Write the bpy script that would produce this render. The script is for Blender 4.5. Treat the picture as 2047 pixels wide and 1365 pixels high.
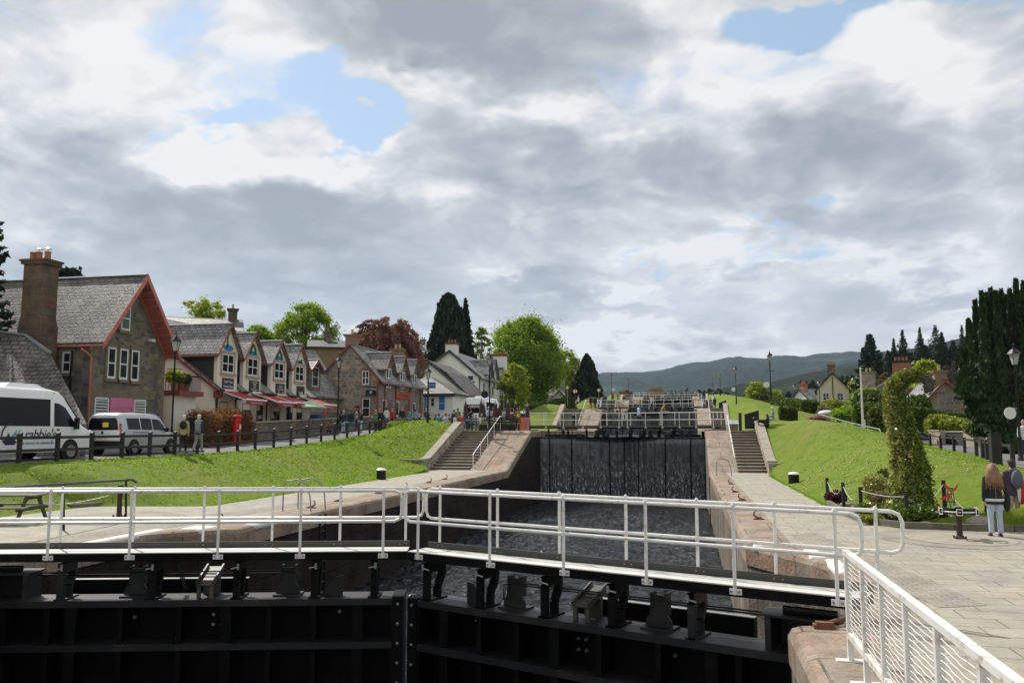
import bpy, math, random
import numpy as np
from mathutils import Vector, Matrix, noise as mnoise
random.seed(7); RNG=np.random.default_rng(7)
R=math.radians; pi=math.pi
S=bpy.context.scene
for o in list(bpy.data.objects): bpy.data.objects.remove(o)
COL=S.collection
# ------------------------------------------------------------ camera
CAMH=2.4; PITCH=R(6.2012); YAW=R(11.9766); FOC=1652.0
cd=bpy.data.cameras.new('camera'); cam=bpy.data.objects.new('camera',cd); COL.objects.link(cam)
cd.sensor_width=36.0; cd.lens=FOC/2047*36.0; cd.clip_end=30000; cd.clip_start=.1
cam.location=(0,0,CAMH); cam.rotation_euler=(pi/2+PITCH,0,YAW); S.camera=cam
def ray(x,y):
    u=(x-1023.5)/FOC; v=(682.5-y)/FOC
    fw=math.cos(PITCH)-v*math.sin(PITCH); up=math.sin(PITCH)+v*math.cos(PITCH)
    return Vector((-fw*math.sin(YAW)+u*math.cos(YAW), fw*math.cos(YAW)+u*math.sin(YAW), up))
def atZ(x,y,z): r=ray(x,y); t=(z-CAMH)/r.z; return Vector((r.x*t,r.y*t,z))
def atX(x,y,X): r=ray(x,y); t=X/r.x; return Vector((X,r.y*t,CAMH+r.z*t))
def atY(x,y,Y): r=ray(x,y); t=Y/r.y; return Vector((r.x*t,Y,CAMH+r.z*t))
def atD(x,y,D):
    r=ray(x,y); t=D/math.hypot(r.x,r.y); return Vector((r.x*t,r.y*t,CAMH+r.z*t))
# ------------------------------------------------------------ world: blue sky with broken cloud
SUN_AZ=R(-50); SUN_EL=R(47)
SV=Vector((math.sin(SUN_AZ)*math.cos(SUN_EL),math.cos(SUN_AZ)*math.cos(SUN_EL),math.sin(SUN_EL)))
W=bpy.data.worlds.new('World'); S.world=W; W.use_nodes=True
class NT:
    def __init__(s,t): s.t=t; s.n=t.nodes; s.l=t.links
    def new(s,ty,**k):
        n=s.n.new(ty)
        for a,b in k.items(): setattr(n,a,b)
        return n
    def put(s,sock,v):
        if hasattr(v,'is_output') or isinstance(v,bpy.types.NodeSocket): s.l.new(v,sock)
        else:
            try: sock.default_value=v
            except Exception: sock.default_value=tuple(v)+(1,) if len(v)==3 else v
    def math(s,op,a,b=None,c=None,clamp=False):
        n=s.new('ShaderNodeMath',operation=op,use_clamp=clamp); s.put(n.inputs[0],a)
        if b is not None: s.put(n.inputs[1],b)
        if c is not None: s.put(n.inputs[2],c)
        return n.outputs[0]
    def vmath(s,op,a,b=None,sc=None):
        n=s.new('ShaderNodeVectorMath',operation=op); s.put(n.inputs[0],a)
        if b is not None: s.put(n.inputs[1],b)
        if sc is not None: s.put(n.inputs['Scale'],sc)
        return n.outputs['Value'] if op in('DOT_PRODUCT','LENGTH','DISTANCE') else n.outputs[0]
    def ramp(s,fac,stops,interp='LINEAR'):
        n=s.new('ShaderNodeValToRGB'); r=n.color_ramp; r.interpolation=interp
        while len(r.elements)<len(stops): r.elements.new(.5)
        for e,(p,c) in zip(r.elements,stops):
            e.position=p; e.color=(c,c,c,1) if isinstance(c,(int,float)) else tuple(c)+(1,)
        s.put(n.inputs[0],fac); return n.outputs[0]
    def noise(s,vec,scale=1,detail=4,rough=.55,dist=0,lac=2.0,out=0):
        n=s.new('ShaderNodeTexNoise'); s.put(n.inputs['Vector'],vec)
        for k,v in (('Scale',scale),('Detail',detail),('Roughness',rough),('Distortion',dist),('Lacunarity',lac)): n.inputs[k].default_value=v
        return n.outputs[out]
    def mix(s,f,a,b,bt='MIX'):
        n=s.new('ShaderNodeMix',data_type='RGBA',blend_type=bt); s.put(n.inputs[0],f); s.put(n.inputs[6],a); s.put(n.inputs[7],b); return n.outputs[2]
    def smooth(s,v,a,b):
        n=s.new('ShaderNodeMapRange',interpolation_type='SMOOTHSTEP'); s.put(n.inputs[0],v); n.inputs[1].default_value=a; n.inputs[2].default_value=b; return n.outputs[0]
def make_world():
    T=NT(W.node_tree); T.n.clear()
    tc=T.new('ShaderNodeTexCoord'); d=tc.outputs['Generated']
    sky=T.new('ShaderNodeTexSky',sky_type='NISHITA',sun_disc=False,sun_elevation=SUN_EL,sun_rotation=SUN_AZ,air_density=1.0,dust_density=.6,ozone_density=1.2)
    b1=T.new('ShaderNodeBackground'); T.put(b1.inputs[0],T.mix(.45,sky.outputs[0],(3.9,5.2,6.2))); b1.inputs[1].default_value=.135
    sx=T.new('ShaderNodeSeparateXYZ'); T.put(sx.inputs[0],d)
    z=T.math('MAXIMUM',sx.outputs[2],0.0); k=T.math('ADD',z,.30)
    cv=T.new('ShaderNodeCombineXYZ'); T.put(cv.inputs[0],T.math('DIVIDE',sx.outputs[0],k)); T.put(cv.inputs[1],T.math('DIVIDE',sx.outputs[1],k)); T.put(cv.inputs[2],T.math('MULTIPLY',z,1.2))
    p=cv.outputs[0]
    warp=T.vmath('SCALE',T.vmath('SUBTRACT',T.noise(p,2.2,3,.55,out=1),(.5,.5,.5)),sc=.30); pw=T.vmath('ADD',p,warp)
    def puff(v,sc,det=1):   # rounded cauliflower lobes
        o=T.new('ShaderNodeTexVoronoi'); o.feature='F1'; T.put(o.inputs['Vector'],v); o.inputs['Scale'].default_value=sc
        try: o.inputs['Detail'].default_value=det; o.inputs['Roughness'].default_value=.6
        except Exception: pass
        return T.math('SUBTRACT',1,o.outputs['Distance'])
    pf=puff(pw,4.2,1.5)
    off=tuple(Vector((SV.x,SV.y,0)).normalized()*.05)
    n0=T.noise(pw,1.9,7,.56,0); n1=T.math('ADD',T.math('MULTIPLY',n0,.84),T.math('MULTIPLY',pf,.16)); n1s=T.noise(T.vmath('ADD',pw,off),1.9,4,.56,0)
    dw=T.vmath('ADD',d,T.vmath('SCALE',T.vmath('SUBTRACT',T.noise(p,3.6,4,.62,out=1),(.5,.5,.5)),sc=.20))
    # tangent coordinates of the sky seen up the glen
    FW=Vector((-math.sin(YAW),math.cos(YAW),.2)).normalized(); RT=Vector((math.cos(YAW),math.sin(YAW),0)); UP=RT.cross(FW)
    fw=T.math('MAXIMUM',T.vmath('DOT_PRODUCT',dw,tuple(FW)),.05); c2=T.new('ShaderNodeCombineXYZ')
    T.put(c2.inputs[0],T.math('DIVIDE',T.vmath('DOT_PRODUCT',dw,tuple(RT)),fw)); T.put(c2.inputs[1],T.math('DIVIDE',T.vmath('DOT_PRODUCT',dw,tuple(UP)),fw)); tq=c2.outputs[0]
    def blob(px,py,rad,rady=None):
        r=ray(px,py).normalized(); f=r.dot(FW); v=T.vmath('SUBTRACT',tq,(r.dot(RT)/f,r.dot(UP)/f,0)); v=T.vmath('MULTIPLY',v,(1/R(rad),1/R(rady or rad),0))
        return T.math('EXPONENT',T.math('MULTIPLY',T.vmath('DOT_PRODUCT',v,v),-1))
    def add(l):
        o=None
        for a_,w in l:
            t=T.math('MULTIPLY',blob(*a_),w); o=t if o is None else T.math('ADD',o,t)
        return o
    holes=add([((700,250,3.6,1.7),.40),((610,180,1.8,1.6),.24),((470,260,2.2,1.4),.22),((330,60,1.6,2.2),.12),((520,150,3.5,3.5),.08),((1650,50,2.9,1.3),.42),((1560,30,2.5,1.5),.2),((1860,10,6,1.6),.20),((1610,505,4.5,1.2),.20),((1240,527,2.2,.9),.18),((760,295,2.2,1),.2),((400,270,3,.8),.10)])
    fill=add([((900,60,9,4),.14),((1300,330,14,4),.16),((300,470,12,5),.14),((800,480,12,4),.12),((1800,300,9,5),.13),((250,130,5,4),.08),((1100,640,20,2.2),.10)])
    cov=T.math('ADD',T.math('SUBTRACT',n1,holes),T.math('ADD',fill,T.math('ADD',.155,T.math('MULTIPLY',T.smooth(z,.30,.02),.16))))
    alpha=T.smooth(cov,.405,.575)
    thick=T.smooth(cov,.56,.86)
    lit=T.math('SUBTRACT',n0,n1s)
    dark=add([((860,70,8,3.4),.62),((1250,60,6,2.5),.30),((1380,300,10,3.0),.42),((1750,330,7,3.0),.22),((420,440,9,2.6),.42),((700,420,7,1.8),.22),((1080,590,4,1.2),.42),((1520,560,3,1.0),.32),((620,560,9,1.2),.26),((110,330,5,1.5),.30),((1600,440,8,1.3),.18),((900,650,8,1.0),.18),((230,260,3,1.5),.16),((170,560,6,1.5),.3),((1900,580,5,1.5),.22)])
    brt=add([((200,120,6,4),.35),((480,230,3.4,1.6),.45),((830,180,3.0,1.0),.5),((560,330,7,1.3),.42),((1000,225,6,1.2),.4),((1180,190,4,1.2),.35),((1500,120,6,1.5),.38),((1800,150,6,3),.30),((370,330,2,1.4),.4),((140,450,3.5,1.2),.3),((1230,585,2.2,.8),.55),((1400,525,6,.8),.32),((1850,520,5,1),.3),((1250,690,12,1.4),.40),((700,700,14,1.2),.2),((1900,640,6,1),.3),((950,395,7,.9),.22),((1000,560,3,.6),.3)])
    n2=T.noise(pw,6,5,.66,0); n3=pf; fade=T.smooth(z,.02,.30)
    g=T.math('ADD',T.math('MULTIPLY',thick,-.30),T.math('MULTIPLY',T.math('MULTIPLY',lit,2.6),T.math('ADD',fade,.2)))
    g=T.math('ADD',g,T.math('SUBTRACT',brt,T.math('MULTIPLY',dark,.72)))
    g=T.math('ADD',g,T.math('MULTIPLY',T.math('ADD',fade,.35),T.math('ADD',T.math('MULTIPLY',T.math('SUBTRACT',n2,.5),.42),T.math('MULTIPLY',T.math('SUBTRACT',n3,.55),.22))))
    g=T.math('ADD',g,.86); g=T.math('ADD',T.math('MULTIPLY',T.math('SUBTRACT',g,.62),1.28),.60)
    colc=T.ramp(g,[(0,(.35,.375,.405)),(.25,(.445,.47,.50)),(.5,(.58,.60,.62)),(.78,(.80,.805,.81)),(1,(1.0,.985,.96))])
    b2=T.new('ShaderNodeBackground'); T.put(b2.inputs[0],colc); b2.inputs[1].default_value=.93
    mx=T.new('ShaderNodeMixShader'); T.put(mx.inputs[0],alpha); T.l.new(b1.outputs[0],mx.inputs[1]); T.l.new(b2.outputs[0],mx.inputs[2])
    out=T.new('ShaderNodeOutputWorld'); T.l.new(mx.outputs[0],out.inputs[0])
make_world()
W.cycles.sampling_method='MANUAL'; W.cycles.sample_map_resolution=512
sl=bpy.data.lights.new('sun','SUN'); sl.energy=4.9; sl.angle=R(.6); sl.color=(1,.95,.87)
so=bpy.data.objects.new('sun',sl); COL.objects.link(so); so.rotation_euler=SV.to_track_quat('Z','Y').to_euler()
S.view_settings.view_transform='Standard'; S.view_settings.look='None'; S.view_settings.exposure=0.0; S.view_settings.gamma=1
try: S.view_settings.use_curve_mapping=False
except Exception: pass
S.cycles.max_bounces=6; S.cycles.transparent_max_bounces=12; S.cycles.volume_bounces=1
# ------------------------------------------------------------ object helpers
ORG={}
def tag(o,label=None,cat=None,group=None,kind=None):
    for k,v in (('label',label),('category',cat),('group',group),('kind',kind)):
        if v: o[k]=v
    return o
def thing(name,label,cat,loc=(0,0,0),group=None):
    o=bpy.data.objects.new(name,None); o.empty_display_size=.2; COL.objects.link(o); o.location=loc
    ORG[o.name]=Vector(loc); return tag(o,label,cat,group)
def link_mesh(name,me,mat,parent=None,org=None):
    if mat is not None:
        for m in (mat if isinstance(mat,(list,tuple)) else [mat]): me.materials.append(m)
    o=bpy.data.objects.new(name,me); COL.objects.link(o)
    if parent is not None:
        off=ORG.get(parent.name,Vector((0,0,0))); o.parent=parent; ORG[o.name]=off
        if off.length>1e-9: me.transform(Matrix.Translation(-off))
    elif org is not None:
        me.transform(Matrix.Translation(-Vector(org))); o.location=org; ORG[o.name]=Vector(org)
    else: ORG[o.name]=Vector((0,0,0))
    return o
def dup(root,loc,rz=None,label=None,scale=None):
    c=root.copy(); COL.objects.link(c); c.location=loc
    if rz is not None: c.rotation_euler=(0,0,rz)
    if scale: c.scale=(scale,)*3
    if label: c['label']=label
    def rec(a,b):
        for ch in list(a.children):
            d=ch.copy(); COL.objects.link(d); d.parent=b; rec(ch,d)
    rec(root,c); return c
def basis(d):
    d=Vector(d).normalized(); a=Vector((0,0,1)) if abs(d.z)<.9 else Vector((1,0,0))
    u=d.cross(a).normalized(); return u,d.cross(u).normalized(),d
class MB:
    def __init__(s): s.v=[]; s.f=[]; s.mi=[]; s.m=0
    def add(s,vs,fs):
        b=len(s.v); s.v+= [tuple(p) for p in vs]; s.f+=[tuple(b+i for i in f) for f in fs]; s.mi+=[s.m]*len(fs); return s
    def hexa(s,p): return s.add(p,[(0,3,2,1),(4,5,6,7),(0,1,5,4),(1,2,6,5),(2,3,7,6),(3,0,4,7)])
    def box(s,x0,x1,y0,y1,z0,z1):
        x0,x1=min(x0,x1),max(x0,x1); y0,y1=min(y0,y1),max(y0,y1); z0,z1=min(z0,z1),max(z0,z1)
        return s.hexa([(x0,y0,z0),(x1,y0,z0),(x1,y1,z0),(x0,y1,z0),(x0,y0,z1),(x1,y0,z1),(x1,y1,z1),(x0,y1,z1)])
    def beam(s,p,q,w,h,up=(0,0,1)):   # box from p to q, w sideways, h along up
        p,q=Vector(p),Vector(q); d=(q-p).normalized(); sd=d.cross(Vector(up))
        sd=Vector((1,0,0)) if sd.length<1e-4 else sd.normalized(); u=sd.cross(d).normalized(); a=sd*w/2; b=u*h/2
        return s.hexa([p-a-b,p+a-b,q+a-b,q-a-b,p-a+b,p+a+b,q+a+b,q-a+b])
    def tube(s,pts,r,n=8,caps=True):
        pts=[Vector(p) for p in pts]; rs=r if isinstance(r,(list,tuple)) else [r]*len(pts); rings=[]; u0=None; b=len(s.v)
        for i,p in enumerate(pts):
            d=(pts[min(i+1,len(pts)-1)]-pts[max(i-1,0)])
            if d.length<1e-9: d=Vector((0,0,1))
            d.normalize()
            if u0 is None: u,w,_=basis(d)
            else:
                u=(u0-d*u0.dot(d))
                u=basis(d)[0] if u.length<1e-5 else u.normalized()
                w=d.cross(u)
            u0=u
            for k in range(n):
                a=2*pi*k/n; s.v.append(tuple(p+(u*math.cos(a)+w*math.sin(a))*rs[i]))
        for i in range(len(pts)-1):
            for k in range(n):
                k2=(k+1)%n; s.f.append((b+i*n+k,b+i*n+k2,b+(i+1)*n+k2,b+(i+1)*n+k)); s.mi.append(s.m)
        if caps:
            s.f.append(tuple(b+k for k in reversed(range(n)))); s.f.append(tuple(b+(len(pts)-1)*n+k for k in range(n))); s.mi+=[s.m]*2
        return s
    def lathe(s,c,prof,n=16,axis='z'):
        c=Vector(c); vs=[]; fs=[]; m=len(prof)
        for r,z in prof:
            for k in range(n):
                a=2*pi*k/n; q=(r*math.cos(a),r*math.sin(a),z)
                if axis=='x': q=(q[2],q[0],q[1])
                if axis=='y': q=(q[0],q[2],q[1])
                vs.append(c+Vector(q))
        for i in range(m-1):
            for k in range(n): k2=(k+1)%n; fs.append((i*n+k,i*n+k2,(i+1)*n+k2,(i+1)*n+k))
        fs.append(tuple(reversed(range(n)))); fs.append(tuple((m-1)*n+k for k in range(n)))
        return s.add(vs,fs)
    def ell(s,c,rx,ry,rz,n=10,m=7,rot=None):
        c=Vector(c); vs=[]; fs=[]
        for i in range(m+1):
            t=pi*i/m
            for k in range(n):
                a=2*pi*k/n; q=Vector((rx*math.sin(t)*math.cos(a),ry*math.sin(t)*math.sin(a),rz*math.cos(t)))
                if rot is not None: q=rot@q
                vs.append(c+q)
        for i in range(m):
            for k in range(n): k2=(k+1)%n; fs.append((i*n+k,(i+1)*n+k,(i+1)*n+k2,i*n+k2))
        return s.add(vs,fs)
    def prism(s,poly,a,b):  # two matching point loops (a(p), b(p) map 2-D points to 3-D)
        n=len(poly); vs=[a(p) for p in poly]+[b(p) for p in poly]
        return s.add(vs,[tuple(reversed(range(n))),tuple(range(n,2*n))]+[(i,(i+1)%n,n+(i+1)%n,n+i) for i in range(n)])
    def slab(s,poly3,t):   # polygon given thickness t along -normal
        P=[Vector(p) for p in poly3]; nn=(P[1]-P[0]).cross(P[2]-P[0]).normalized()*t; n=len(P)
        return s.add(P+[p-nn for p in P],[tuple(range(n)),tuple(reversed(range(n,2*n)))]+[(i,n+i,n+(i+1)%n,(i+1)%n) for i in range(n)])
    def grid(s,P):   # P[i][j]
        n,m=len(P),len(P[0]); return s.add([q for r in P for q in r],[(i*m+j,i*m+j+1,(i+1)*m+j+1,(i+1)*m+j) for i in range(n-1) for j in range(m-1)])
    def build(s,name,mat,parent=None,smooth=False,label=None,cat=None,group=None,kind=None,org=None,uv=True,fix=True):
        me=bpy.data.meshes.new(name); me.from_pydata(s.v,[],s.f)
        if isinstance(mat,(list,tuple)):
            me.polygons.foreach_set('material_index',s.mi)
        if fix:
            import bmesh
            bm=bmesh.new(); bm.from_mesh(me); bmesh.ops.recalc_face_normals(bm,faces=bm.faces); bm.to_mesh(me); bm.free()
        if uv and len(s.f)<60000: autouv(me)
        if smooth:
            me.polygons.foreach_set('use_smooth',[True]*len(me.polygons))
            if smooth!='all':
                try: me.set_sharp_from_angle(angle=R(40))
                except Exception: pass
        me.update(); o=link_mesh(name,me,mat,parent,org); return tag(o,label,cat,group,kind)
def autouv(me):
    uv=me.uv_layers.new(name='UVMap'); nl=len(me.loops); data=np.zeros((nl,2),np.float32)
    co=np.empty(len(me.vertices)*3,np.float32); me.vertices.foreach_get('co',co); co=co.reshape(-1,3)
    for p in me.polygons:
        n=p.normal; li=range(p.loop_start,p.loop_start+p.loop_total); c=co[[me.loops[i].vertex_index for i in li]]
        if abs(n.z)>.92: data[p.loop_start:p.loop_start+p.loop_total]=c[:,:2]
        else:
            t=Vector((-n.y,n.x,0)).normalized(); b=n.cross(t)
            data[p.loop_start:p.loop_start+p.loop_total,0]=c@np.array(t,np.float32); data[p.loop_start:p.loop_start+p.loop_total,1]=c@np.array(b,np.float32)
    uv.data.foreach_set('uv',data.ravel())
def quads_mesh(name,Q):  # Q: N x k x 3 array
    N,k=Q.shape[:2]; me=bpy.data.meshes.new(name); me.vertices.add(N*k); me.vertices.foreach_set('co',Q.reshape(-1).astype(np.float32))
    me.loops.add(N*k); me.loops.foreach_set('vertex_index',np.arange(N*k,dtype=np.int32)); me.polygons.add(N)
    me.polygons.foreach_set('loop_start',np.arange(0,N*k,k,dtype=np.int32))
    try: me.polygons.foreach_set('loop_total',np.full(N,k,np.int32))
    except Exception: pass
    me.update(calc_edges=True); return me
# ------------------------------------------------------------ materials
MC={}
def base_mat(name):
    m=bpy.data.materials.new(name); m.use_nodes=True; T=NT(m.node_tree); T.n.clear()
    b=T.new('ShaderNodeBsdfPrincipled'); o=T.new('ShaderNodeOutputMaterial'); T.l.new(b.outputs[0],o.inputs[0]); tc=T.new('ShaderNodeTexCoord')
    MC[name]=m; return m,T,b,tc
def bump(T,b,h,strength=.3,dist=.02):
    n=T.new('ShaderNodeBump'); n.inputs['Strength'].default_value=strength; n.inputs['Distance'].default_value=dist; T.put(n.inputs['Height'],h); T.l.new(n.outputs[0],b.inputs['Normal'])
def mat(name,col,rough=.6,metal=0,var=.18,scale=2.5,dirt=0,bmp=.1,spec=None,dcol=(.08,.06,.045),dscale=1.2):
    if name in MC: return MC[name]
    m,T,b,tc=base_mat(name); P=tc.outputs['Object']
    n=T.noise(P,scale,6,.6); n2=T.noise(P,scale*9,3,.6)
    f=T.math('ADD',T.math('MULTIPLY',n,.7),T.math('MULTIPLY',n2,.3))
    lo=tuple(c*(1-var*1.6) for c in col); hi=tuple(min(1,c*(1+var*1.3)) for c in col)
    c=T.ramp(f,[(.3,lo),(.5,col),(.7,hi)])
    if dirt>0: c=T.mix(T.math('MULTIPLY',T.smooth(T.noise(P,dscale,7,.7,.4),.5,.72),dirt),c,dcol)
    T.put(b.inputs['Base Color'],c); b.inputs['Metallic'].default_value=metal
    T.put(b.inputs['Roughness'],T.math('ADD',rough-.08,T.math('MULTIPLY',n,.16)))
    if spec is not None: b.inputs['Specular IOR Level'].default_value=spec
    if bmp>0: bump(T,b,n2,bmp,.01)
    return m
def brick(name,c1,c2,mortar,bw,rh,ms=.015,offset=.5,rough=.85,var=.35,bmp=.5,squash=1,dist=.02,stain=0,dcol=(.03,.03,.03),warp=.0,third=None,streak=None):
    if name in MC: return MC[name]
    m,T,b,tc=base_mat(name); uv=tc.outputs['UV']
    if warp: uv=T.vmath('ADD',uv,T.vmath('SCALE',T.vmath('SUBTRACT',T.noise(uv,1.7/bw*.5,2,.5,out=1),(.5,.5,.5)),sc=warp))
    t=T.new('ShaderNodeTexBrick'); T.put(t.inputs['Vector'],uv); t.offset=offset; t.squash=squash
    T.put(t.inputs['Color1'],c1+(1,)); T.put(t.inputs['Color2'],c2+(1,)); T.put(t.inputs['Mortar'],mortar+(1,))
    for k,v in (('Scale',1),('Mortar Size',ms),('Mortar Smooth',.2),('Bias',0),('Brick Width',bw),('Row Height',rh)): t.inputs[k].default_value=v
    P=tc.outputs['Object']; n=T.noise(P,1.3,7,.65); n2=T.noise(P,14,4,.6)
    c=t.outputs[0]
    if third:
        wn=T.new('ShaderNodeTexVoronoi'); T.put(wn.inputs['Vector'],uv); wn.inputs['Scale'].default_value=1/(bw*1.3); sp=T.new('ShaderNodeSeparateColor'); T.put(sp.inputs[0],wn.outputs['Color'])
        c=T.mix(T.math('MULTIPLY',T.math('GREATER_THAN',sp.outputs[0],.72),T.math('SUBTRACT',1,t.outputs[1])),c,third)
    c=T.mix(1,c,T.ramp(n,[(.3,1-var),(.7,1+var*.4)]),'MULTIPLY'); c=T.mix(1,c,T.ramp(n2,[(.3,1-var*.6),(.7,1+var*.3)]),'MULTIPLY')
    if stain: c=T.mix(T.math('MULTIPLY',T.smooth(T.noise(P,.7,6,.7,.5),.46,.66),stain),c,dcol)
    if streak:
        mp=T.new('ShaderNodeMapping'); T.put(mp.inputs[0],P); mp.inputs['Scale'].default_value=(3.5,3.5,.28); sk=T.noise(mp.outputs[0],1,5,.65,.3); c=T.mix(T.math('MULTIPLY',T.smooth(sk,.5,.66),.7),c,streak); c=T.mix(T.math('MULTIPLY',T.smooth(sk,.46,.32),.6),c,(.06,.045,.03))
    T.put(b.inputs['Base Color'],c); b.inputs['Roughness'].default_value=rough
    h=T.math('ADD',T.math('MULTIPLY',t.outputs[1],-1),T.math('MULTIPLY',n2,.5)); bump(T,b,h,bmp,dist); return m
def rubble(name,cols,mortar,bw=.5,rh=.26,mw=.05,var=.35,bmp=.8):
    """random rubble: stretched cells with their own tone, raised from pale joints"""
    if name in MC: return MC[name]
    m,T,b,tc=base_mat(name); mp=T.new('ShaderNodeMapping'); T.put(mp.inputs[0],tc.outputs['UV']); mp.inputs['Scale'].default_value=(1/bw,1/rh,1)
    uv=T.vmath('ADD',mp.outputs[0],T.vmath('SCALE',T.vmath('SUBTRACT',T.noise(mp.outputs[0],2.2,2,.5,out=1),(.5,.5,.5)),sc=.18))
    c_=T.new('ShaderNodeTexVoronoi',voronoi_dimensions='2D'); T.put(c_.inputs['Vector'],uv); c_.inputs['Scale'].default_value=1; c_.inputs['Randomness'].default_value=.78
    e=T.new('ShaderNodeTexVoronoi',voronoi_dimensions='2D',feature='DISTANCE_TO_EDGE'); T.put(e.inputs['Vector'],uv); e.inputs['Scale'].default_value=1; e.inputs['Randomness'].default_value=.78
    sp=T.new('ShaderNodeSeparateColor'); T.put(sp.inputs[0],c_.outputs['Color']); n=len(cols)
    col=T.ramp(sp.outputs[0],[(i/n,cc) for i,cc in enumerate(cols)],'CONSTANT'); P=tc.outputs['Object']; n1=T.noise(P,1.1,6,.65); n2=T.noise(P,13,4,.6)
    col=T.mix(1,col,T.ramp(sp.outputs[1],[(0,.75),(1,1.2)]),'MULTIPLY'); col=T.mix(1,col,T.ramp(n2,[(.3,1-var*.6),(.7,1+var*.3)]),'MULTIPLY')
    j=T.smooth(e.outputs[0],mw*.6,mw*1.6); col=T.mix(j,mortar,col); col=T.mix(1,col,T.ramp(n1,[(.3,1-var),(.7,1+var*.4)]),'MULTIPLY')
    T.put(b.inputs['Base Color'],col); b.inputs['Roughness'].default_value=.92; bump(T,b,T.math('ADD',T.math('MULTIPLY',j,.8),T.math('MULTIPLY',n2,.5)),bmp,.03); return m
def leafmat(name,col,col2=None,trans=.35,rough=.55,gl=.3):
    if name in MC: return MC[name]
    m,T,b,tc=base_mat(name); g=T.new('ShaderNodeNewGeometry'); col2=col2 or tuple(c*.55 for c in col)
    f=T.math('ADD',T.math('MULTIPLY',g.outputs['Random Per Island'],.6),T.math('MULTIPLY',T.noise(tc.outputs['Object'],.5,3,.5),.5))
    c=T.ramp(f,[(.15,col2),(.5,col),(.9,tuple(min(1,x*1.45) for x in col))])
    T.put(b.inputs['Base Color'],c); b.inputs['Roughness'].default_value=rough; b.inputs['Specular IOR Level'].default_value=gl
    tr=T.new('ShaderNodeBsdfTranslucent'); T.put(tr.inputs[0],T.mix(1,c,(1.25,1.3,.6),'MULTIPLY')); mx=T.new('ShaderNodeMixShader'); mx.inputs[0].default_value=trans
    T.l.new(b.outputs[0],mx.inputs[1]); T.l.new(tr.outputs[0],mx.inputs[2]); o=[n for n in T.n if n.type=='OUTPUT_MATERIAL'][0]; T.l.new(mx.outputs[0],o.inputs[0]); return m
WHITE=mat('white_paint',(.78,.77,.74),.35,var=.04,scale=3,dirt=.75,dcol=(.45,.33,.22),dscale=7,bmp=.03)
WHITEF=mat('white_fence_paint',(.76,.75,.71),.4,var=.05,scale=4,dirt=.95,dcol=(.40,.23,.12),dscale=6,bmp=.06)
UPVC=mat('white_window_frame',(.72,.74,.76),.35,var=.04,bmp=0)
BLK=mat('black_steel',(.0032,.0033,.0035),.6,var=.4,scale=2,dirt=.35,dcol=(.02,.018,.015),dscale=1.6,bmp=.15,spec=.12)
BLKT=mat('black_steel_ledge',(.010,.010,.011),.5,var=.35,scale=3,dirt=.6,dcol=(.05,.042,.032),bmp=.1,spec=.4)
BLKP=mat('black_painted_iron',(.009,.009,.009),.45,var=.3,bmp=.05,spec=.35)
BLKW=mat('black_stained_timber',(.02,.018,.016),.7,var=.4,bmp=.2)
GALV=mat('galvanised_steel',(.30,.30,.29),.5,metal=.5,var=.2,bmp=.05)
RUST=mat('rusty_iron',(.16,.07,.035),.8,var=.4,bmp=.3)
DECK=mat('pale_deck_grating',(.66,.65,.60),.55,var=.06,dirt=.3,dcol=(.4,.36,.3),bmp=.05)
SAND=mat('pale_sandstone',(.34,.30,.24),.9,var=.2,scale=3,dirt=.3,dcol=(.16,.14,.11),bmp=.4)
SANDR=mat('red_sandstone_block',(.42,.25,.18),.9,var=.22,scale=2,dirt=.35,dcol=(.22,.17,.14),bmp=.5)
COPE=brick('red_coping_stone',(.365,.245,.17),(.32,.255,.195),(.11,.09,.07),1.3,1.2,.014,rough=.9,var=.5,bmp=1,dist=.04,stain=.9,dcol=(.33,.30,.25))
WPAINT=mat('white_painted_stone',(.68,.66,.62),.8,var=.1,scale=6,dirt=.85,dcol=(.2,.13,.1),dscale=3,bmp=.5)
LOCKR=brick('sunlit_lime_streaked_masonry',(.20,.165,.13),(.15,.125,.10),(.05,.042,.035),.95,.48,.016,rough=.85,var=.5,bmp=1,dist=.06,stain=.4,dcol=(.10,.075,.05),warp=.06,streak=(.42,.38,.31))  # sunlight on the right wall put into the pale base, under lime streaks
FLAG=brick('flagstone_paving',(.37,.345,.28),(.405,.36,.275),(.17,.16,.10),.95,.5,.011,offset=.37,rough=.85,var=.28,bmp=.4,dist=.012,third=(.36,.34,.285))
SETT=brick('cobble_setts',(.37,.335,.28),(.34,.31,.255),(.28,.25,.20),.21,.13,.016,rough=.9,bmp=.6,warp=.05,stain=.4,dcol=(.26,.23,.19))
LOCKW=brick('shaded_lock_masonry',(.036,.028,.023),(.025,.02,.017),(.01,.008,.007),.95,.48,.018,rough=.7,var=.6,bmp=.9,dist=.06,stain=.35,dcol=(.055,.045,.035),warp=.05)  # near-black base: the left wall's shade put into the colour
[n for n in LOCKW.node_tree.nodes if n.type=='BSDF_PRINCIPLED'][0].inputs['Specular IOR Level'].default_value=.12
ASPH=mat('asphalt',(.155,.152,.15),.9,var=.12,scale=1.2,bmp=.25)
PAVE=mat('concrete_pavement',(.30,.29,.28),.9,var=.12,scale=2,bmp=.2)
GRAV=mat('brown_earth',(.16,.12,.08),.95,var=.3,scale=5,bmp=.6)
SLATE=brick('grey_slate',(.42,.41,.40),(.25,.247,.25),(.035,.034,.035),.38,.26,.022,rough=.62,var=.55,bmp=1,dist=.05,stain=.3,dcol=(.30,.28,.25))
SLATEB=brick('brown_mossy_slate',(.21,.18,.16),(.11,.098,.09),(.022,.02,.018),.44,.27,.03,rough=.5,var=.6,bmp=1,dist=.06,stain=.45,dcol=(.33,.29,.25))
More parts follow.
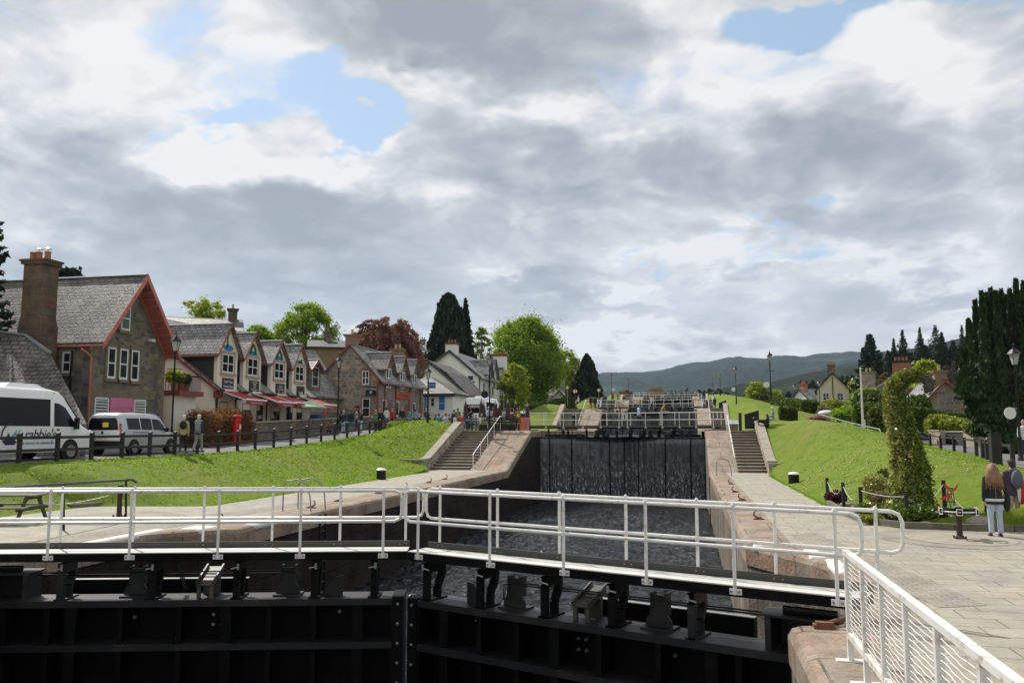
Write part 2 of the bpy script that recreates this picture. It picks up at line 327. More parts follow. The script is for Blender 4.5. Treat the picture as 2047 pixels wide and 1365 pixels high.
SLATED=brick('dark_slate_hung_tiles',(.035,.036,.04),(.045,.045,.05),(.015,.015,.017),.3,.16,.01,rough=.6,var=.3,bmp=.6)
STONEG=rubble('grey_rubble_stone',[(.20,.165,.125),(.15,.135,.115),(.24,.195,.14),(.13,.12,.11),(.20,.18,.15)],(.23,.205,.165),.42,.23,.04)
STONEB=rubble('buff_rubble_stone',[(.42,.33,.24),(.27,.25,.22),(.38,.31,.23),(.23,.225,.22),(.40,.27,.19),(.33,.29,.24)],(.50,.44,.35),.6,.3,.05)
STONEP=rubble('pink_rubble_stone',[(.27,.205,.175),(.19,.175,.165),(.30,.19,.15),(.21,.195,.185),(.25,.22,.19)],(.36,.32,.27),.6,.3,.05)
CHIM=brick('sooty_sandstone',(.15,.12,.085),(.17,.085,.055),(.07,.06,.05),.7,.35,.012,rough=.9,var=.5,bmp=.5,stain=.5,dcol=(.035,.03,.025))
QUOIN=mat('brown_sandstone_trim',(.19,.15,.10),.9,var=.2,bmp=.4)
QUOINR=mat('red_sandstone_trim',(.27,.16,.12),.9,var=.2,bmp=.4)
PINKT=mat('pink_stone_margin',(.42,.29,.24),.85,var=.1,bmp=.2)
CREAM=mat('cream_harling',(.78,.71,.62),.9,var=.07,scale=1,dirt=.15,dcol=(.35,.31,.26),bmp=.35)
WHARL=mat('white_harling',(.76,.75,.72),.9,var=.06,scale=1,dirt=.12,dcol=(.42,.4,.37),bmp=.3)
YEL=mat('pale_yellow_render',(.55,.50,.36),.9,var=.06,scale=1,bmp=.2)
REDW=mat('dark_red_paint',(.20,.042,.035),.45,var=.12,bmp=.03)
REDB=mat('salmon_red_paint',(.46,.14,.11),.5,var=.15,dirt=.4,dcol=(.45,.22,.17),bmp=.05)
REDP=mat('post_box_red',(.55,.015,.012),.3,var=.05,bmp=0)
AWN=mat('red_awning_cloth',(.36,.03,.035),.8,var=.1,bmp=.05)
PINK=mat('pink_paint',(.62,.17,.32),.5,var=.05,bmp=0)
BLUES=mat('blue_sign_paint',(.03,.16,.38),.45,var=.05,bmp=0)
NAVY=mat('navy_paint',(.015,.02,.06),.5,var=.1,bmp=0)
SIGNB=mat('black_sign_board',(.015,.015,.018),.5,var=.1,bmp=0)
SIGNR=mat('red_sign_board',(.42,.03,.02),.5,var=.05,bmp=0)
TXW=mat('white_lettering',(.75,.74,.72),.6,var=.02,bmp=0)
TXG=mat('grey_lettering',(.4,.4,.42),.6,var=.02,bmp=0)
TXD=mat('dark_lettering',(.03,.035,.06),.5,var=.02,bmp=0)
POT=mat('terracotta',(.38,.15,.08),.8,var=.2,bmp=.1)
POTY=mat('buff_clay',(.50,.36,.17),.8,var=.15,bmp=.1)
LEAD=mat('lead_grey',(.22,.23,.24),.75,var=.15,bmp=.1,spec=.2)
STEEL=mat('bright_cowl_metal',(.6,.6,.6),.3,metal=.8,var=.1,bmp=0)
TIMB=mat('weathered_timber',(.15,.14,.10),.8,var=.3,scale=5,bmp=.3)
SKIN=mat('skin',(.55,.33,.24),.6,var=.05,bmp=0)
def glassmat():
    m,T,b,tc=base_mat('window_glass'); n=T.noise(tc.outputs['Object'],1.1,3,.6)
    T.put(b.inputs['Base Color'],T.ramp(n,[(.35,(.008,.009,.011)),(.6,(.03,.032,.032)),(.75,(.10,.10,.09))])); b.inputs['Roughness'].default_value=.06; b.inputs['Specular IOR Level'].default_value=.6; return m
GLASS=glassmat()
TINT=mat('tinted_vehicle_glass',(.006,.007,.009),.12,var=.2,bmp=0,spec=.22)
def grassmat():
    m,T,b,tc=base_mat('mown_grass'); P=tc.outputs['Object']
    n=T.noise(P,.22,5,.6); n2=T.noise(P,1.6,6,.65); n3=T.noise(P,22,4,.7)
    c=T.ramp(n2,[(.28,(.10,.155,.013)),(.46,(.14,.205,.017)),(.62,(.17,.235,.025)),(.8,(.20,.245,.045))])
    c=T.mix(T.math('MULTIPLY',T.smooth(n,.45,.66),.6),c,(.21,.225,.055)); c=T.mix(1,c,T.ramp(n3,[(.3,.8),(.7,1.15)]),'MULTIPLY')
    T.put(b.inputs['Base Color'],c); b.inputs['Roughness'].default_value=.85; b.inputs['Specular IOR Level'].default_value=.15
    bump(T,b,T.math('ADD',n3,T.math('MULTIPLY',n2,1.5)),.9,.06); return m
GRASS=grassmat()
def watermat():
    m,T,b,tc=base_mat('canal_water'); P=tc.outputs['Object']
    mp=T.new('ShaderNodeMapping'); T.put(mp.inputs[0],P); mp.inputs['Scale'].default_value=(1,1.5,1)
    n=T.noise(mp.outputs[0],2.6,4,.6,.3); n2=T.noise(mp.outputs[0],.7,2,.5)
    b.inputs['Base Color'].default_value=(.008,.011,.012,1); b.inputs['Roughness'].default_value=.09; b.inputs['IOR'].default_value=1.33
    bump(T,b,T.math('ADD',n,n2),1.0,.42); return m
WATER=watermat()
def fallmat():
    m,T,b,tc=base_mat('falling_water'); P=tc.outputs['Object']
    mp=T.new('ShaderNodeMapping'); T.put(mp.inputs[0],P); mp.inputs['Scale'].default_value=(4.5,1,.20); st=T.noise(mp.outputs[0],1,5,.65,.25)
    mp2=T.new('ShaderNodeMapping'); T.put(mp2.inputs[0],P); mp2.inputs['Scale'].default_value=(9,9,2.8); lace=T.noise(mp2.outputs[0],1,5,.7,.8)
    sx=T.new('ShaderNodeSeparateXYZ'); T.put(sx.inputs[0],P)
    low=T.smooth(T.math('MULTIPLY',sx.outputs[2],-1),-1.2,2.4)     # sheet breaks up as it falls
    f=T.math('MULTIPLY',T.smooth(lace,.52,.66),T.math('ADD',T.math('MULTIPLY',low,.85),.08)); f=T.math('ADD',f,T.math('MULTIPLY',T.smooth(st,.50,.78),.16),clamp=True)
    c=T.mix(f,(.065,.067,.073),(.75,.76,.80)); T.put(b.inputs['Base Color'],c); T.put(b.inputs['Roughness'],T.math('ADD',.12,T.math('MULTIPLY',f,.5)))
    bump(T,b,T.math('ADD',st,T.math('MULTIPLY',lace,T.math('MULTIPLY',low,.8))),.6,.12); return m
FALL=fallmat()
def hillmat(name,forest,heath,sc,treeline=None):
    m,T,b,tc=base_mat(name); P=tc.outputs['Object']; n=T.noise(P,sc,6,.6); n2=T.noise(P,sc*14,4,.7); n3=T.noise(P,sc*60,3,.7)
    c=T.mix(T.smooth(n,.54,.66),forest,tuple(x*2.2+.01 for x in forest))
    if treeline is not None:
        sx=T.new('ShaderNodeSeparateXYZ'); T.put(sx.inputs[0],P); hz=T.math('ADD',sx.outputs[2],T.math('MULTIPLY',T.math('SUBTRACT',n,.5),treeline*.9)); c=T.mix(T.smooth(hz,treeline*.96,treeline*1.04),c,heath)
    c=T.mix(1,c,T.ramp(n2,[(.35,.35),(.7,1.6)]),'MULTIPLY'); c=T.mix(1,c,T.ramp(n3,[(.35,.4),(.7,1.6)]),'MULTIPLY')
    T.put(b.inputs['Base Color'],c); b.inputs['Roughness'].default_value=.95; b.inputs['Specular IOR Level'].default_value=.1; bump(T,b,n3,1,1/sc*.02); return m
# foliage
L_LIME=leafmat('fresh_green_leaves',(.20,.285,.035),(.105,.16,.02),.5)
L_YEL=leafmat('yellow_green_leaves',(.26,.30,.04),(.13,.16,.022),.5)
L_PALE=leafmat('pale_green_leaves',(.20,.25,.08),(.11,.14,.045),.4)
L_COP=leafmat('copper_leaves',(.23,.115,.115),(.10,.05,.055),.42)
L_CON=leafmat('dark_conifer_needles',(.018,.034,.018),(.008,.015,.009),.08)
L_CON2=leafmat('grey_green_spruce_needles',(.035,.052,.035),(.015,.022,.017),.1)
L_YEW=leafmat('yew_needles',(.032,.058,.02),(.012,.022,.009),.12)
L_IVY=leafmat('ivy_leaves',(.12,.18,.02),(.035,.065,.01),.25,rough=.3,gl=.6)
L_IVYY=leafmat('variegated_and_sunlit_leaves',(.33,.33,.10),(.13,.16,.03),.25,rough=.35,gl=.5)  # variegated leaves, also used for sunlight painted on the topiary
L_HEDGE=leafmat('hedge_leaves',(.075,.11,.015),(.03,.05,.01),.25)
L_HEDY=leafmat('golden_hedge_leaves',(.24,.26,.03),(.10,.12,.02),.3)
L_BEECH=leafmat('dry_beech_hedge_leaves',(.22,.10,.045),(.09,.05,.028),.25)
L_RED=leafmat('dark_red_shrub_leaves',(.07,.015,.018),(.03,.008,.01),.2)
L_DRY=leafmat('dry_grass_blades',(.24,.19,.12),(.12,.09,.05),.3)
L_TWIG=leafmat('bare_twigs',(.10,.08,.065),(.06,.05,.04),.05)
L_GRASS=leafmat('grass_blades',(.19,.29,.025),(.14,.23,.02),.5,gl=.1)
BARK=mat('bark',(.085,.065,.05),.95,var=.4,scale=6,bmp=.6)
# ------------------------------------------------------------ terrain
def interp(t,pts):
    if t<=pts[0][0]: return pts[0][1]
    for (a,va),(b,vb) in zip(pts,pts[1:]):
        if t<=b: return va+(vb-va)*(t-a)/(b-a)
    return pts[-1][1]
def ss(t): t=max(0,min(1,t)); return t*t*(3-2*t)
LV=[0,2.45,5.35,8.3,11.1]; RAMPS=[(50.5,58.5),(101.7,109.7),(153,161),(204,212)]; GY=[11.3,62.5,113.7,165.0,216.2]
QP=[(0,0)]
for i,(a,b) in enumerate(RAMPS): QP+=[(a,LV[i]),(b,LV[i+1])]
QP+=[(400,11.1)]
q=lambda Y: interp(Y,QP)
ZB=[(0,0)]
for i,(a,b) in enumerate(RAMPS):
    lo,hi=LV[i],LV[i+1]; ZB+=[(a-6,lo),(a-2,lo+.25),(a,lo+.75),(b-1,hi+.4),(b+2,hi+.5),(b+9,hi+.05)]
ZB+=[(400,11.2)]
zb=lambda Y: interp(Y,ZB)
zrl=lambda Y: interp(Y,[(0,1.25),(20,1.3),(37,1.38),(43,1.55),(57,2.2),(65,2.5),(80,2.7),(95,2.95),(125,4.2),(150,6.0),(220,9.6),(300,10.8)])
zrr=lambda Y: interp(Y,[(0,.7),(20,.9),(35,1.08),(60,1.25),(75,1.9),(100,3.4),(150,6.0),(220,9.2),(300,10.8)])
crest=lambda Y: interp(Y,[(18,.4),(25,.85),(31,1.3),(37,1.68),(43,2.0),(47,2.35),(51,2.95),(56,3.15),(62,3.1),(85,3.4),(98,4.6),(104,5.8),(112,5.95),(135,6.0),(150,7.6),(156,8.8),(163,9.0),(190,9),(205,11.3),(215,11.7),(300,11.3)])
edgeL=lambda Y: interp(Y,[(0,-19.0),(20,-19.0),(23.6,-18.8),(24.4,-15.2),(47.5,-15.2),(50.3,-16.5),(58.6,-16.5),(59,-21.6),(74,-21.6),(77,-15.2),(99,-15.2),(101.5,-16.5),(300,-16.5)])
edgeR=lambda Y: interp(Y,[(0,14),(22.3,14),(22.45,8.6),(23.2,4.5),(29,4.3),(47,4.25),(50.3,4.9),(300,4.9)])
XF=lambda Y: interp(Y,[(20,10.6),(36,12.3),(50,15.3),(67,17.2),(100,19.5),(300,24)])
def zL(x,Y):
    e=edgeL(Y); t=(e-x)/(e+22.3+1e-6); b=zb(Y); B=sum((.75 if a>100 else .5)*math.exp(-((Y-b_+2)/7)**2) for a,b_ in RAMPS)
    if 59<Y<75: B=0
    k=ss(t) if Y<46 else t**1.6
    return b+(zrl(Y)-b)*k+B*math.sin(pi*min(1,max(0,t)))**1.2
def zR(x,Y):
    st=max(edgeR(Y),interp(Y,[(22,8.3),(26,7.2),(30,4.3),(300,4.3)])); f=XF(Y); xc=min(f-2.2,interp(Y,[(20,9.4),(45,9.2),(52,7.6),(300,7.6)])); b=zb(Y) if Y>44 else 0
    if x<=st: return b
    if x<xc: return b+(crest(Y)-b)*ss((x-st)/(xc-st))**.85
    return crest(Y)+(zrr(Y)-crest(Y))*ss((x-xc)/(f-xc))
def strip(name,m,Ys,xa,xb,n,zf,label=None,kind='structure',dz=0):
    P=[[(xa(Y)+(xb(Y)-xa(Y))*j/n,Y,0) for j in range(n+1)] for Y in Ys]
    P=[[(x,Y,zf(x,Y)+dz) for x,Y,_ in r] for r in P]
    b=MB(); b.grid(P); me=bpy.data.meshes.new(name); me.from_pydata(b.v,[],b.f)
    if me.polygons[0].normal.z<0: me.flip_normals()
    autouv(me); 
    if n>2: me.polygons.foreach_set('use_smooth',[True]*len(me.polygons))
    o=link_mesh(name,me,m); return tag(o,label,None,None,kind)
def Yr(a,b,s,extra=()):
    n=max(1,int(round((b-a)/s))); L=[a+(b-a)*i/n for i in range(n+1)]+[e for e in extra if a<e<b]
    L=sorted(L); return [L[0]]+[L[i] for i in range(1,len(L)) if L[i]-L[i-1]>.02]
EX=[22.3,22.45,23.2,23.6,24.4,29,47.5,50.3,58.6,59,74,77]+[y for r in RAMPS for y in r]
# canal edge plan with the gate recesses
def edge_path(side):
    P=[(0,1.15 if side>0 else -10.97)]
    for g in GY:
        if side>0: P+=[(g-.22,1.15),(g-.1,1.62),(g+.15,2.05),(g+.8,2.45),(g+4.9,2.45),(g+5.6,2.2),(g+7.0,1.45),(g+7.5,1.15)]
        else: P+=[(g-.22,-10.97),(g-.1,-11.6),(g+.15,-12.2),(g+.8,-12.62),(g+5.2,-12.62),(g+6.6,-12.35),(g+7.6,-11.3),(g+7.9,-10.97)]
    return P+[(330,1.15 if side>0 else -10.97)]
PR,PL=edge_path(1),edge_path(-1)
exR=lambda Y: interp(Y,PR); exL=lambda Y: interp(Y,PL)
def inramp(Y): return any(a-.05<=Y<=b+.05 for a,b in RAMPS)
copR=lambda Y: 2.8 if inramp(Y) else max(2.12,exR(Y)+.75)
copL=lambda Y: -13.45 if inramp(Y) else min(-12.2,exL(Y)-.8)
for side,ex,cp,pth in((1,exR,copR,PR),(-1,exL,copL,PL)):
    Ys=sorted(set([round(y,3) for y in Yr(2,320,1.3,[p[0] for p in pth]+[y for r in RAMPS for y in r]+[y+d for r in RAMPS for y in r for d in(-.06,.06)])]))
    rows=[]
    for i,Y in enumerate(Ys):
        x=ex(Y); s=side; j=.012*math.sin(Y*5.1)
        rows.append([(cp(Y),Y,q(Y)),(x+s*.16,Y,q(Y)+.004+j),(x+s*.05,Y,q(Y)-.03+j),(x,Y,q(Y)-.12),(x+.005*s,Y,q(Y)-.45),(x+s*.03,Y,q(Y)-.455)])
    b=MB(); b.grid(rows); o=b.build('coping',COPE,None,smooth=False,kind='structure',fix=False)
    if side>0: o.data.flip_normals()
    rows=[[(ex(Y)+side*.03,Y,q(Y)-.44),(ex(Y)+side*.03,Y,-6)] for Y in Ys]
    b=MB(); b.grid(rows); b.build('lock_wall',LOCKR if side>0 else LOCKW,None,fix=False,label='masonry chamber wall on the %s side of the locks'%('right' if side>0 else 'left'),cat='lock wall')
# paved quays (cut out where the flights of steps stand)
segs=[(0,50.45),(58.55,101.65),(109.75,152.95),(161.05,203.95),(212.05,320)]
for a,b_ in segs:
    Ys=Yr(a if a>0 else 2,b_,2.0,EX+[p[0] for p in PR])
    strip('quay_paving',FLAG,Ys,copR,edgeR,1,lambda x,Y:q(Y))
    Ys=Yr(a if a>0 else 5,b_,2.0,EX+[p[0] for p in PL])
    strip('quay_paving',FLAG,Ys,edgeL,copL,1,lambda x,Y:q(Y))
YB=Yr(5,320,1.25,EX)
strip('lawn',GRASS,YB,lambda Y:-22.3,edgeL,14,zL)
strip('lawn',GRASS,Yr(5,320,1.25,EX),edgeR,XF,16,zR)
strip('road',ASPH,Yr(0,320,3,EX),lambda Y:-28.0,lambda Y:-22.3,1,lambda x,Y:zrl(Y))
strip('pavement',PAVE,Yr(0,320,3,EX),lambda Y:-29.6,lambda Y:-28.0,1,lambda x,Y:zrl(Y)+.1)
strip('road',ASPH,Yr(5,320,3,EX),XF,lambda Y:XF(Y)+5.2,1,lambda x,Y:zrr(Y))
# kerbs, ground beyond
b=MB()
for Y0,Y1 in zip(Yr(0,320,6),Yr(0,320,6)[1:]): b.hexa([(-28.02,Y0,zrl(Y0)-.05),(-27.88,Y0,zrl(Y0)-.05),(-27.88,Y1,zrl(Y1)-.05),(-28.02,Y1,zrl(Y1)-.05),(-28.02,Y0,zrl(Y0)+.115),(-27.88,Y0,zrl(Y0)+.115),(-27.88,Y1,zrl(Y1)+.115),(-28.02,Y1,zrl(Y1)+.115)])
b.build('kerb',PAVE,kind='structure')
def zfl(x,Y): d=max(0,-29.6-x); return zrl(min(Y,300))+.1+(0 if d<14 else min(8,(d-14)*.06))+(max(0,Y-300)*.0)
def zfr(x,Y):
    d=max(0,x-XF(min(Y,300))-5.2); return zrr(min(Y,300))+ (0 if d<25 else min(40,(d-25)*.09))
FARX=[0,3,8,15,25,40,70,130,300,900,3000,9000]
def farstrip(name,sgn,x0f,zf):
    rows=[]
    for Y in [-40,0,20,40,60,80,100,130,160,200,250,300]:
        r=[(x0f(Y)+sgn*d,Y) for d in FARX]; rows.append([(x,Y,zf(x,Y)) for x,Y in (r if sgn>0 else r[::-1])])
    b=MB(); b.grid(rows); o=b.build(name,GRASS,kind='structure',fix=False,smooth='all')
    if o.data.polygons[0].normal.z<0: o.data.flip_normals()
farstrip('ground',-1,lambda Y:-29.6,zfl); farstrip('ground',1,lambda Y:XF(Y)+5.2,zfr)
b=MB(); b.grid([[(x,Y,10.75 if abs(x)<400 else 10) for x in(-9000,-900,-300,-100,-30,-11,2,25,60,200,900,9000)] for Y in(300,330,500,1000,2500,9000)])
o=b.build('ground',GRASS,kind='structure',fix=False)
if o.data.polygons[0].normal.z<0: o.data.flip_normals()
# cobble bands and stone discs round the capstans
def sheet(name,poly,m,dz=.005):
    b=MB(); b.add([(x,y,dz) for x,y in poly],[tuple(range(len(poly)))]); o=b.build(name,m,kind='structure')
    if o.data.polygons[0].normal.z<0: o.data.flip_normals()
sheet('cobble_paving',[(3.3,12.6),(4.0,12.9),(3.4,17.6),(2.9,21.0),(2.25,20.6),(2.6,17)],SETT)
sheet('cobble_paving',[(-13.5,13.2),(-14.6,13.2),(-13.7,20.5),(-13.0,26.5),(-12.35,26.3),(-12.75,19.5)],SETT)
def disc(c,r,m,dz): sheet('stone_disc',[(c[0]+r*math.cos(a*pi/18)*(1+.02*math.sin(a*3)),c[1]+r*math.sin(a*pi/18)) for a in range(36)],m,dz)
CAPR=(5.91,20.59); CAPL=(-15.59,20.66)
for c in(CAPR,CAPL): disc(c,1.75,SETT,.006); disc(c,1.15,SAND,.012)
disc((2.9,9.0),.85,SAND,.012)
# white painted quoin stones at the recesses
def quoin(x0,x1,y0,y1,z1,sc,label):
    b=MB(); b.box(x0,x1,y0,y1,-.13,z1); o=b.build('quoin_stone',WPAINT,None,label=label,cat='stone block',org=((x0+x1)/2,(y0+y1)/2,0)); bv=o.modifiers.new('bevel','BEVEL'); bv.width=.09; bv.segments=3; return o
quoin(1.28,1.75,18.45,19.2,.018,1,'white painted stone block on the right lock edge, farthest of three')
quoin(2.2,2.55,17.0,18.1,.02,1,'white painted stone block with a rounded top at the bend of the right gate recess')
quoin(2.43,2.75,15.3,16.85,.018,1,'white painted stone block in the right gate recess behind the end of the railing')
quoin(-12.85,-12.5,15.2,18.4,.04,1,'long white painted stone block along the left gate recess')
quoin(-12.3,-11.65,18.5,19.3,.035,1,'white painted stone block at the bend of the left gate recess')
quoin(-11.3,-10.92,19.8,21.0,.03,1,'white painted stone block farthest along the left lock edge')
# water in each chamber
WL=[-2.8,-2.8,1.97,4.86,7.8,10.6]
for i,(a,b_) in enumerate([(-60,GY[0]+1.6),(GY[0]+1.6,GY[1]+1.6),(GY[1]+1.6,GY[2]+1.6),(GY[2]+1.6,GY[3]+1.6),(GY[3]+1.6,GY[4]+1.6),(GY[4]+1.6,330)]):
    if i==1:   # the chamber in view: real wavelets, choppier below the fall
        xs=np.arange(-12.6,2.5,.085); ys_=np.concatenate([np.arange(a,30,.085),np.arange(30,b_+.2,.17)]); X,Yg=np.meshgrid(xs,ys_); Z=np.zeros_like(X); rs=np.random.RandomState(4)
        for lam,am,k in((1.7,.012,4),(.9,.014,7),(.52,.014,11),(.33,.006,9)):
            for _ in range(k): th=rs.uniform(0,2*pi); l=lam*rs.uniform(.75,1.3); Z+=am*.62*np.sin((X*math.cos(th)+Yg*math.sin(th)*1.25)*2*pi/l+rs.uniform(0,6.3)+.5*np.sin(X*.7+Yg*.9+th))
        Z=np.where(Yg>30,Z*1.25,Z)+WL[i]; n_,m_=X.shape; me=bpy.data.meshes.new('water'); me.vertices.add(n_*m_); me.vertices.foreach_set('co',np.stack([X,Yg,Z],2).astype(np.float32).ravel())
        I=np.arange(n_*m_).reshape(n_,m_); F_=np.stack([I[:-1,:-1],I[:-1,1:],I[1:,1:],I[1:,:-1]],2).reshape(-1,4).astype(np.int32); me.loops.add(F_.size); me.loops.foreach_set('vertex_index',F_.ravel()); me.polygons.add(len(F_)); me.polygons.foreach_set('loop_start',np.arange(0,F_.size,4,dtype=np.int32)); me.update(calc_edges=True); me.polygons.foreach_set('use_smooth',[True]*len(F_)); o=link_mesh('water',me,WATER); tag(o,None,None,None,'structure'); continue
    b=MB(); b.grid([[(x,Y,WL[i]+.002*i) for x in(-13.2,-4.9,3.0)] for Y in Yr(a,b_,10)]); o=b.build('water',WATER,kind='structure',fix=False)
    if o.data.polygons[0].normal.z<0: o.data.flip_normals()
b=MB(); b.box(-13.2,3,-70,330,-6.6,-6); b.build('canal_bed',LOCKW,kind='structure')
for i,g in enumerate(GY[1:]):
    b=MB(); b.box(-12.9,2.7,g+4.2,g+5,-6,WL[i+2]-.9); b.build('lock_sill',LOCKW,kind='structure')
# ------------------------------------------------------------ lock gates
def rail_loop(b,u0,u1,yy,zt,zm,r0,r1,rad=.027):
    """top and middle rail, joined by a rounded end where r0 / r1"""
    rr=.13
    def end(u,sg): return [(u-sg*rr,yy,zt),(u-sg*rr*.29,yy,zt-rr*.29),(u,yy,zt-rr),(u,yy,zm+rr),(u-sg*rr*.29,yy,zm+rr*.29),(u-sg*rr,yy,zm)]
    top=[(u0,yy,zt)] if not r0 else []; pts=[]
    if r1: pts=[(u0+(rr if r0 else 0),yy,zt)]+end(u1,1)+[(u0+(rr if r0 else 0),yy,zm)]
    else: pts=[(u1,yy,zt),(u0+rr,yy,zt)]+end(u0,-1)[1:]+[(u1,yy,zm)]
    b.tube(pts,rad,8)
    if r1 and r0: b.tube(end(u0,-1),rad,8)
def gate_leaf(side,ang,L,posts_f,posts_b,br,label,group,z0=0):
    """local frame: x from hinge to mitre, y towards the walker's front side * s"""
    s=1 if side=='right' else -1; F=lambda w: s*w
    g=thing('lock_gate_leaf',label,'lock gate',group=group)
    def bx(b,u0,u1,w0,w1,za,zc): b.box(u0,u1,F(w0),F(w1),za,zc)
    # steel leaf
    b=MB(); bx(b,.15,L,-.5,-.47,-5.6,-.53)
    b.build('skin_plate',BLK,g)
    for k,zz in enumerate((-.49,-1.22,-2.15,-3.1,-4.1,-5.2)):
        b=MB(); bx(b,.15,L-.02,-.62 if k==0 else -.5,0,zz-.028,zz); bx(b,.15,L-.02,-.0,.025,zz-.11,zz-.002); b.build('flange' if k else 'top_flange',BLKT if k<2 else BLK,g)
    us=[.18]+[x*L for x in (.115,.21,.262,.37,.50,.605,.70,.80,.90)]+[L-.16]
    for k,u in enumerate(us):
        wide=.045 if k%3 else .09; b=MB()
        for (za,zc) in ((-1.25,-.52),(-2.18,-1.33),(-3.13,-2.26),(-5.2,-3.2)): bx(b,u-.012,u+.012,-.47,-.02,za,zc); bx(b,u-wide,u+wide,-.02,-.003,za+.04,zc)
        b.build('stiffener',BLK,g)
    b=MB(); bx(b,L-.17,L+.03,-.62,.04,-5.6,-.46); mp=b.build('mitre_post',BLK,g)
    for k in range(7): b=MB(); b.lathe((L-.07,F(.045),-.58-k*.33),[(.0,-.012),(.024,-.012),(.024,.012),(.0,.02)],8,'y'); b.build('bolt_head',GALV,mp)
    b=MB(); bx(b,-.15,.2,-.62,.02,-5.6,-.46); b.build('heel_post',BLK,g)
    for (u,zz) in ((.36,-.86),(.38,-.86),(.56,-.83),(.58,-.83),(.56,-1.0),(.58,-1.0),(.85,-.8)):
        for d in((0,) if u in(.85,) else (0,)):
            b=MB(); b.lathe((u*L,F(-.455),zz),[(.0,-.015),(.03,-.015),(.03,.015),(.012,.05)],8,'y'); b.build('bolt_head',GALV,g)
    # raised box at the hinge end
    b=MB(); bx(b,.22,1.25,-.62,-.06,-.06,-.03); bx(b,.3,.38,-.6,-.1,-.49,-.06); bx(b,1.12,1.2,-.6,-.1,-.49,-.06); bx(b,.3,1.2,-.6,-.57,-.49,-.06); b.tube([(.3,F(-.3),.02),(1.0,F(-.3),.02)],.05,8); b.build('hinge_box',BLKT,g)
    # brackets that carry the walkway
    for u in br:
        b=MB(); bx(b,u-.055,u+.055,-.09,-.0,-.49,.14); bx(b,u-.05,u+.05,-.52,-.0,-.02,.14); bx(b,u-.1,u+.1,-.5,-.0,-.49,-.462)
        for (wa,za),(wb,zc) in zip([(-.46,.1),(-.46,-.1),(-.33,-.28),(-.33,-.47)],[(-.46,-.1),(-.33,-.28),(-.33,-.47),(-.33,-.49)]):
            b.beam((u,F(wa),za),(u,F(wb),zc),.11,.1,(0,1,0) if za!=zc else (0,0,1))
        o=b.build('walkway_bracket',BLKT if u==br[0] else BLK,g)
        b=MB(); b.tube([(u-.09,F(.01),.03),(u+.04,F(.03),.06)],.014,6); b.tube([(u+.03,F(.035),.02),(u+.03,F(.035),.12)],.022,8); b.build('grease_nipple',GALV,o)
    # stub columns and sloping channel
    for k,u in enumerate((.40*L,.70*L)):
        b=MB(); uu=u+(.25 if k else -.1); P=[(-.22,-.49),(.22,-.49),(.2,-.36),(.12,-.26),(.12,.0),(-.12,.0),(-.12,-.26),(-.2,-.36)]
        b.prism(P,lambda p:(uu+p[0],F(-.36),p[1]),lambda p:(uu+p[0],F(-.33),p[1])); bx(b,uu-.13,uu-.1,-.5,-.32,-.3,.03); bx(b,uu+.1,uu+.13,-.5,-.32,-.3,.03); bx(b,uu-.24,uu+.24,-.55,-.2,-.49,-.455); b.build('paddle_rod_cover',BLKT,g)
    b=MB(); u=.55*L
    for d in(-.14,.14): b.beam((u+d,F(-.12),-.25),(u+d,F(-.75),-.03),.03,.09,(0,0,1))
    b.beam((u,F(-.12),-.27),(u,F(-.75),-.05),.28,.02,(0,0,1)); bx(b,u-.14,u-.08,-.2,-.14,-.49,-.28); bx(b,u+.08,u+.14,-.2,-.14,-.49,-.28); bx(b,u-.14,u+.14,-.6,-.5,-.49,-.12); b.build('sloping_channel',mat('worn_steel_channel',(.045,.042,.035),.5,var=.3,dirt=.5,dcol=(.16,.14,.08)),g)
    b=MB(); bx(b,1.6,L*.62,-1.05,-.92,-.62,-.30); b.build('rear_beam',BLK,g); b=MB(); bx(b,1.6,L*.62,-1.05,-.93,-.298,-.285); b.build('beam_cap',GALV,g)
    b=MB()
    for w,zz in((-.3,-.06),(-.42,-.12)): b.tube([(.4,F(w),zz),(L*.72,F(w),zz-.0),(L*.76,F(w),zz-.06),(L*.76,F(w),zz-.3)],.013,6)
    b.build('hydraulic_pipe',BLKT,g)
    b=MB()
    for k in range(3): b.tube([(L*.47+.02*k,F(-.38),.1)]+[(L*(.47+.004*t)+.03*k,F(-.38-.02*t),.1-.1*t) for t in range(1,6)],.012,6)
    b.build('hose',BLKP,g)
    b=MB(); P=[(0,-.49),(.42,-.49),(.3,-.36),(.12,-.16),(0,-.14)]; b.prism(P,lambda p:(L*.86-p[0],F(-.3),p[1]),lambda p:(L*.86-p[0],F(-.27),p[1])); b.build('gusset_plate',BLKT,g)
    # walkway
    u0=-.1; u1=L+.08
    b=MB(); bx(b,u0,u1,-.05,0,.165,.30); bx(b,u0,u1,-.56,-.51,.165,.30)
    for k in range(9): bx(b,u0+(u1-u0-.06)*k/8,u0+(u1-u0-.06)*k/8+.06,-.51,-.05,.2,.285)
    b.build('walkway_frame',BLK,g)
    b=MB()
    for k in range(5): bx(b,u0,u1,-.51+.1*k,-.415+.1*k,.300,.316)
    dk=b.build('walkway_deck',DECK,g)
    b=MB(); bx(b,u0,u1,-.59,-.565,.29,.42); b.build('kerb_board',mat('dark_grey_kick_board',(.055,.055,.048),.6,var=.15,bmp=.05),g)
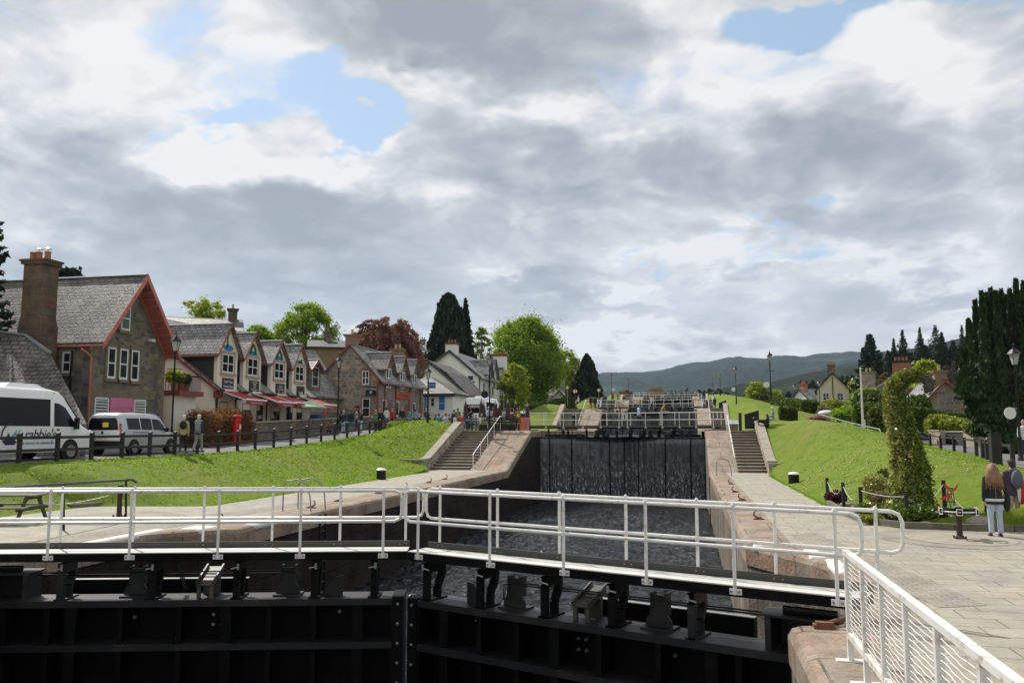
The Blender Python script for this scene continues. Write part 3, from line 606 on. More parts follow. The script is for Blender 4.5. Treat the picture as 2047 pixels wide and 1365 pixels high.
    for nm,posts,w,e0,e1 in(('front_railing',posts_f,.035,-1,1),('back_railing',posts_b,-.60,-1,1)):
        b=MB(); ua=min(posts)-.32; ub=max(posts)+.32
        rail_loop(b,ua if side=='right' else ua-1.5,ub,F(w),1.36,.83,side=='right',True)
        rl=b.build(nm,WHITE,g,smooth=True)
        for u in posts:
            zt=1.42; b=MB(); b.lathe((u,F(w),0),[(.024,.2 if w>0 else .42),(.024,1.36),(.034,1.365),(.03,1.40),(.012,1.42)],10)
            b.lathe((u,F(w),0),[(.034,.80),(.037,.83),(.034,.86)],10)
            if w>0: bx(b,u-.085,u+.085,.0,.016,.195,.275); bx(b,u-.02,u+.02,.016,.045,.2,.27)
            po=b.build('post',WHITE,rl,smooth=True)
            b=MB()
            if w>0:
                for d in(-.055,.055): b.lathe((u+d,F(.016),.235),[(.0,-.004),(.016,-.004),(.016,.012),(0,.014)],8,'y')
            else:
                for d in(-.1,.02): b.lathe((u+d,F(-.565),.36),[(.0,-.004),(.012,-.004),(.012,.01),(0,.012)],8,'y')
            b.build('bolts',GALV,rl)
    g.location=(0,0,0); g.rotation_euler=(0,0,0); return g
HR=Vector((2.02,11.36)); MR=Vector((-4.79,14.07)); HL=Vector((-12.35,12.17)); ML=Vector((-4.96,14.12))
aR=math.atan2(MR.y-HR.y,MR.x-HR.x); aL=math.atan2(ML.y-HL.y,ML.x-HL.x)
def upos(H,a,pts): return [ (Vector(p)-H).dot(Vector((math.cos(a),math.sin(a)))) for p in pts]
pfR=upos(HR,aR,[(1.82,11.44),(.56,11.87),(-.7,12.23),(-1.98,12.75),(-3.27,13.27),(-4.62,14.0)])
pbR=upos(HR,aR,[(-4.45,14.49),(-3.31,13.94),(-2.17,13.47),(-1.06,13.01),(.01,12.56),(1.09,12.18),(2.35,11.75)])
pfL=upos(HL,aL,[(-12.2,12.2),(-10.83,12.57),(-9.52,13.0),(-8.04,13.28),(-6.69,13.69),(-5.28,13.99)])
pbL=upos(HL,aL,[(-12.3,12.9),(-11.07,13.08),(-9.82,13.35),(-8.6,13.61),(-7.39,13.86),(-6.21,14.18),(-5.04,14.43)])
LR=(MR-HR).length; LL=(ML-HL).length
brR=[u for u in upos(HR,aR,[tuple(atZ(x,1150,.1)[:2]) for x in()])] or [LR*.30,LR*.47,LR*.63,LR*.80,LR*.955]
brL=[LL*.235,LL*.435,LL*.625,LL*.80,LL*.935]
ORD=['nearest','second','third','fourth','farthest']
gr=gate_leaf('right',aR,LR,pfR,pbR,brR,'right leaf of the nearest lock gate, black steel with a white railed walkway','lock gate leaves')
gl=gate_leaf('left',aL,LL,pfL,pbL,brL,'left leaf of the nearest lock gate, black steel with a white railed walkway','lock gate leaves')
gr.location=(HR.x,HR.y,0); gr.rotation_euler=(0,0,aR); gl.location=(HL.x,HL.y,0); gl.rotation_euler=(0,0,aL)
GATES=[]
for k in range(1,5):
    dy=GY[k]-GY[0]
    for g0,H,a,nm in((gr,HR,aR,'right'),(gl,HL,aL,'left')):
        GATES.append(dup(g0,(H.x,H.y+dy,LV[k]),a,'%s leaf of the %s lock gate up the flight, white railings above dark steel'%(nm,ORD[k])))
# sheets of water spilling over the closed upper gates
for k in (1,2,3):
    dy=GY[k]-GY[0]
    for H,a,L,s,nm in((HR,aR,LR,1,'right'),(HL,aL,LL,-1,'left')):
        ca,sa=math.cos(a),math.sin(a); rows=[]; top=WL[k+1]-.09; bot=WL[k]-.05; nU=70; nZ=26
        for i in range(nU+1):
            u=(.12+.875*i/nU)*L; r=[]
            rip=.02*math.sin(i*1.7)+.10*mnoise.noise(Vector((u*1.8,k*9+s,0)))
            for j in range(nZ+1):
                t=j/nZ; w=-.55+.75*min(1,t*14)+.10*math.sqrt(t)+ (rip+.05*mnoise.noise(Vector((u*3,t*12,k+s))))*min(1,t*3)
                z=top+.1-t*(top+.1-bot) if t>.04 else top+.1-.25*t
                yy=s*w; r.append((H.x+ca*u-sa*yy,H.y+dy+sa*u+ca*yy,z))
            rows.append(r)
        b=MB(); cuts=[9+int(5*RNG.random()),26+int(9*RNG.random()),52+int(9*RNG.random())]
        last=0
        for c in cuts+[nU]:
            if c-last>1: b.grid(rows[last:c+ (0 if c<nU else 1)])
            last=c
        o=b.build('waterfall',FALL,kind='stuff',fix=False,smooth='all',uv=False); o['label']='dark sheet of water spilling over the %s leaf of the %s gate'%(nm,ORD[k])
        b=MB(); b.grid([[r[-1],(r[-1][0],r[-1][1]-.45-.25*random.random(),WL[k]+.03)] for r in rows]); o=b.build('foam',mat('white_water_foam',(.5,.5,.52),.6,var=.5,scale=4,bmp=.8),kind='stuff',fix=False,uv=False); o['label']='pale foam at the foot of the %s %s waterfall'%(ORD[k],nm)
# ------------------------------------------------------------ flights of steps
def steps(x0,x1,k,side):
    a,b_=RAMPS[k]; lo,hi=LV[k],LV[k+1]; n=14; lab='%s flight of stone steps beside the %s ramp on the %s quay'%(('long','second','third','fourth')[k] if k else 'nearest',('lowest','second','third','fourth')[k],side)
    t=thing('stone_steps',lab,'steps',(x0,a,lo),'flights of steps')
    b=MB(); tr=(b_-a)/n; rs=(hi-lo)/n
    for i in range(n): b.box(x0,x1,a+i*tr,b_,lo+i*rs,lo+(i+1)*rs-.045)
    b.build('riser_block',mat('shaded_riser_stone',(.13,.11,.085),.9,var=.25,bmp=.4),t)  # risers darker than the treads: their shade put into the stone colour
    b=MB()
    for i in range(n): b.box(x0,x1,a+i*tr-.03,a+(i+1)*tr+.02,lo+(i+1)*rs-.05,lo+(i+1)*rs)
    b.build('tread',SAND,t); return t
def parapet(xa,xb,k,side,sgn):
    a,b_=RAMPS[k]; lo,hi=LV[k],LV[k+1]
    t=thing('stone_parapet','sloping rubble parapet with pale flat coping beside the %s steps on the %s bank'%(('nearest','second','third','fourth')[k],side),'wall',(xa,a,lo),'parapets beside the steps')
    P=[(a-.9,lo+.62),(a-.1,lo+.66),(b_-.9,hi+.52),(b_+.1,hi+.52)]
    b=MB()
    for (y0,z0),(y1,z1) in zip(P,P[1:]): b.hexa([(xa,y0,lo-.4),(xb,y0,lo-.4),(xb,y1,lo-.4),(xa,y1,lo-.4),(xa,y0,z0),(xb,y0,z0),(xb,y1,z1),(xa,y1,z1)])
    b.build('wall_face',STONEB,t)
    b=MB(); e=.05
    for i,((y0,z0),(y1,z1)) in enumerate(zip(P,P[1:])):
        m=max(1,int((y1-y0)/1.05))
        for j in range(m):
            ya,yb_=y0+(y1-y0)*j/m+.008,y0+(y1-y0)*(j+1)/m-.008; za,zc=z0+(z1-z0)*j/m,z0+(z1-z0)*(j+1)/m
            b.hexa([(xa-e,ya,za+.002),(xb+e,ya,za+.002),(xb+e,yb_,zc+.002),(xa-e,yb_,zc+.002),(xa-e,ya,za+.11),(xb+e,ya,za+.11),(xb+e,yb_,zc+.11),(xa-e,yb_,zc+.11)])
    b.build('coping_slabs',SAND,t)
    if sgn<0:
        b=MB(); b.box(xa-1.6,xb,a-1.35,a-.9,lo-.2,lo+.58); b.build('end_pier',STONEB,t); b=MB(); b.box(xa-1.68,xb+.05,a-1.42,a-.88,lo+.582,lo+.70); b.build('pier_cap',SAND,t)
    else:
        b=MB(); b.box(xa,xb+.5,a-1.3,a-.9,lo-.2,lo+.5); b.build('end_pier',STONEB,t); b=MB(); b.box(xa-.05,xb+.56,a-1.36,a-.88,lo+.502,lo+.62); b.build('pier_cap',SAND,t)
def stair_rail(x,k,side,n):
    a,b_=RAMPS[k]; lo,hi=LV[k],LV[k+1]; t=thing('handrail','white tubular handrail down the %s steps on the %s side'%(('nearest','second','third','fourth')[k],side),'handrail',(x,a,lo),'white handrails on the steps')
    zf=lambda Y:lo+(hi-lo)*(Y-a)/(b_-a)
    Ys=[a+.4+(b_-a-.3)*i/(n-1) for i in range(n)]
    b=MB(); b.tube([(x,a+.4,zf(a+.4)),(x,a+.4,zf(a)+.93),(x,a+.5,zf(a)+1.0),(x,Ys[-1],zf(Ys[-1])+1.03),(x,Ys[-1]+.5,hi+1.0)],.03,8); b.build('rail',WHITE,t,smooth=True)
    for Y in Ys[1:]: b=MB(); b.tube([(x,Y,min(hi,zf(Y))),(x,Y,min(hi,zf(Y))+1.02)],.024,8); b.build('post',WHITE,t,smooth=True)
for k in range(4):
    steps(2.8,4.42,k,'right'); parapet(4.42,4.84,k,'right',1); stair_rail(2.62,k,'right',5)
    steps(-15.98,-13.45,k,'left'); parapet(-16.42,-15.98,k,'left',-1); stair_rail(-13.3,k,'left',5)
# ------------------------------------------------------------ building kit
def fp(face,p,a,z,d):
    return {'+x':(p+d,a,z),'-x':(p-d,a,z),'-y':(a,p-d,z),'+y':(a,p+d,z)}[face]
def fbox(b,face,p,a0,a1,z0,z1,d0,d1):
    A=fp(face,p,a0,z0,d0); B=fp(face,p,a1,z1,d1); b.box(A[0],B[0],A[1],B[1],A[2],B[2])
def win(parent,face,p,a,z,w,h,nx=2,ny=2,frame=None,sur=None,sill=None,name='window',ft=.05):
    frame=frame or UPVC; b=MB(); w2=w/2
    if sur:
        fbox(b,face,p,a-w2-.16,a-w2,z-.0,z+h+.2,.0,.05); fbox(b,face,p,a+w2,a+w2+.16,z-.0,z+h+.2,.0,.05); fbox(b,face,p,a-w2,a+w2,z+h,z+h+.2,.0,.055); b.build('window_surround',sur,parent)
    if sill: b=MB(); fbox(b,face,p,a-w2-.2,a+w2+.2,z-.16,z,.0,.12); b.build('window_sill',sill,parent)
    b=MB(); t=ft
    fbox(b,face,p,a-w2,a-w2+t,z,z+h,.0,.035); fbox(b,face,p,a+w2-t,a+w2,z,z+h,.0,.035); fbox(b,face,p,a-w2+t,a+w2-t,z,z+t*1.4,.0,.037); fbox(b,face,p,a-w2+t,a+w2-t,z+h-t,z+h,.0,.037)
    for i in range(1,nx): fbox(b,face,p,a-w2+w*i/nx-t*.55,a-w2+w*i/nx+t*.55,z+t,z+h-t,.0,.03)
    for i in range(1,ny): fbox(b,face,p,a-w2+t,a+w2-t,z+h*i/ny-t*.4,z+h*i/ny+t*.4,.0,.033)
    f=b.build(name,frame,parent)
    b=MB(); fbox(b,face,p,a-w2+t*.5,a+w2-t*.5,z+t*.5,z+h-t*.5,.002,.014); b.build('pane',GLASS,f); return f
def gable_prism(axis,x0,x1,y0,y1,zg,ze,zr,e0=None):
    """walls of a pitched house, gable ends included"""
    b=MB(); e1=ze if e0 is None else e0
    if axis=='x': m=(y0+y1)/2; P=[(y0,zg),(y1,zg),(y1,ze),(m,zr),(y0,e1)]; b.prism(P,lambda p:(x0,p[0],p[1]),lambda p:(x1,p[0],p[1]))
    else: m=(x0+x1)/2; P=[(x0,zg),(x1,zg),(x1,ze),(m,zr),(x0,e1)]; b.prism(P,lambda p:(p[0],y0,p[1]),lambda p:(p[0],y1,p[1]))
    return b
def roof(parent,axis,x0,x1,y0,y1,ze,zr,m,oe=.3,og=.3,t=.13,ridge=LEAD,barge=None,name='roof',faces=(1,1),bh=.22):
    b=MB(); lo,hi,r0,r1=(y0,y1,x0,x1) if axis=='x' else (x0,x1,y0,y1); mid=(lo+hi)/2; sl=(zr-ze)/((hi-lo)/2)
    Pt=(lambda a,r,z:(r,a,z)) if axis=='x' else (lambda a,r,z:(a,r,z))
    for sg,e in((-1,lo),(1,hi)):
        if not faces[0 if sg<0 else 1]: continue
        ee=e+sg*oe; zz=ze-sl*oe; up=.02
        b.prism([(mid,zr+up),(ee,zz+up),(ee,zz+up+t),(mid,zr+up+t*1.25)],lambda p:Pt(p[0],r0-og,p[1]),lambda p:Pt(p[0],r1+og,p[1]))
    o=b.build(name,m,parent)
    if ridge:
        b=MB(); b.prism([(mid-.14,zr+t*1.05),(mid,zr+t*1.25+.05),(mid+.14,zr+t*1.05),(mid,zr+t*1.1)],lambda p:Pt(p[0],r0-og-.01,p[1]),lambda p:Pt(p[0],r1+og+.01,p[1])); b.build('ridge',ridge,o)
    if barge:
        for r,sg2 in((r0-og,-1),(r1+og,1)):
            b=MB()
            for sg,e in((-1,lo),(1,hi)):
                ee=e+sg*oe; zz=ze-sl*oe
                b.prism([(mid,zr+t*1.25+.03),(ee-sg*-.02,zz+t+.03),(ee-sg*-.02,zz+t-bh),(mid,zr+t-bh-.02)],lambda p:Pt(p[0],r+sg2*.003,p[1]),lambda p:Pt(p[0],r+sg2*.05,p[1]))
            b.build('bargeboard',barge,o)
        for sg,e in((-1,lo),(1,hi)):
            if faces[0 if sg<0 else 1]:
                ee=e+sg*(oe+.05); zz=ze-sl*oe; b=MB(); b.tube([Pt(ee,r0-og,zz),Pt(ee,r1+og,zz)],.06,6); b.build('gutter',barge if barge in(REDW,REDB) else BLKP,o)
    return o
def chimney(parent,cx,cy,z0,z1,wx,wy,m,pots=3,potm=None,cap=True,capm=None,axis='x'):
    b=MB(); b.box(cx-wx/2,cx+wx/2,cy-wy/2,cy+wy/2,z0,z1); c=b.build('chimney',m,parent)
    if cap: b=MB(); b.box(cx-wx/2-.1,cx+wx/2+.1,cy-wy/2-.1,cy+wy/2+.1,z1,z1+.14); b.box(cx-wx/2-.16,cx+wx/2+.16,cy-wy/2-.16,cy+wy/2+.16,z1+.142,z1+.24); b.build('chimney_cap',capm or m,c)
    for i in range(pots):
        s=(i-(pots-1)/2)*.42; px,py=(cx+s,cy) if axis=='x' else (cx,cy+s)
        b=MB(); b.lathe((px,py,z1+.1),[(.14,0),(.12,.15),(.11,.5),(.135,.52),(.135,.6),(.09,.6),(.09,.5)],10); b.build('chimney_pot',potm or POT,c)
    return c
def text(txt,size,loc,face,m,parent,shear=0,ext=.004,name='lettering',align='CENTER',spacing=1.0):
    c=bpy.data.curves.new(name,'FONT'); c.body=txt; c.size=size; c.align_x=align; c.align_y='CENTER'; c.extrude=ext; c.shear=shear; c.space_character=spacing
    tmp=bpy.data.objects.new('tmp',c); me=bpy.data.meshes.new_from_object(tmp); bpy.data.objects.remove(tmp); me.materials.clear(); me.materials.append(m); me.name=name
    o=bpy.data.objects.new(name,me); COL.objects.link(o)
    o.rotation_euler={'+x':(pi/2,0,pi/2),'-y':(pi/2,0,0),'-x':(pi/2,0,-pi/2),'up':(0,0,0)}[face]
    off=ORG.get(parent.name,Vector((0,0,0))); o.parent=parent; o.location=Vector(loc)-off; return o
def pipe(parent,pts,m=BLKP,r=.045,name='downpipe'): b=MB(); b.tube(pts,r,8); return b.build(name,m,parent,smooth=True)
def board(parent,face,p,a,z,w,h,m,d=.04,name='sign_board'): b=MB(); fbox(b,face,p,a-w/2,a+w/2,z-h/2,z+h/2,.0,d); return b.build(name,m,parent)
# ------------------------------------------------------------ house with the salmon gable
XG=-29.0
y0=atX(182,700,XG).y; y1=atX(331,700,XG).y; ym=(y0+y1)/2; ZA=atX(281,560,XG).z; ZE=atX(186,694,XG).z+.22
h1=thing('stone_house','grey stone house with salmon red bargeboards, tall chimney and pink shop door','house',(XG,ym,1.4))
gable_prism('x',-46,XG,y0,y1,1.2,ZE,ZA).build('wall',STONEG,h1)
sl=(ZA-ZE)/((y1-y0)/2)
roof(h1,'x',-46,XG,y0,y1,ZE,ZA,SLATEB,oe=.14,og=.8,barge=REDB,bh=.30,t=.15)
# boarded soffit with brackets under the verge
b=MB(); b2=MB()
for sg,e in((-1,y0),(1,y1)):
    n=11
    for i in range(n):
        t=(i+.5)/n; y=ym+(e+sg*.1-ym)*t; z=ZA-(abs(y-ym))*sl-.06; b2.beam((XG+.02,y,z-.10),(XG+.76,y,z-.10),.10,.16,(0,sg*sl,1))
    b.beam((XG+.40,ym,ZA-.02),(XG+.40,e+sg*.12,ZA-abs(e+sg*.12-ym)*sl-.02),.74,.03,(0,sg*sl,1)); b.beam((XG+.035,ym,ZA-.22),(XG+.035,e+sg*.1,ZA-abs(e+sg*.1-ym)*sl-.22),.05,.16,(0,sg*sl,1))
b.build('soffit_boards',REDB,h1); b2.build('soffit_brackets',REDB,h1)
def wpx(parent,face,p,xa,xb,yt,yb,nx,ny,**k):   # a window given by its outline in the photo, resolved onto its own wall plane
    f=(lambda x,y:atX(x,y,p)) if face in('+x','-x') else (lambda x,y:atY(x,y,p)); xm=(xa+xb)/2; i=1 if face in('+x','-x') else 0
    A=f(xa,(yt+yb)/2)[i]; B=f(xb,(yt+yb)/2)[i]; z1=f(xm,yt).z; z0=f(xm,yb).z
    return win(parent,face,p,(A+B)/2,z0,abs(B-A),z1-z0,nx,ny,**k)
for xa,xb,yt,yb in((214,231,694,757),(238,255,697,759),(261,277,700,762)): wpx(h1,'+x',XG,xa,xb,yt,yb,1,2,sur=QUOIN,sill=QUOIN,ft=.09)
wpx(h1,'+x',XG,242,260,612,661,1,2,sur=QUOIN,sill=QUOIN,ft=.08)
wpx(h1,'-y',y0,125,143,703,746,1,2,sur=QUOIN,sill=QUOIN,ft=.09)
# quoins up the corners
b=MB()
for k in range(13):
    z=1.5+k*.42; 
    if z+.36>ZE: break
    w=.5 if k%2 else .3
    for yy,sg in((y0,1),(y1,-1)): fbox(b,'+x',XG,yy,yy+sg*w,z,z+.38,.0,.02)
b.build('quoins',QUOIN,h1)
# shopfront
g=lambda x,y:atX(x,y,XG)
ya,yb=g(188,800).y,g(300,800).y; zt=g(250,796).z
b=MB(); fbox(b,'+x',XG,ya-.3,yb+.35,zt,zt+.42,.0,.04); b.build('lintel',QUOIN,h1)
sw=win(h1,'+x',XG,(g(189,800).y+g(217,800).y)/2,1.9,abs(g(217,800).y-g(189,800).y),zt-1.95,1,1,ft=.07,name='shop_window')
sw2=win(h1,'+x',XG,(g(268,800).y+g(291,800).y)/2,1.9,abs(g(291,800).y-g(268,800).y),zt-1.95,1,1,ft=.07,name='shop_window')
for s_,(a0,a1) in((sw,(g(191,800).y,g(215,800).y)),(sw2,(g(270,800).y,g(289,800).y))):
    b=MB()
    for k in range(15): fbox(b,'+x',XG,a0,a1,2.0+k*.145,2.09+k*.145,.016,.022)
    b.build('window_blind',mat('pale_blind',(.5,.55,.53),.6,bmp=0),s_)
b=MB(); da,db=g(219,800).y,g(266,800).y; w_=(db-da)
fbox(b,'+x',XG,da,da+.12,1.4,zt,.0,.06); fbox(b,'+x',XG,db-.12,db,1.4,zt,.0,.06); fbox(b,'+x',XG,da+.12,db-.12,zt-.5,zt,.0,.05); fbox(b,'+x',XG,da+.12,db-.12,1.4,zt-.5,.0,.012)
dr=b.build('door',PINK,h1); b=MB(); fbox(b,'+x',XG,db-.95,db-.35,2.1,zt-.7,.0,.02); fbox(b,'+x',XG,da+.25,da+.5,2.6,zt-.9,.0,.02); b.build('door_glass',GLASS,dr)
pipe(h1,[(XG-.2,y0-.48,ZE-.35),(XG+.0,y0-.35,ZE-.5),(XG+.05,y0-.02,ZE-.75),(XG+.07,y0-.02,1.3)],REDB,.055)
pipe(h1,[(XG-1.0,y0-.1,ZE-.4),(XG-1.0,y0-.1,1.3)],BLKP,.06)
b=MB(); fbox(b,'+x',XG,g(297,680).y,g(305,680).y,g(300,683).z,g(300,678).z,.0,.2); b.build('burglar_alarm',UPVC,h1)
# the wing with the big chimney stack towards the camera
yc=y0-.4; c0=atY(46,560,yc-1.0); c1=atY(89,560,yc-1.0); cx=(c0.x+c1.x)/2; cw=c1.x-c0.x
zc=atY(78,527,yc-1.0).z
ch=chimney(h1,cx,yc-.55,3.4,zc,cw,.9,CHIM,0,cap=True)
b=MB(); zs=atY(78,652,yc-1).z; b.box(cx-cw*.56,cx+cw*.55,yc-1.08,yc+.0,3.4,zs); b.hexa([(cx-cw*.56,yc-1.08,zs),(cx+cw*.55,yc-1.08,zs),(cx+cw*.55,yc+.0,zs),(cx-cw*.56,yc+.0,zs),(cx-cw*.5,yc-1.02,zs+.5),(cx+cw*.5,yc-1.02,zs+.5),(cx+cw*.5,yc-.1,zs+.5),(cx-cw*.5,yc-.1,zs+.5)]); b.build('chimney_shoulder',CHIM,ch)
for k,(px) in enumerate((66,78,95)):
    x=atY(px,520,yc-.5).x; b=MB(); b.lathe((x,yc-.5,zc+.2),[(.17,0),(.15,.1),(.14,.42),(.16,.44),(.16,.5),(.1,.5)],10); pt=b.build('chimney_pot',POT,ch)
    if k: b=MB(); b.lathe((x,yc-.5,zc+.75),[(.03,-.1),(.03,.06),(.2,.08),(.02,.17)],10); b.build('cowl',STEEL,pt)
# lean-to shed roof, lower left
b=MB(); xr0,xr1=-50,atY(178,700,y0-.3).x
YL0=yc-1.3; p_a=atY(50,670,YL0); p_b=atY(100,706,YL0-.4); p_c=atY(174,848,YL0-3.4); p_d=atY(-60,848,YL0-3.4); p_e=atY(-60,656,YL0)
rr=[p_e,p_a,p_b,p_c,p_d]; b=MB(); b.add([tuple(p) for p in rr]+[(p.x,p.y+.0,1.1) for p in rr],[(0,1,2,3,4),(5,9,8,7,6)]+[(i,5+i,5+(i+1)%5,(i+1)%5) for i in range(5)])
bb=MB(); bb.beam(p_e+Vector((0,0,.03)),p_a+Vector((0,0,.03)),.2,.08); bb.beam(p_a+Vector((0,0,.03)),p_b+Vector((0,0,.03)),.2,.08); bb.build('lead_flashing',LEAD,h1)
shed=b.build('lean_to_roof',SLATEB,h1)
# ------------------------------------------------------------ terrace and side block between the houses
t=thing('balcony_block','low cream block with a railed balcony of potted shrubs beside the stone house','building',(-31,43.5,1.5))
yB=atX(331,800,-29.6).y; yA=yB-.2; yE=yB+1.9
b=MB(); b.box(-36,-28.9,yA,yE,1.3,atX(345,790,-29).z); b.build('wall',CREAM,t)
zt2=atX(345,790,-29).z; b=MB(); b.box(-36,-28.5,yA-.1,yE+.2,zt2,zt2+.28); b.build('parapet_band',REDW,t)
b=MB()
for k in range(22): y=yA+(yE+.1-yA)*k/21; b.tube([(-28.65,y,zt2+.28),(-28.65,y,zt2+1.2)],.012,5)
for k in range(14): x=-28.65-k*.2; b.tube([(x,yE+.1,zt2+.28),(x,yE+.1,zt2+1.2)],.012,5); b.tube([(x,yA-.05,zt2+.28),(x,yA-.05,zt2+1.2)],.012,5)
b.tube([(-31.4,yA-.05,zt2+1.2),(-28.65,yA-.05,zt2+1.2),(-28.65,yE+.1,zt2+1.2),(-31.4,yE+.1,zt2+1.2)],.03,6); b.build('balcony_railing',BLKP,t)
b=MB(); fbox(b,'+x',-28.9,yA+.8,yA+1.3,1.5,2.6,0,.03); b.build('door',BLKP,t)
b=MB()
for k in range(5): fbox(b,'+x',-28.9,yE-.3 if k%2 else yE-.18,yE,1.5+k*.42,1.5+k*.42+.3,0,.02)
b.build('quoins',PINKT,t)
# ------------------------------------------------------------ shop row with four dormers
XS=-29.3
s=thing('shop_building','cream shop building with four slate roofed dormers and red awnings','shop',(XS,54,2))
g=lambda x,y:atX(x,y,XS)
Ya=g(430,780).y; Yb=g(622,780).y; zev=g(432,772).z; zg=1.5
XB=-43.0; XM=-36.2; zri=atX(322,640,XM).z
P=[(XB,zg),(XS,zg),(XS,zev),(XM,zri-.1),(XB,zev+1.5)]
b=MB(); b.prism(P,lambda p:(p[0],Ya,p[1]),lambda p:(p[0],Yb,p[1])); b.build('wall',CREAM,s)
zr2=zri
b=MB()
zk=zr2+(zev-.2-zr2)*(XS-.3-XM)/(XS+.5-XM); b.prism([(XM,zr2+.02),(XS-.3,zk-.12),(XS-.3,zk),(XM,zr2+.18)],lambda p:(p[0],Ya-.25,p[1]),lambda p:(p[0],Yb+.2,p[1]))
DC=[g((a_+c_)/2,730).y for a_,c_ in((443,466),(494,514),(548,566),(590,606))]; seg=[Ya-.25]+[v_ for c_ in DC for v_ in(c_-1.2,c_+1.2)]+[Yb+.2]; SEG=list(zip(seg[::2],seg[1::2]))
for sa,sb in SEG: b.prism([(XS-.32,zk-.1),(XS+.5,zev-.32),(XS+.5,zev-.2),(XS-.32,zk+.02)],lambda p:(p[0],sa,p[1]),lambda p:(p[0],sb,p[1]))
b.prism([(XM,zr2+.02),(XB-.3,zev+1.2),(XB-.3,zev+1.35),(XM,zr2+.18)],lambda p:(p[0],Ya-.25,p[1]),lambda p:(p[0],Yb+.2,p[1])); rf=b.build('roof',SLATE,s)
b=MB(); b.beam((XM,Ya-.2,zr2-.02),(XS+.5,Ya-.2,zev-.32),.06,.3,(0,0,1)); b.build('bargeboard',REDW,rf)
for sa,sb in SEG:
    b=MB(); b.tube([(XS+.55,sa,zev-.25),(XS+.55,sb,zev-.25)],.07,8); b.build('gutter',BLKP,rf)
    b=MB(); b.box(XS+.02,XS+.46,sa+.02,sa+.1,zev-.75,zev-.3); b.box(XS+.02,XS+.46,sb-.1,sb-.02,zev-.75,zev-.3); b.box(XS+.38,XS+.46,sa+.099,sb-.099,zev-.5,zev-.33); b.build('eaves_board',REDW,rf)
D=[((443,466),(708,746),459,648,(430,495)),((494,514),(716,752),511,667,(485,537)),((548,566),(725,758),565,683,(540,585)),((590,606),(732,763),604,690,(583,615))]
XD=XS+.02; yd=[]
for i,((xa,xb),(yt,yb_),xap,yap,ex) in enumerate(D):
    ya_=g(xa,730).y; yb2=g(xb,730).y; yc_=(ya_+yb2)/2; hw=1.18; zap=g(xap,yap).z; ze_=g((xa+xb)/2,(700,712,722,731)[i]).z-.05
    z0=g((xa+xb)/2,yb_).z; z1=g((xa+xb)/2,yt).z; yd.append(yc_)
    d_=MB(); m=yc_; XK=XM+1.0
    d_.prism([(m-hw,zev-1.4),(m+hw,zev-1.4),(m+hw,ze_),(m,zap-.12),(m-hw,ze_)],lambda p:(XD,p[0],p[1]),lambda p:(XD-.25,p[0],p[1])); dm=d_.build('dormer',CREAM,s)
    b=MB(); b.box(XK,XD-.25,m-hw,m-hw+.1,zev-.2,ze_); b.box(XK,XD-.25,m+hw-.1,m+hw,zev-.2,ze_); b.build('dormer_cheek',SLATED,dm)
    roof(dm,'x',XK,XD,m-hw,m+hw,ze_,zap-.12,SLATE,oe=.32,og=.24,barge=REDW,bh=.13,name='dormer_roof')
    w_=abs(yb2-ya_)*1.02; win(dm,'+x',XD,yc_,z0,w_,z1-z0,2,2,ft=.075,sur=PINKT,sill=PINKT)
    # painted oval with loch creature humps
    zo=ze_+.33; b=MB(); b.add([(XD+.012,m+.62*math.cos(a*pi/12),zo-.12+.21*math.sin(a*pi/12)) for a in range(24)],[tuple(range(24))]); ov=b.build('painted_oval',mat('loch_blue_paint',(.02,.22,.50),.6,bmp=0,var=.05),dm)
    b=MB(); GR=mat('creature_green_paint',(.015,.10,.05),.6,var=.3,bmp=0)
    if i==0: pts=[(.18,-.1),(.1,.1),(.1,.5),(.02,.78),(-.12,.8)]; rr=[.09,.06,.035,.035,.05]
    elif i<3: pts=[(-.3,-.12),(-.2,.25),(0,.5),(.2,.25),(.3,-.12)]; rr=[.08]*5
    else: pts=[(-.25,-.1),(-.15,.12),(-.02,-.02),(.08,.1),(.2,-.1)]; rr=[.05]*5
    b.tube([(XD+.02,m-p[0]*1.2,zo+p[1]*1.05) for p in pts],[r*1.05 for r in rr],6)
    if i==3: b.tube([(XD+.02,m+.32,zo-.1),(XD+.02,m+.36,zo+.15),(XD+.02,m+.28,zo+.22)],.035,6)
    o=b.build('painted_creature',GR,ov)
# hanging boards
def brd(i,xa,xb,yt,yb_,lines,mm=SIGNB):
    A=g(xa,(yt+yb_)/2).y; B=g(xb,(yt+yb_)/2).y; z1=g((xa+xb)/2,yt).z; z0=g((xa+xb)/2,yb_).z; bd=board(s,'+x',XD,(A+B)/2,(z0+z1)/2,abs(B-A),z1-z0,mm,.06)
    H=z1-z0
    for tx,sz,f in lines: text(tx,sz,(XD+.066,(A+B)/2,z0+H*f),'+x',TXW,bd)
brd(0,443,465,756,781,[('Loch Ness',.24,.72),('Nessie Shop',.22,.34)])
brd(1,497,516,761,785,[('Souvenirs and gifts',.10,.88),('Nessie',.16,.73),('clothing',.11,.58),('to order',.11,.42),('Scottish knitwear',.12,.26),('for all ages',.11,.12)])
brd(2,550,567,767,789,[('Local',.22,.74),('Ice Cream',.21,.50)])
b=MB(); zz=g(555,785).z
for dy in(-.28,.3): b.lathe((XD+.09,g(558,780).y+dy,zz),[(.01,-.18),(.06,.0),(.075,.06),(.04,.13),(0,.14)],8)
b.build('ice_cream_cones',POTY,s)
brd(3,592,607,772,793,[('café',.42,.34)])
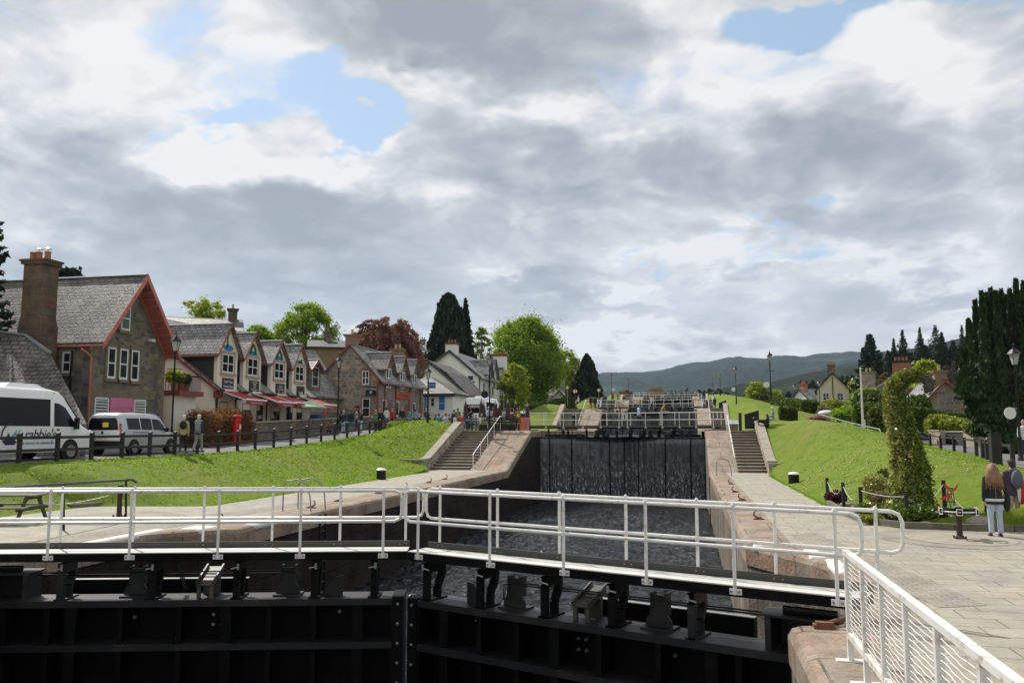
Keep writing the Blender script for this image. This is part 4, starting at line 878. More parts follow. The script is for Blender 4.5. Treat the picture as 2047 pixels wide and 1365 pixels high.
# awnings
for i,(x0,x1,yt,xo0,xo1,yo) in enumerate(((432,468,781,478,516,800),(500,536,787,545,580,805),(536,572,790,581,612,806),(596,618,793,637,662,810))):
    A=g(x0,yt).y; B=g(x1,yt).y; zt=g((x0+x1)/2,yt).z; ow=2.0
    p=atX((xo0+xo1)/2,yo,XS+ow); zo=p.z; a=thing('awning','%s with white front bar on the shop front'%('red awning over the left shop window','long red awning over the middle shop door','narrow red awning joined to the long one','red awning over the café end')[i],'awning',(XS,(A+B)/2,zt),'red shop awnings')
    y_a,y_b=(A+.1,B+.6) if i!=1 else (A+.1,B+.4)
    b=MB(); b.slab([(XS+.1,y_a,zt),(XS+ow,y_a,zo+.05),(XS+ow,y_b,zo+.05),(XS+.1,y_b,zt)],.03); b.build('canopy',AWN,a)
    b=MB(); b.tube([(XS+ow+.05,y_a,zo+.04),(XS+ow+.05,y_b,zo+.04)],.07,8); b.build('front_bar',WHITE,a)
    b=MB(); b.box(XS+ow+.03,XS+ow+.05,y_a+.05,y_b-.05,zo-.26,zo-.03); v=b.build('valance',AWN,a); text('The Best View in Loch Ness',.13,(XS+ow+.055,(y_a+y_b)/2,zo-.15),'+x',TXW,v)
    b=MB(); b.box(XS+.02,XS+.14,y_a,y_b,zt-.02,zt+.12); b.tube([(XS+.1,y_a-.02,zt),(XS+ow,y_a-.02,zo+.02)],.04,6); b.build('awning_frame',WHITE,a)
# ground floor openings under the awnings
for (xa,xb) in((437,455),(483,502),(512,526),(540,560),(572,585),(592,604)):
    A=g(xa,815).y; B=g(xb,815).y; w_=abs(B-A)*.9; win(s,'+x',XS,(A+B)/2,zg+.5,w_,2.3,1,1,frame=REDW,name='shop_window',ft=.06)
for px in(470,532,576): y=g(px,790).y; pipe(s,[(XS+.5,y-.5,zev-.35),(XS+.3,y-.3,zev-.6),(XS+.08,y,zev-.8),(XS+.08,y,zg)],BLKP,.05)
pipe(s,[(XS+.45,Ya+.2,zev-.35),(XS+.1,Ya+.1,zev-.7),(XS+.1,Ya+.1,zg)],BLKP,.06)
b=MB(); fbox(b,'-y',Ya,-37.5,-36.9,5.0,6.6,0,.04); b.build('side_window',REDW,s)
b=MB(); b.box(XS+.02,XS+.1,g(473,787).y-.13,g(473,787).y+.13,g(473,790).z,g(473,781).z); b.build('yellow_plaque',mat('yellow_plastic',(.75,.45,.02),.5,bmp=0),s)
# stone wing with a dormer beyond the shops
w=thing('stone_wing','small grey stone wing with a red gabled dormer between shop row and gable','building',(-31,63.5,2.2))
ya_=Yb+.3; yb2=69.6
gable_prism('y',-36,-30.2,ya_,yb2,1.8,5.6,9.2).build('wall',STONEB,w)
roof(w,'y',-36,-30.2,ya_,yb2,5.6,atX(640,703,-33).z-.3,SLATE,oe=.35,og=.1,barge=None)
XW=-30.15; yc_=atX(630,760,XW).y
b=MB(); zap=atX(630,722,XW).z; zd=atX(630,740,XW).z; b.prism([(yc_-1,5.2),(yc_+1,5.2),(yc_+1,zd),(yc_,zap),(yc_-1,zd)],lambda p:(XW,p[0],p[1]),lambda p:(-32.5,p[0],p[1])); dm=b.build('dormer',STONEG,w)
roof(dm,'x',-32.8,XW,yc_-1,yc_+1,zd,zap,SLATE,oe=.2,og=.25,barge=REDW,name='dormer_roof'); win(dm,'+x',XW,yc_,atX(630,773,XW).z,1.15,1.6,1,2)
b=MB(); b.box(-33,-30.1,ya_-.1,yb2,1.8,4.0); b.build('timber_screen',TIMB,w)
# ------------------------------------------------------------ rubble stone inn
XI=-26.6; g=lambda x,y:atX(x,y,XI)
Y0=g(757,780).y; Y1=g(846,790).y; xl=atY(641,780,Y0).x; xm=(xl+XI)/2
zap=atY(696,688,Y0).z-.15; zea=g(760,757).z
inn=thing('stone_inn','rubble stone inn with dark red trim, three dormers and a red name board','inn',(XI,Y0,2.7))
gable_prism('y',xl,XI,Y0,Y1,2.2,zea,zap).build('wall',[STONEB],inn)
b=MB(); b.box(XI-.1,XI+.012,Y0+.012,Y1,2.2,zea); b.build('front_wall',STONEP,inn)
roof(inn,'y',xl,XI,Y0,Y1,zea,zap,SLATE,oe=.38,og=.28,barge=REDW,bh=.12)
for cx_,sg_ in((XI+.02,-1),(xl,1)):
    b=MB()
    for k in range(12):
        z=2.7+k*.42
        if z+.36>zea: break
        w_=.55 if k%2 else .3; fbox(b,'-y',Y0,cx_,cx_+sg_*w_,z,z+.37,.0,.02)
    b.build('quoins',QUOINR,inn)
wpx(inn,'-y',Y0,724,738,741,769,2,2,sur=QUOINR,sill=QUOINR,ft=.08); wpx(inn,'-y',Y0,724,740,796,834,1,2,sur=QUOINR,ft=.08)
chimney(inn,atY(705,680,Y0+1.2).x,Y0+1.1,zap-1,atY(705,674,Y0+1).z,.95,.9,QUOINR,1,POTY)
chimney(inn,atY(792,700,Y1-2).x,Y1-1.5,zap-1,zap+.55,1.1,.8,QUOINR,2,POTY)
for i,(xa,xb,yt,yb_,xap,yap) in enumerate(((771,780,737,775,780,706),(799,808,742,777,807,714),(823,831,748,780,829,720))):
    yc_=g((xa+xb)/2,760).y; zp=g(xap,yap).z; hw=.95; zd=zp-1.35
    b=MB(); b.prism([(yc_-hw,zea-1.2),(yc_+hw,zea-1.2),(yc_+hw,zd),(yc_,zp-.1),(yc_-hw,zd)],lambda p:(XI+.05,p[0],p[1]),lambda p:(xm,p[0],p[1])); dm=b.build('dormer',STONEP,inn)
    roof(dm,'x',xm,XI+.05,yc_-hw,yc_+hw,zd,zp-.1,SLATE,oe=.25,og=.3,barge=REDW,bh=.12,name='dormer_roof')
    z0=g((xa+xb)/2,yb_).z
    for dd in(-.42,.42): win(dm,'+x',XI+.05,yc_+dd*.8,z0,.55,zd-z0-.1,1,2,ft=.09)
    b=MB(); b.tube([(XI+.3,yc_,zp),(XI+.3,yc_,zp+.8)],[.05,.015],6); b.build('finial',REDW,dm)
for (xa,xb) in((762,772),(789,798),(823,830)):
    A=g(xa,820).y; B=g(xb,820).y; win(inn,'+x',XI+.012,(A+B)/2,g(780,832).z,abs(B-A)*.8,g(780,800).z-g(780,832).z,1,1,sur=QUOINR,ft=.1)
for px in(780,812):
    y=g(px,820).y; b=MB(); fbox(b,'+x',XI+.012,y-.45,y+.45,2.5,5.0,.0,.04); b.build('door',REDW,inn)
nb=board(inn,'+x',XI+.1,g(804,793).y,g(804,791).z,abs(g(790,793).y-g(819,793).y),.62,SIGNR,.06,'name_board'); text('THE LOCK INN',.42,(XI+.165,g(804,793).y,g(804,791).z),'+x',TXD,nb)
hb=board(inn,'-y',Y0,atY(742,782,Y0).x,atY(742,783,Y0).z,.95,1.0,SIGNB,.08,'pub_sign'); text('Carlsberg',.26,(atY(742,782,Y0).x,Y0-.085,atY(742,777,Y0).z),'-y',TXW,hb,shear=.3); text('THE LOCK INN',.10,(atY(742,782,Y0).x,Y0-.085,atY(742,791,Y0).z),'-y',TXG,hb)
b=MB(); cx_=atY(742,782,Y0).x; cz_=atY(742,784,Y0).z; b.lathe((cx_,Y0-.085,cz_),[(.12,-.005),(.14,-.005),(.14,.004),(.12,.004)],14,'y'); b.build('sign_emblem',TXG,hb)
b=MB(); 
for za,zc,xa,xb in((-.52,-.48,-.5,.5),(.48,.52,-.5,.5)): b.box(cx_+xa,cx_+xb,Y0-.1,Y0-.02,atY(742,783,Y0).z+za,atY(742,783,Y0).z+zc)
b.build('sign_frame',TXG,hb)
mb_=board(inn,'-y',Y0,atY(714,822,Y0).x,atY(714,822,Y0).z,.42,.95,mat('maroon_menu_board',(.13,.01,.02),.5,bmp=0),.05,'menu_board'); text('MENU',.13,(atY(714,822,Y0).x,Y0-.055,atY(714,818,Y0).z),'-y',TXW,mb_)
for px in(768,790,817,839): y=g(px,790).y; pipe(inn,[(XI+.4,y,zea-.2),(XI+.08,y,zea-.6),(XI+.08,y,2.4)],REDW,.05)
pipe(inn,[(xl+.0,Y0-.08,zea-.4),(xl+.02,Y0-.08,2.5)],REDW,.05); pipe(inn,[(XI-.02,Y0-.1,zea-.4),(XI-.02,Y0-.1,2.5)],REDW,.06)
b=MB(); b.box(xl-.1,xl+1.0,Y0-.14,Y0-.02,atY(650,779,Y0).z,atY(650,777.5,Y0).z); b.build('red_ledge',REDW,inn)
# ------------------------------------------------------------ blue and white information office
XO=-25.0; g=lambda x,y:atX(x,y,XO)
Yo0=Y1+.6; o_y=Yo0+.5
of=thing('tearoom','low white tearoom with navy fascia, blue banners and a hipped slate roof','tearoom',(XO,Yo0,2.8))
xr=atY(905,800,o_y).x; zo=atY(880,787,o_y).z; zrid=atY(858,757,o_y+3).z
b=MB(); b.box(-31,xr,o_y,o_y+7,2.3,zo); b.build('wall',WHARL,of)
b=MB(); mx_=(-31+xr)/2; b.add([(-31.2,o_y-.3,zo),(xr+.3,o_y-.3,zo),(xr+.3,o_y+7.3,zo),(-31.2,o_y+7.3,zo),(mx_,o_y+3,zrid+.3),(mx_,o_y+4.5,zrid+.3)],[(0,1,4),(1,2,5,4),(2,3,5),(3,0,4,5),(0,3,2,1)]); b.build('roof',SLATEB,of)
b=MB(); b.box(-31.2,xr+.35,o_y-.36,o_y-.3,zo-.3,zo+.02); b.box(xr+.3,xr+.36,o_y-.3,o_y+7.3,zo-.15,zo+.02); b.build('fascia',NAVY,of)
v=lambda x,y:atY(x,y,o_y)
b=MB(); b.box(v(849,800).x,v(857,800).x,o_y-.06,o_y,v(852,826).z,v(852,787).z); bn=b.build('vertical_banner',BLUES,of)
for k,chh in enumerate('TEAROOM'): text(chh,.30,(v(853,800).x,o_y-.065,v(852,791+k*5).z),'-y',TXW,bn)
b=MB(); b.box(v(878,800).x,v(889,800).x,o_y-.06,o_y,v(883,819).z,v(883,793).z); pn=b.build('poster_panel',BLUES,of); text('TEAROOM',.15,(v(883.5,800).x,o_y-.065,v(883,806).z),'-y',TXW,pn)
wpx(of,'-y',o_y,861,869,795,813,1,2,ft=.06)
of2=thing('hanging_sign','square blue hanging sign with white lettering on a post beside the inn','sign',(v(864,780).x,o_y-1,zo+.5))
b=MB(); q0=atY(858,776,o_y-1.5); q1=atY(871,764,o_y-1.5); b.box(q0.x,q1.x,o_y-1.55,o_y-1.5,q0.z,q1.z); pnl=b.build('panel',BLUES,of2); text('TEAROOM',.2,((q0.x+q1.x)/2,o_y-1.56,(q0.z+q1.z)/2),'-y',TXW,pnl)
b=MB(); b.tube([(q0.x-.06,o_y-1.52,2.5),(q0.x-.06,o_y-1.52,q1.z+.2)],.04,6); b.build('pole',BLKP,of2)
# ------------------------------------------------------------ white houses
def simple_house(name,label,cat,xa,xb,Y0,Y1,zg,ze,zap,wm,rm,trim,grp=None,oe=.3,og=.25,e0=None):
    t=thing(name,label,cat,((xa+xb)/2,Y0,zg),grp); gable_prism('y',xa,xb,Y0,Y1,zg,ze,zap,e0).build('wall',wm,t); roof(t,'y',xa,xb,Y0,Y1,ze,zap,rm,oe=oe,og=og,barge=trim); return t
DG=mat('dark_green_grey_paint',(.05,.06,.06),.6,bmp=0)
YA=92.0; u=lambda x,y:atY(x,y,YA)
A=thing('white_house','white house end with a long mossy slate roof and two skylights','house',(u(885,800).x,YA,2.9))
xa,xp,xb=u(838,780).x,u(858,722).x,u(927,785).x; zp=u(858,724).z; zl=u(838,765).z-.6; zb_=u(925,787).z
b=MB(); b.prism([(xa,2.6),(xb,2.6),(xb,zb_),(xp,zp),(xa,zl)],lambda p:(p[0],YA,p[1]),lambda p:(p[0],YA+9,p[1])); b.build('wall',WHARL,A)
kx=u(893,750).x; kz=u(893,748).z+.1
b=MB(); b.prism([(xp,zp+.02),(kx,zp+(kz-zp)*1.0),(xb+.5,zb_-.15),(xb+.5,zb_-.02),(kx,kz+.18),(xp,zp+.2)],lambda p:(p[0],YA-.25,p[1]),lambda p:(p[0],YA+9,p[1])); b.prism([(xp,zp+.02),(xa-.3,zl-.3),(xa-.3,zl-.15),(xp,zp+.2)],lambda p:(p[0],YA-.25,p[1]),lambda p:(p[0],YA+9,p[1])); ro=b.build('roof',SLATEB,A)
b=MB(); b.beam((xp,YA-.27,zp),(xb+.5,YA-.27,zb_-.1),.05,.25); b.beam((xp,YA-.27,zp),(xa-.3,YA-.27,zl-.25),.05,.25); b.build('bargeboard',DG,ro)
for k in(0,1):
    f0=.32+.0*k; yy=YA+1.6+3.2*k; pa=Vector((xp+(xb-xp)*.34,yy,zp+(zb_-zp)*.34+.22)); pb=Vector((xp+(xb-xp)*.52,yy,zp+(zb_-zp)*.52+.22)); b=MB(); b.beam(pa,pb,.9,.08,(0,0,1)); b.build('skylight',UPVC,ro)
b=MB(); b.box(xb+.02,xb+.08,YA+.5,YA+4.5,zb_-1.6,zb_-.7); b.build('shop_sign',mat('pale_blue_sign',(.30,.42,.52),.5,bmp=0),A)
YBh=104.0; u=lambda x,y:atY(x,y,YBh)
xa,xp,xb=u(868,760).x,u(899,702).x,u(957,752).x; zp=u(899,702).z; ze=u(957,751).z; YE=YBh+17
B=thing('white_house','tall white house with terracotta chimney pots and a two storey shop front','house',(xb,YBh,3))
ze2=min(ze,zp-(xb-xp)*.85)
b=MB(); b.prism([(xa,2.8),(xb,2.8),(xb,ze2),(xp,zp),(xa,zp-(xp-xa)*.72)],lambda p:(p[0],YBh,p[1]),lambda p:(p[0],YE,p[1])); b.build('wall',WHARL,B)
b=MB(); b.prism([(xp,zp+.02),(xb+.4,ze2-.32),(xb+.4,ze2-.2),(xp,zp+.2)],lambda p:(p[0],YBh-.25,p[1]),lambda p:(p[0],YE+.2,p[1])); b.prism([(xp,zp+.02),(xa-.3,zp-(xp-xa)*.72-.25),(xa-.3,zp-(xp-xa)*.72-.12),(xp,zp+.2)],lambda p:(p[0],YBh-.25,p[1]),lambda p:(p[0],YE+.2,p[1])); ro=b.build('roof',SLATE,B)
b=MB(); b.beam((xp,YBh-.28,zp),(xb+.4,YBh-.28,ze2-.28),.06,.3); b.beam((xp,YBh-.28,zp),(xa-.3,YBh-.28,zp-(xp-xa)*.72-.22),.06,.3); b.build('bargeboard',DG,ro)
wpx(B,'-y',YBh,934,947,750,762,1,1,ft=.08,sill=mat('teal_sill',(.12,.2,.22),.6,bmp=0))
chimney(B,u(900,690).x,YBh+.9,zp-1,u(900,688).z,1.45,1.4,WHARL,3,POT,capm=RUST)
chimney(B,u(951,720).x+.0,YBh+14,zp-2,u(951,712).z+1.2,2.0,1.4,WHARL,4,POT,capm=RUST)
XBf=xb; gg=lambda x,y:atX(x,y,XBf)
for (px,py,wd) in((977,722,1.0),(987,720,1.3),(1000,737,1.1)):
    yc_=gg(px,760).y; zq=gg(px,py).z; zd=zq-1.6*wd; hw=1.15*wd
    b=MB(); b.prism([(yc_-hw,ze2-1),(yc_+hw,ze2-1),(yc_+hw,zd),(yc_,zq),(yc_-hw,zd)],lambda p:(XBf+.03,p[0],p[1]),lambda p:(XBf-3,p[0],p[1])); dm=b.build('dormer',WHARL,B)
    roof(dm,'x',XBf-3.2,XBf+.03,yc_-hw,yc_+hw,zd,zq,SLATE,oe=.3,og=.35,barge=BLKW,name='dormer_roof'); win(dm,'+x',XBf+.03,yc_,ze2-1.2,.9,1.7,1,2)
for px in(966,992): win(B,'+x',XBf,gg(px,800).y,3.3,3.2,2.1,2,1,frame=REDW,name='shop_window',ft=.12)
for px in(967,985,1000): win(B,'+x',XBf,gg(px,765).y,ze2-2.2,.9,1.5,1,2)
b=MB(); b.box(XBf+.02,XBf+.15,YBh+.5,YE-1,5.5,5.95); b.build('shop_fascia',REDW,B)
pipe(B,[(XBf+.1,YBh+.05,ze2-.3),(XBf+.1,YBh+.05,3)],BLKP,.06)
# houses on the rise behind
def back_house(label,x0,x1,yr,ye,D,wm,rm,pots,name='house',axis='x',grp=None,yb_=None,potm=POTY,cm=None,chx=(.12,.85)):
    """long side to the viewer: ridge line at image row yr, eaves at row ye"""
    p0=atD(x0,yr,D); p1=atD(x1,yr,D); c=(p0+p1)/2; Lh=(p1-p0).length/2; zr_=c.z; ze_=atD((x0+x1)/2,ye,D).z; a=math.atan2(p1.y-p0.y,p1.x-p0.x)
    t=thing(name,label,'house',(0,0,0),grp); b=gable_prism('x',-Lh,Lh,-3.4,3.4,ze_-6-zr_,ze_-zr_,0); b.build('wall',wm,t); roof(t,'x',-Lh,Lh,-3.4,3.4,ze_-zr_,0,rm,oe=.3,og=.15,barge=BLKW)
    for f in chx[:len(pots)]:
        chimney(t,-Lh+2*Lh*f,0,-.6,1.1,.9,.7,cm or wm,pots[chx.index(f)],potm)
    t.location=c; t.rotation_euler=(0,0,a); return t
back_house('long slate roofed house behind the shops with a brick chimney on its right end',335,482,640,668,92,CREAM,SLATEB,(1,),chx=(.88,),cm=CHIM)
back_house('dark roofed house behind the stone inn with a grey chimney',618,700,684,700,105,mat('brown_render',(.2,.14,.09),.9),SLATED,(1,),chx=(.45,),cm=STONEG,potm=POT)
back_house('cream house on the rise with buff pots, right of the copper beech',800,868,692,712,140,mat('cream_render',(.5,.46,.36),.9),SLATE,(4,3),chx=(.1,.45),cm=WHARL)
back_house('yellow gabled house behind the white houses below the beech',835,872,692,716,165,YEL,SLATEB,(2,),chx=(.3,),cm=STONEG)
back_house('white cottage under the lime tree with a slate roof',1092,1128,772,792,165,WHARL,SLATE,(1,),chx=(.9,),cm=WHARL)
back_house('dark stone cottage left of the pyramid cypress',1128,1160,760,778,175,STONEG,SLATE,(1,),chx=(.8,),cm=STONEG)
def gable_front(name,label,x0,x1,yap,yev,ygr,D,depth,wm,rm,trim,rot=None,chim=None,e0=None):
    """gable towards the viewer, resolved at distance D"""
    pm=atD((x0+x1)/2,yap,D); pl=atD(x0,yev,D); pr_=atD(x1,yev,D); hw=(Vector(pr_[:2])-Vector(pl[:2])).length/2; a=math.atan2(pr_.y-pl.y,pr_.x-pl.x) if rot is None else rot
    zg=atD((x0+x1)/2,ygr,D).z; t=thing(name,label,'house',(0,0,0)); gable_prism('y',-hw,hw,0,depth,zg-1-pm.z,pl.z-pm.z,0).build('wall',wm,t); roof(t,'y',-hw,hw,0,depth,pl.z-pm.z,0,rm,oe=.35,og=.25,barge=trim)
    t.location=(((pl.x+pr_.x)/2),((pl.y+pr_.y)/2),pm.z); t.rotation_euler=(0,0,a); t['hw']=hw; return t,hw
w1,hw=gable_front('white_cottage','white cottage with its gable to the locks beside the clipped hedge',1085,1150,782,812,825,150,9,WHARL,SLATE,DG)
# right bank
yh,hw=gable_front('yellow_house','pale yellow two storey gabled house with a chimney on the right bank',1633,1697,746,779,822,150,12,YEL,SLATE,BLKW)
for dx in(-.42,.42):
    for zz in(-4.6,-8.3): win(yh,'-y',0,dx*hw*1.05,zz,.95,1.25,2,2,sill=UPVC)
chimney(yh,-.15,1.2,-.8,1.3,1.2,.8,STONEG,3,POT)
pipe(yh,[(0,-.06,-.6),(0,-.06,-10.5)],BLKP,.07); pipe(yh,[(-1.0,-.06,-5.6),(-.05,-.06,-6.0)],BLKP,.05); pipe(yh,[(.1,-.06,-10),(.1,-.06,-5.9),(.9,-.06,-5.4)],BLKP,.05)
b=MB(); b.box(-hw-.012,-hw+.05,.05,12,-10.5,-3.5); b.build('side_wall',STONEB,yh)
for k in range(4):
    for zz in(-5.0,-8.4): win(yh,'-x',-hw-.012,2+2.6*k,zz,.9,1.2,2,2)
y2,hw=gable_front('low_house','low white and grey roofed row left of the yellow house',1568,1632,779,803,815,175,8,WHARL,SLATE,BLKW,rot=R(-55))
chimney(y2,0,1,-.5,1.0,1.4,.8,POT,3,POT); chimney(y2,0,6,-.5,1.0,1.4,.8,POT,3,POT)
st,hw=gable_front('stone_villa','long stone villa with steep slate roof and two big stacks on the right bank',1712,1896,745,802,838,112,7,STONEB,SLATE,SAND,rot=R(-12))
chimney(st,.2,.4,-1.2,1.25,2.0,.9,mat('brick_red_stack',(.30,.13,.08),.9,var=.2,bmp=.3),4,POT,capm=BLKW); chimney(st,-3.6,3,-3.2,.2,1.6,.9,STONEB,2,POTY)
for dx in(-2.6,-1.2): win(st,'-y',0,dx,-5.5,.9,1.4,1,2,sur=SAND); win(st,'-y',0,dx,-8.2,.9,1.4,1,2,sur=SAND)
ct,hw=gable_front('stone_cottage','pink and grey rubble cottage with its blank gable above the golden hedge',1834,1952,761,818,845,84,8,STONEP,SLATE,REDW,rot=R(1))
chimney(ct,-.3,.5,-.9,.7,1.0,.8,QUOINR,1,POTY)
ct2,hw=gable_front('stone_outhouse','small slate roofed outhouse left of the pink rubble cottage',1800,1850,778,808,840,98,6,SAND,SLATE,REDW,rot=R(-40))
# ------------------------------------------------------------ street lamps
def lamp(label,loc,h,sign=None,heading=0,scale=1,parent_group='street lamps along the locks'):
    t=thing('street_lamp',label,'street lamp',(0,0,0),parent_group)
    b=MB(); b.lathe((0,0,0),[(.13,0),(.13,.08),(.10,.12),(.09,.5),(.075,.95),(.09,1.0),(.06,1.05),(.048,1.2),(.04,h-1.25),(.06,h-1.22),(.05,h-1.1),(.03,h-.95),(.05,h-.85)],10); b.build('pole',BLKP,t,smooth=True)
    b=MB(); b.tube([(-.38,0,h-1.75),(.38,0,h-1.75)],.018,6); b.build('ladder_bar',BLKP,t)
    b=MB()
    r0,r1=.11,.23; z0,z1=h-.85,h-.38
    for k in range(4):
        a=pi/4+k*pi/2; b.tube([(r0*math.cos(a),r0*math.sin(a),z0),(r1*math.cos(a),r1*math.sin(a),z1)],.012,5)
    b.lathe((0,0,0),[(.13,z0-.03),(.13,z0)],4); hd=b.build('lantern_frame',BLKP,t)
    b=MB(); vs=[]
    for rr,zz in((r0-.005,z0),(r1-.01,z1)): vs+=[(rr*math.cos(pi/4+k*pi/2),rr*math.sin(pi/4+k*pi/2),zz) for k in range(4)]
    b.add(vs,[(k,(k+1)%4,4+(k+1)%4,4+k) for k in range(4)]+[(3,2,1,0),(4,5,6,7)]); b.build('lantern_glass',mat('lantern_glass',(.42,.44,.44),.15,bmp=0),hd)
    b=MB(); b.lathe((0,0,0),[(.30,z1),(.28,z1+.03),(.14,z1+.19),(.07,z1+.21),(.07,z1+.27),(.03,z1+.29),(.015,z1+.40),(.035,z1+.42),(.01,z1+.46)],8); b.build('lantern_hood',BLKP,hd)
    if sign:
        b=MB(); b.lathe((-.34 if sign!='r' else .34,-.0,h-2.95 if sign!='b' else h-2.9),[(.0,-.012),(.26,-.012),(.26,.012),(.0,.012)],20,'y'); b.tube([(0,0,h-2.75),(-.34 if sign!='r' else .34,0,h-2.75)],.012,5); b.build('round_sign',TXW if sign!='b' else BLKP,t)
    t.location=loc; t.rotation_euler=(0,0,heading); return t
LAMPS=[(350,667,851,-24.6,'black lantern post before the salmon red gable',None,0),(677,710,0,-23.4,'black lantern post in front of the stone inn gable',None,0),
(857,733,0,-19.2,'black lantern post in front of the blue and white tearoom',None,0),(981,706,0,-12.6,'tall black lantern post at the top of the left steps','b',0)]
def lampX(px,ytop,X,zbase,label,sign=None):
    p=atX(px,ytop,X); return lamp(label,(X,p.y,zbase),p.z-zbase,sign,YAW)
lampX(352,667,-24.6,1.45,LAMPS[0][4]); lampX(678,710,-23.3,2.2,LAMPS[1][4]); lampX(856,733,-18.3,2.6,LAMPS[2][4])
p=atD(979,706,58); lamp(LAMPS[3][4],(p.x,p.y,2.45),p.z-2.45,'b',YAW)
for px,yt,D,zb0,lb,sg in((1150,736,118,4.8,'slim black lantern post before the pyramid cypress',None),(1222,746,150,6.6,'black lantern post with a white round sign, left of the upper gates','r'),(1256,757,190,8.6,'faint black lantern post just right of the white signed one','b'),
  (1538,702,76,5.2,'tall black lantern post with a white round sign on the right bank','l'),(1470,733,112,5.9,'black lantern post with a small white round sign, second on the right bank','l'),(1439,746,150,8.6,'black lantern post with a dark round sign, third on the right bank','b'),(1425,754,185,9.0,'faint black lantern post farthest up the right bank','b'),
  (1706,752,95,2.9,'black lantern post beside the white flagpole',None),(1637,760,120,4.6,'black lantern post in front of the yellow house gable',None),(1588,768,150,5.8,'thin lantern post left of the yellow house',None),(1813,738,66,1.4,'black lantern post behind the leafy topiary arch',None),(2026,690,42,1.15,'black lantern post under the dark yew at the right edge','l'),(1040,743,150,5.5,'distant lantern post in front of the big lime tree',None)):
    p=atD(px,yt,D); lamp(lb,(p.x,p.y,zb0),p.z-zb0,sg,YAW)
# ------------------------------------------------------------ fences
t=thing('post_and_rail_fence','long black two rail timber fence along the street edge on the left','fence',(-22.3,30,1.35))
ys=[];y=12.
while y<84: ys.append(y); y+=1.75 if y<40 else 2.0
XFN=-22.28
for k,y in enumerate(ys): z=zrl(y); b=MB(); b.hexa([(XFN-.058,y-.058,z-.3),(XFN+.058,y-.058,z-.3),(XFN+.058,y+.058,z-.3),(XFN-.058,y+.058,z-.3),(XFN-.055,y-.07,z+1.0),(XFN+.055,y-.07,z+1.0),(XFN+.055,y+.07,z+1.06),(XFN-.055,y+.07,z+1.06)]); b.build('post',BLKW,t)
for zz in(.42,.86):
    b=MB()
    for y0_,y1_ in zip(ys,ys[1:]): b.hexa([(XFN+.06,y0_,zrl(y0_)+zz-.05),(XFN+.10,y0_,zrl(y0_)+zz-.05),(XFN+.10,y1_,zrl(y1_)+zz-.05),(XFN+.06,y1_,zrl(y1_)+zz-.05),(XFN+.06,y0_,zrl(y0_)+zz+.05),(XFN+.10,y0_,zrl(y0_)+zz+.05),(XFN+.10,y1_,zrl(y1_)+zz+.05),(XFN+.06,y1_,zrl(y1_)+zz+.05)])
    b.build('rail',BLKW,t)
# stone garden wall along the pavement
t=thing('garden_wall','low rubble garden wall with pale coping in front of the shop terrace','wall',(-27.6,60,2))
wy=[atX(548,850,-27.4).y,atX(620,850,-27.4).y,atX(648,840,-27.4).y,atX(700,840,-27.4).y]
for a_,b_ in((49.0,61.5),(63.5,69.0)):
    b=MB(); b.hexa([(-27.7,a_,zrl(a_)-.1),(-27.3,a_,zrl(a_)-.1),(-27.3,b_,zrl(b_)-.1),(-27.7,b_,zrl(b_)-.1),(-27.7,a_,zrl(a_)+1.1),(-27.3,a_,zrl(a_)+1.1),(-27.3,b_,zrl(b_)+1.0),(-27.7,b_,zrl(b_)+1.0)]); b.build('wall_face',STONEG,t)
    b=MB(); b.hexa([(-27.76,a_,zrl(a_)+1.1),(-27.24,a_,zrl(a_)+1.1),(-27.24,b_,zrl(b_)+1.0),(-27.76,b_,zrl(b_)+1.0),(-27.76,a_,zrl(a_)+1.2),(-27.24,a_,zrl(a_)+1.2),(-27.24,b_,zrl(b_)+1.1),(-27.76,b_,zrl(b_)+1.1)]); b.build('wall_coping',SAND,t)
# post box
p=atX(473,858,-25.6); zt=atX(473,828,-25.6).z; z0=zrl(p.y)+.05
t=thing('post_box','red pillar post box standing by the beech hedge','post box',(-25.6,p.y,z0)); hh=zt-z0
b=MB(); b.lathe((-25.6,p.y,z0),[(.26,0),(.26,.12),(.23,.14),(.23,hh-.25),(.27,hh-.24),(.28,hh-.12),(.2,hh-.03),(0,hh)],18); b.build('pillar',REDP,t,smooth=True)
b=MB(); b.box(-25.45,-25.36,p.y-.13,p.y+.09,z0+hh-.45,z0+hh-.41); b.build('letter_slot',BLKP,t); b=MB(); b.box(-25.45,-25.355,p.y-.08,p.y+.06,z0+hh-.85,z0+hh-.6); b.build('collection_plate',TXW,t)
# right bank: timber post fence
t=thing('post_fence','row of dark timber posts with a single rail along the right road','fence',(15,50,1.2))
pp=[]; 
for px,py in((1776,873),(1803,876),(1843,891),(1865,895),(1886,899),(1913,905),(1935,908),(1959,909),(1972,914),(1981,917),(2000,925),(2034,930)):
    r=ray(px,py); best=None
    for i in range(200,1400):
        tt=i*.08; x,Y=r.x*tt,r.y*tt
        if x>XF(Y)-.15 and Y>15: best=(x,Y); break
    x,Y=best; x-=.15; pp.append((x,Y,zrr(Y)))
for x,Y,z in pp: b=MB(); b.box(x-.07,x+.07,Y-.07,Y+.07,z-.25,z+.88); b.build('post',BLKW,t)
b=MB()
for a_,b_ in zip(pp,pp[1:]): b.beam((a_[0],a_[1],a_[2]+.78),(b_[0],b_[1],b_[2]+.78),.05,.09)
b.build('rail',BLKW,t)
b=MB(); p=atD(1991,922,36); zz=zR(p.x,p.y); b.box(p.x-.17,p.x+.17,p.y-.17,p.y+.17,zz-.3,zz+1.15); b.build('gate_post',BLKW,None,label='thick black timber gate post ending the right post fence',cat='post',org=(p.x,p.y,zz))
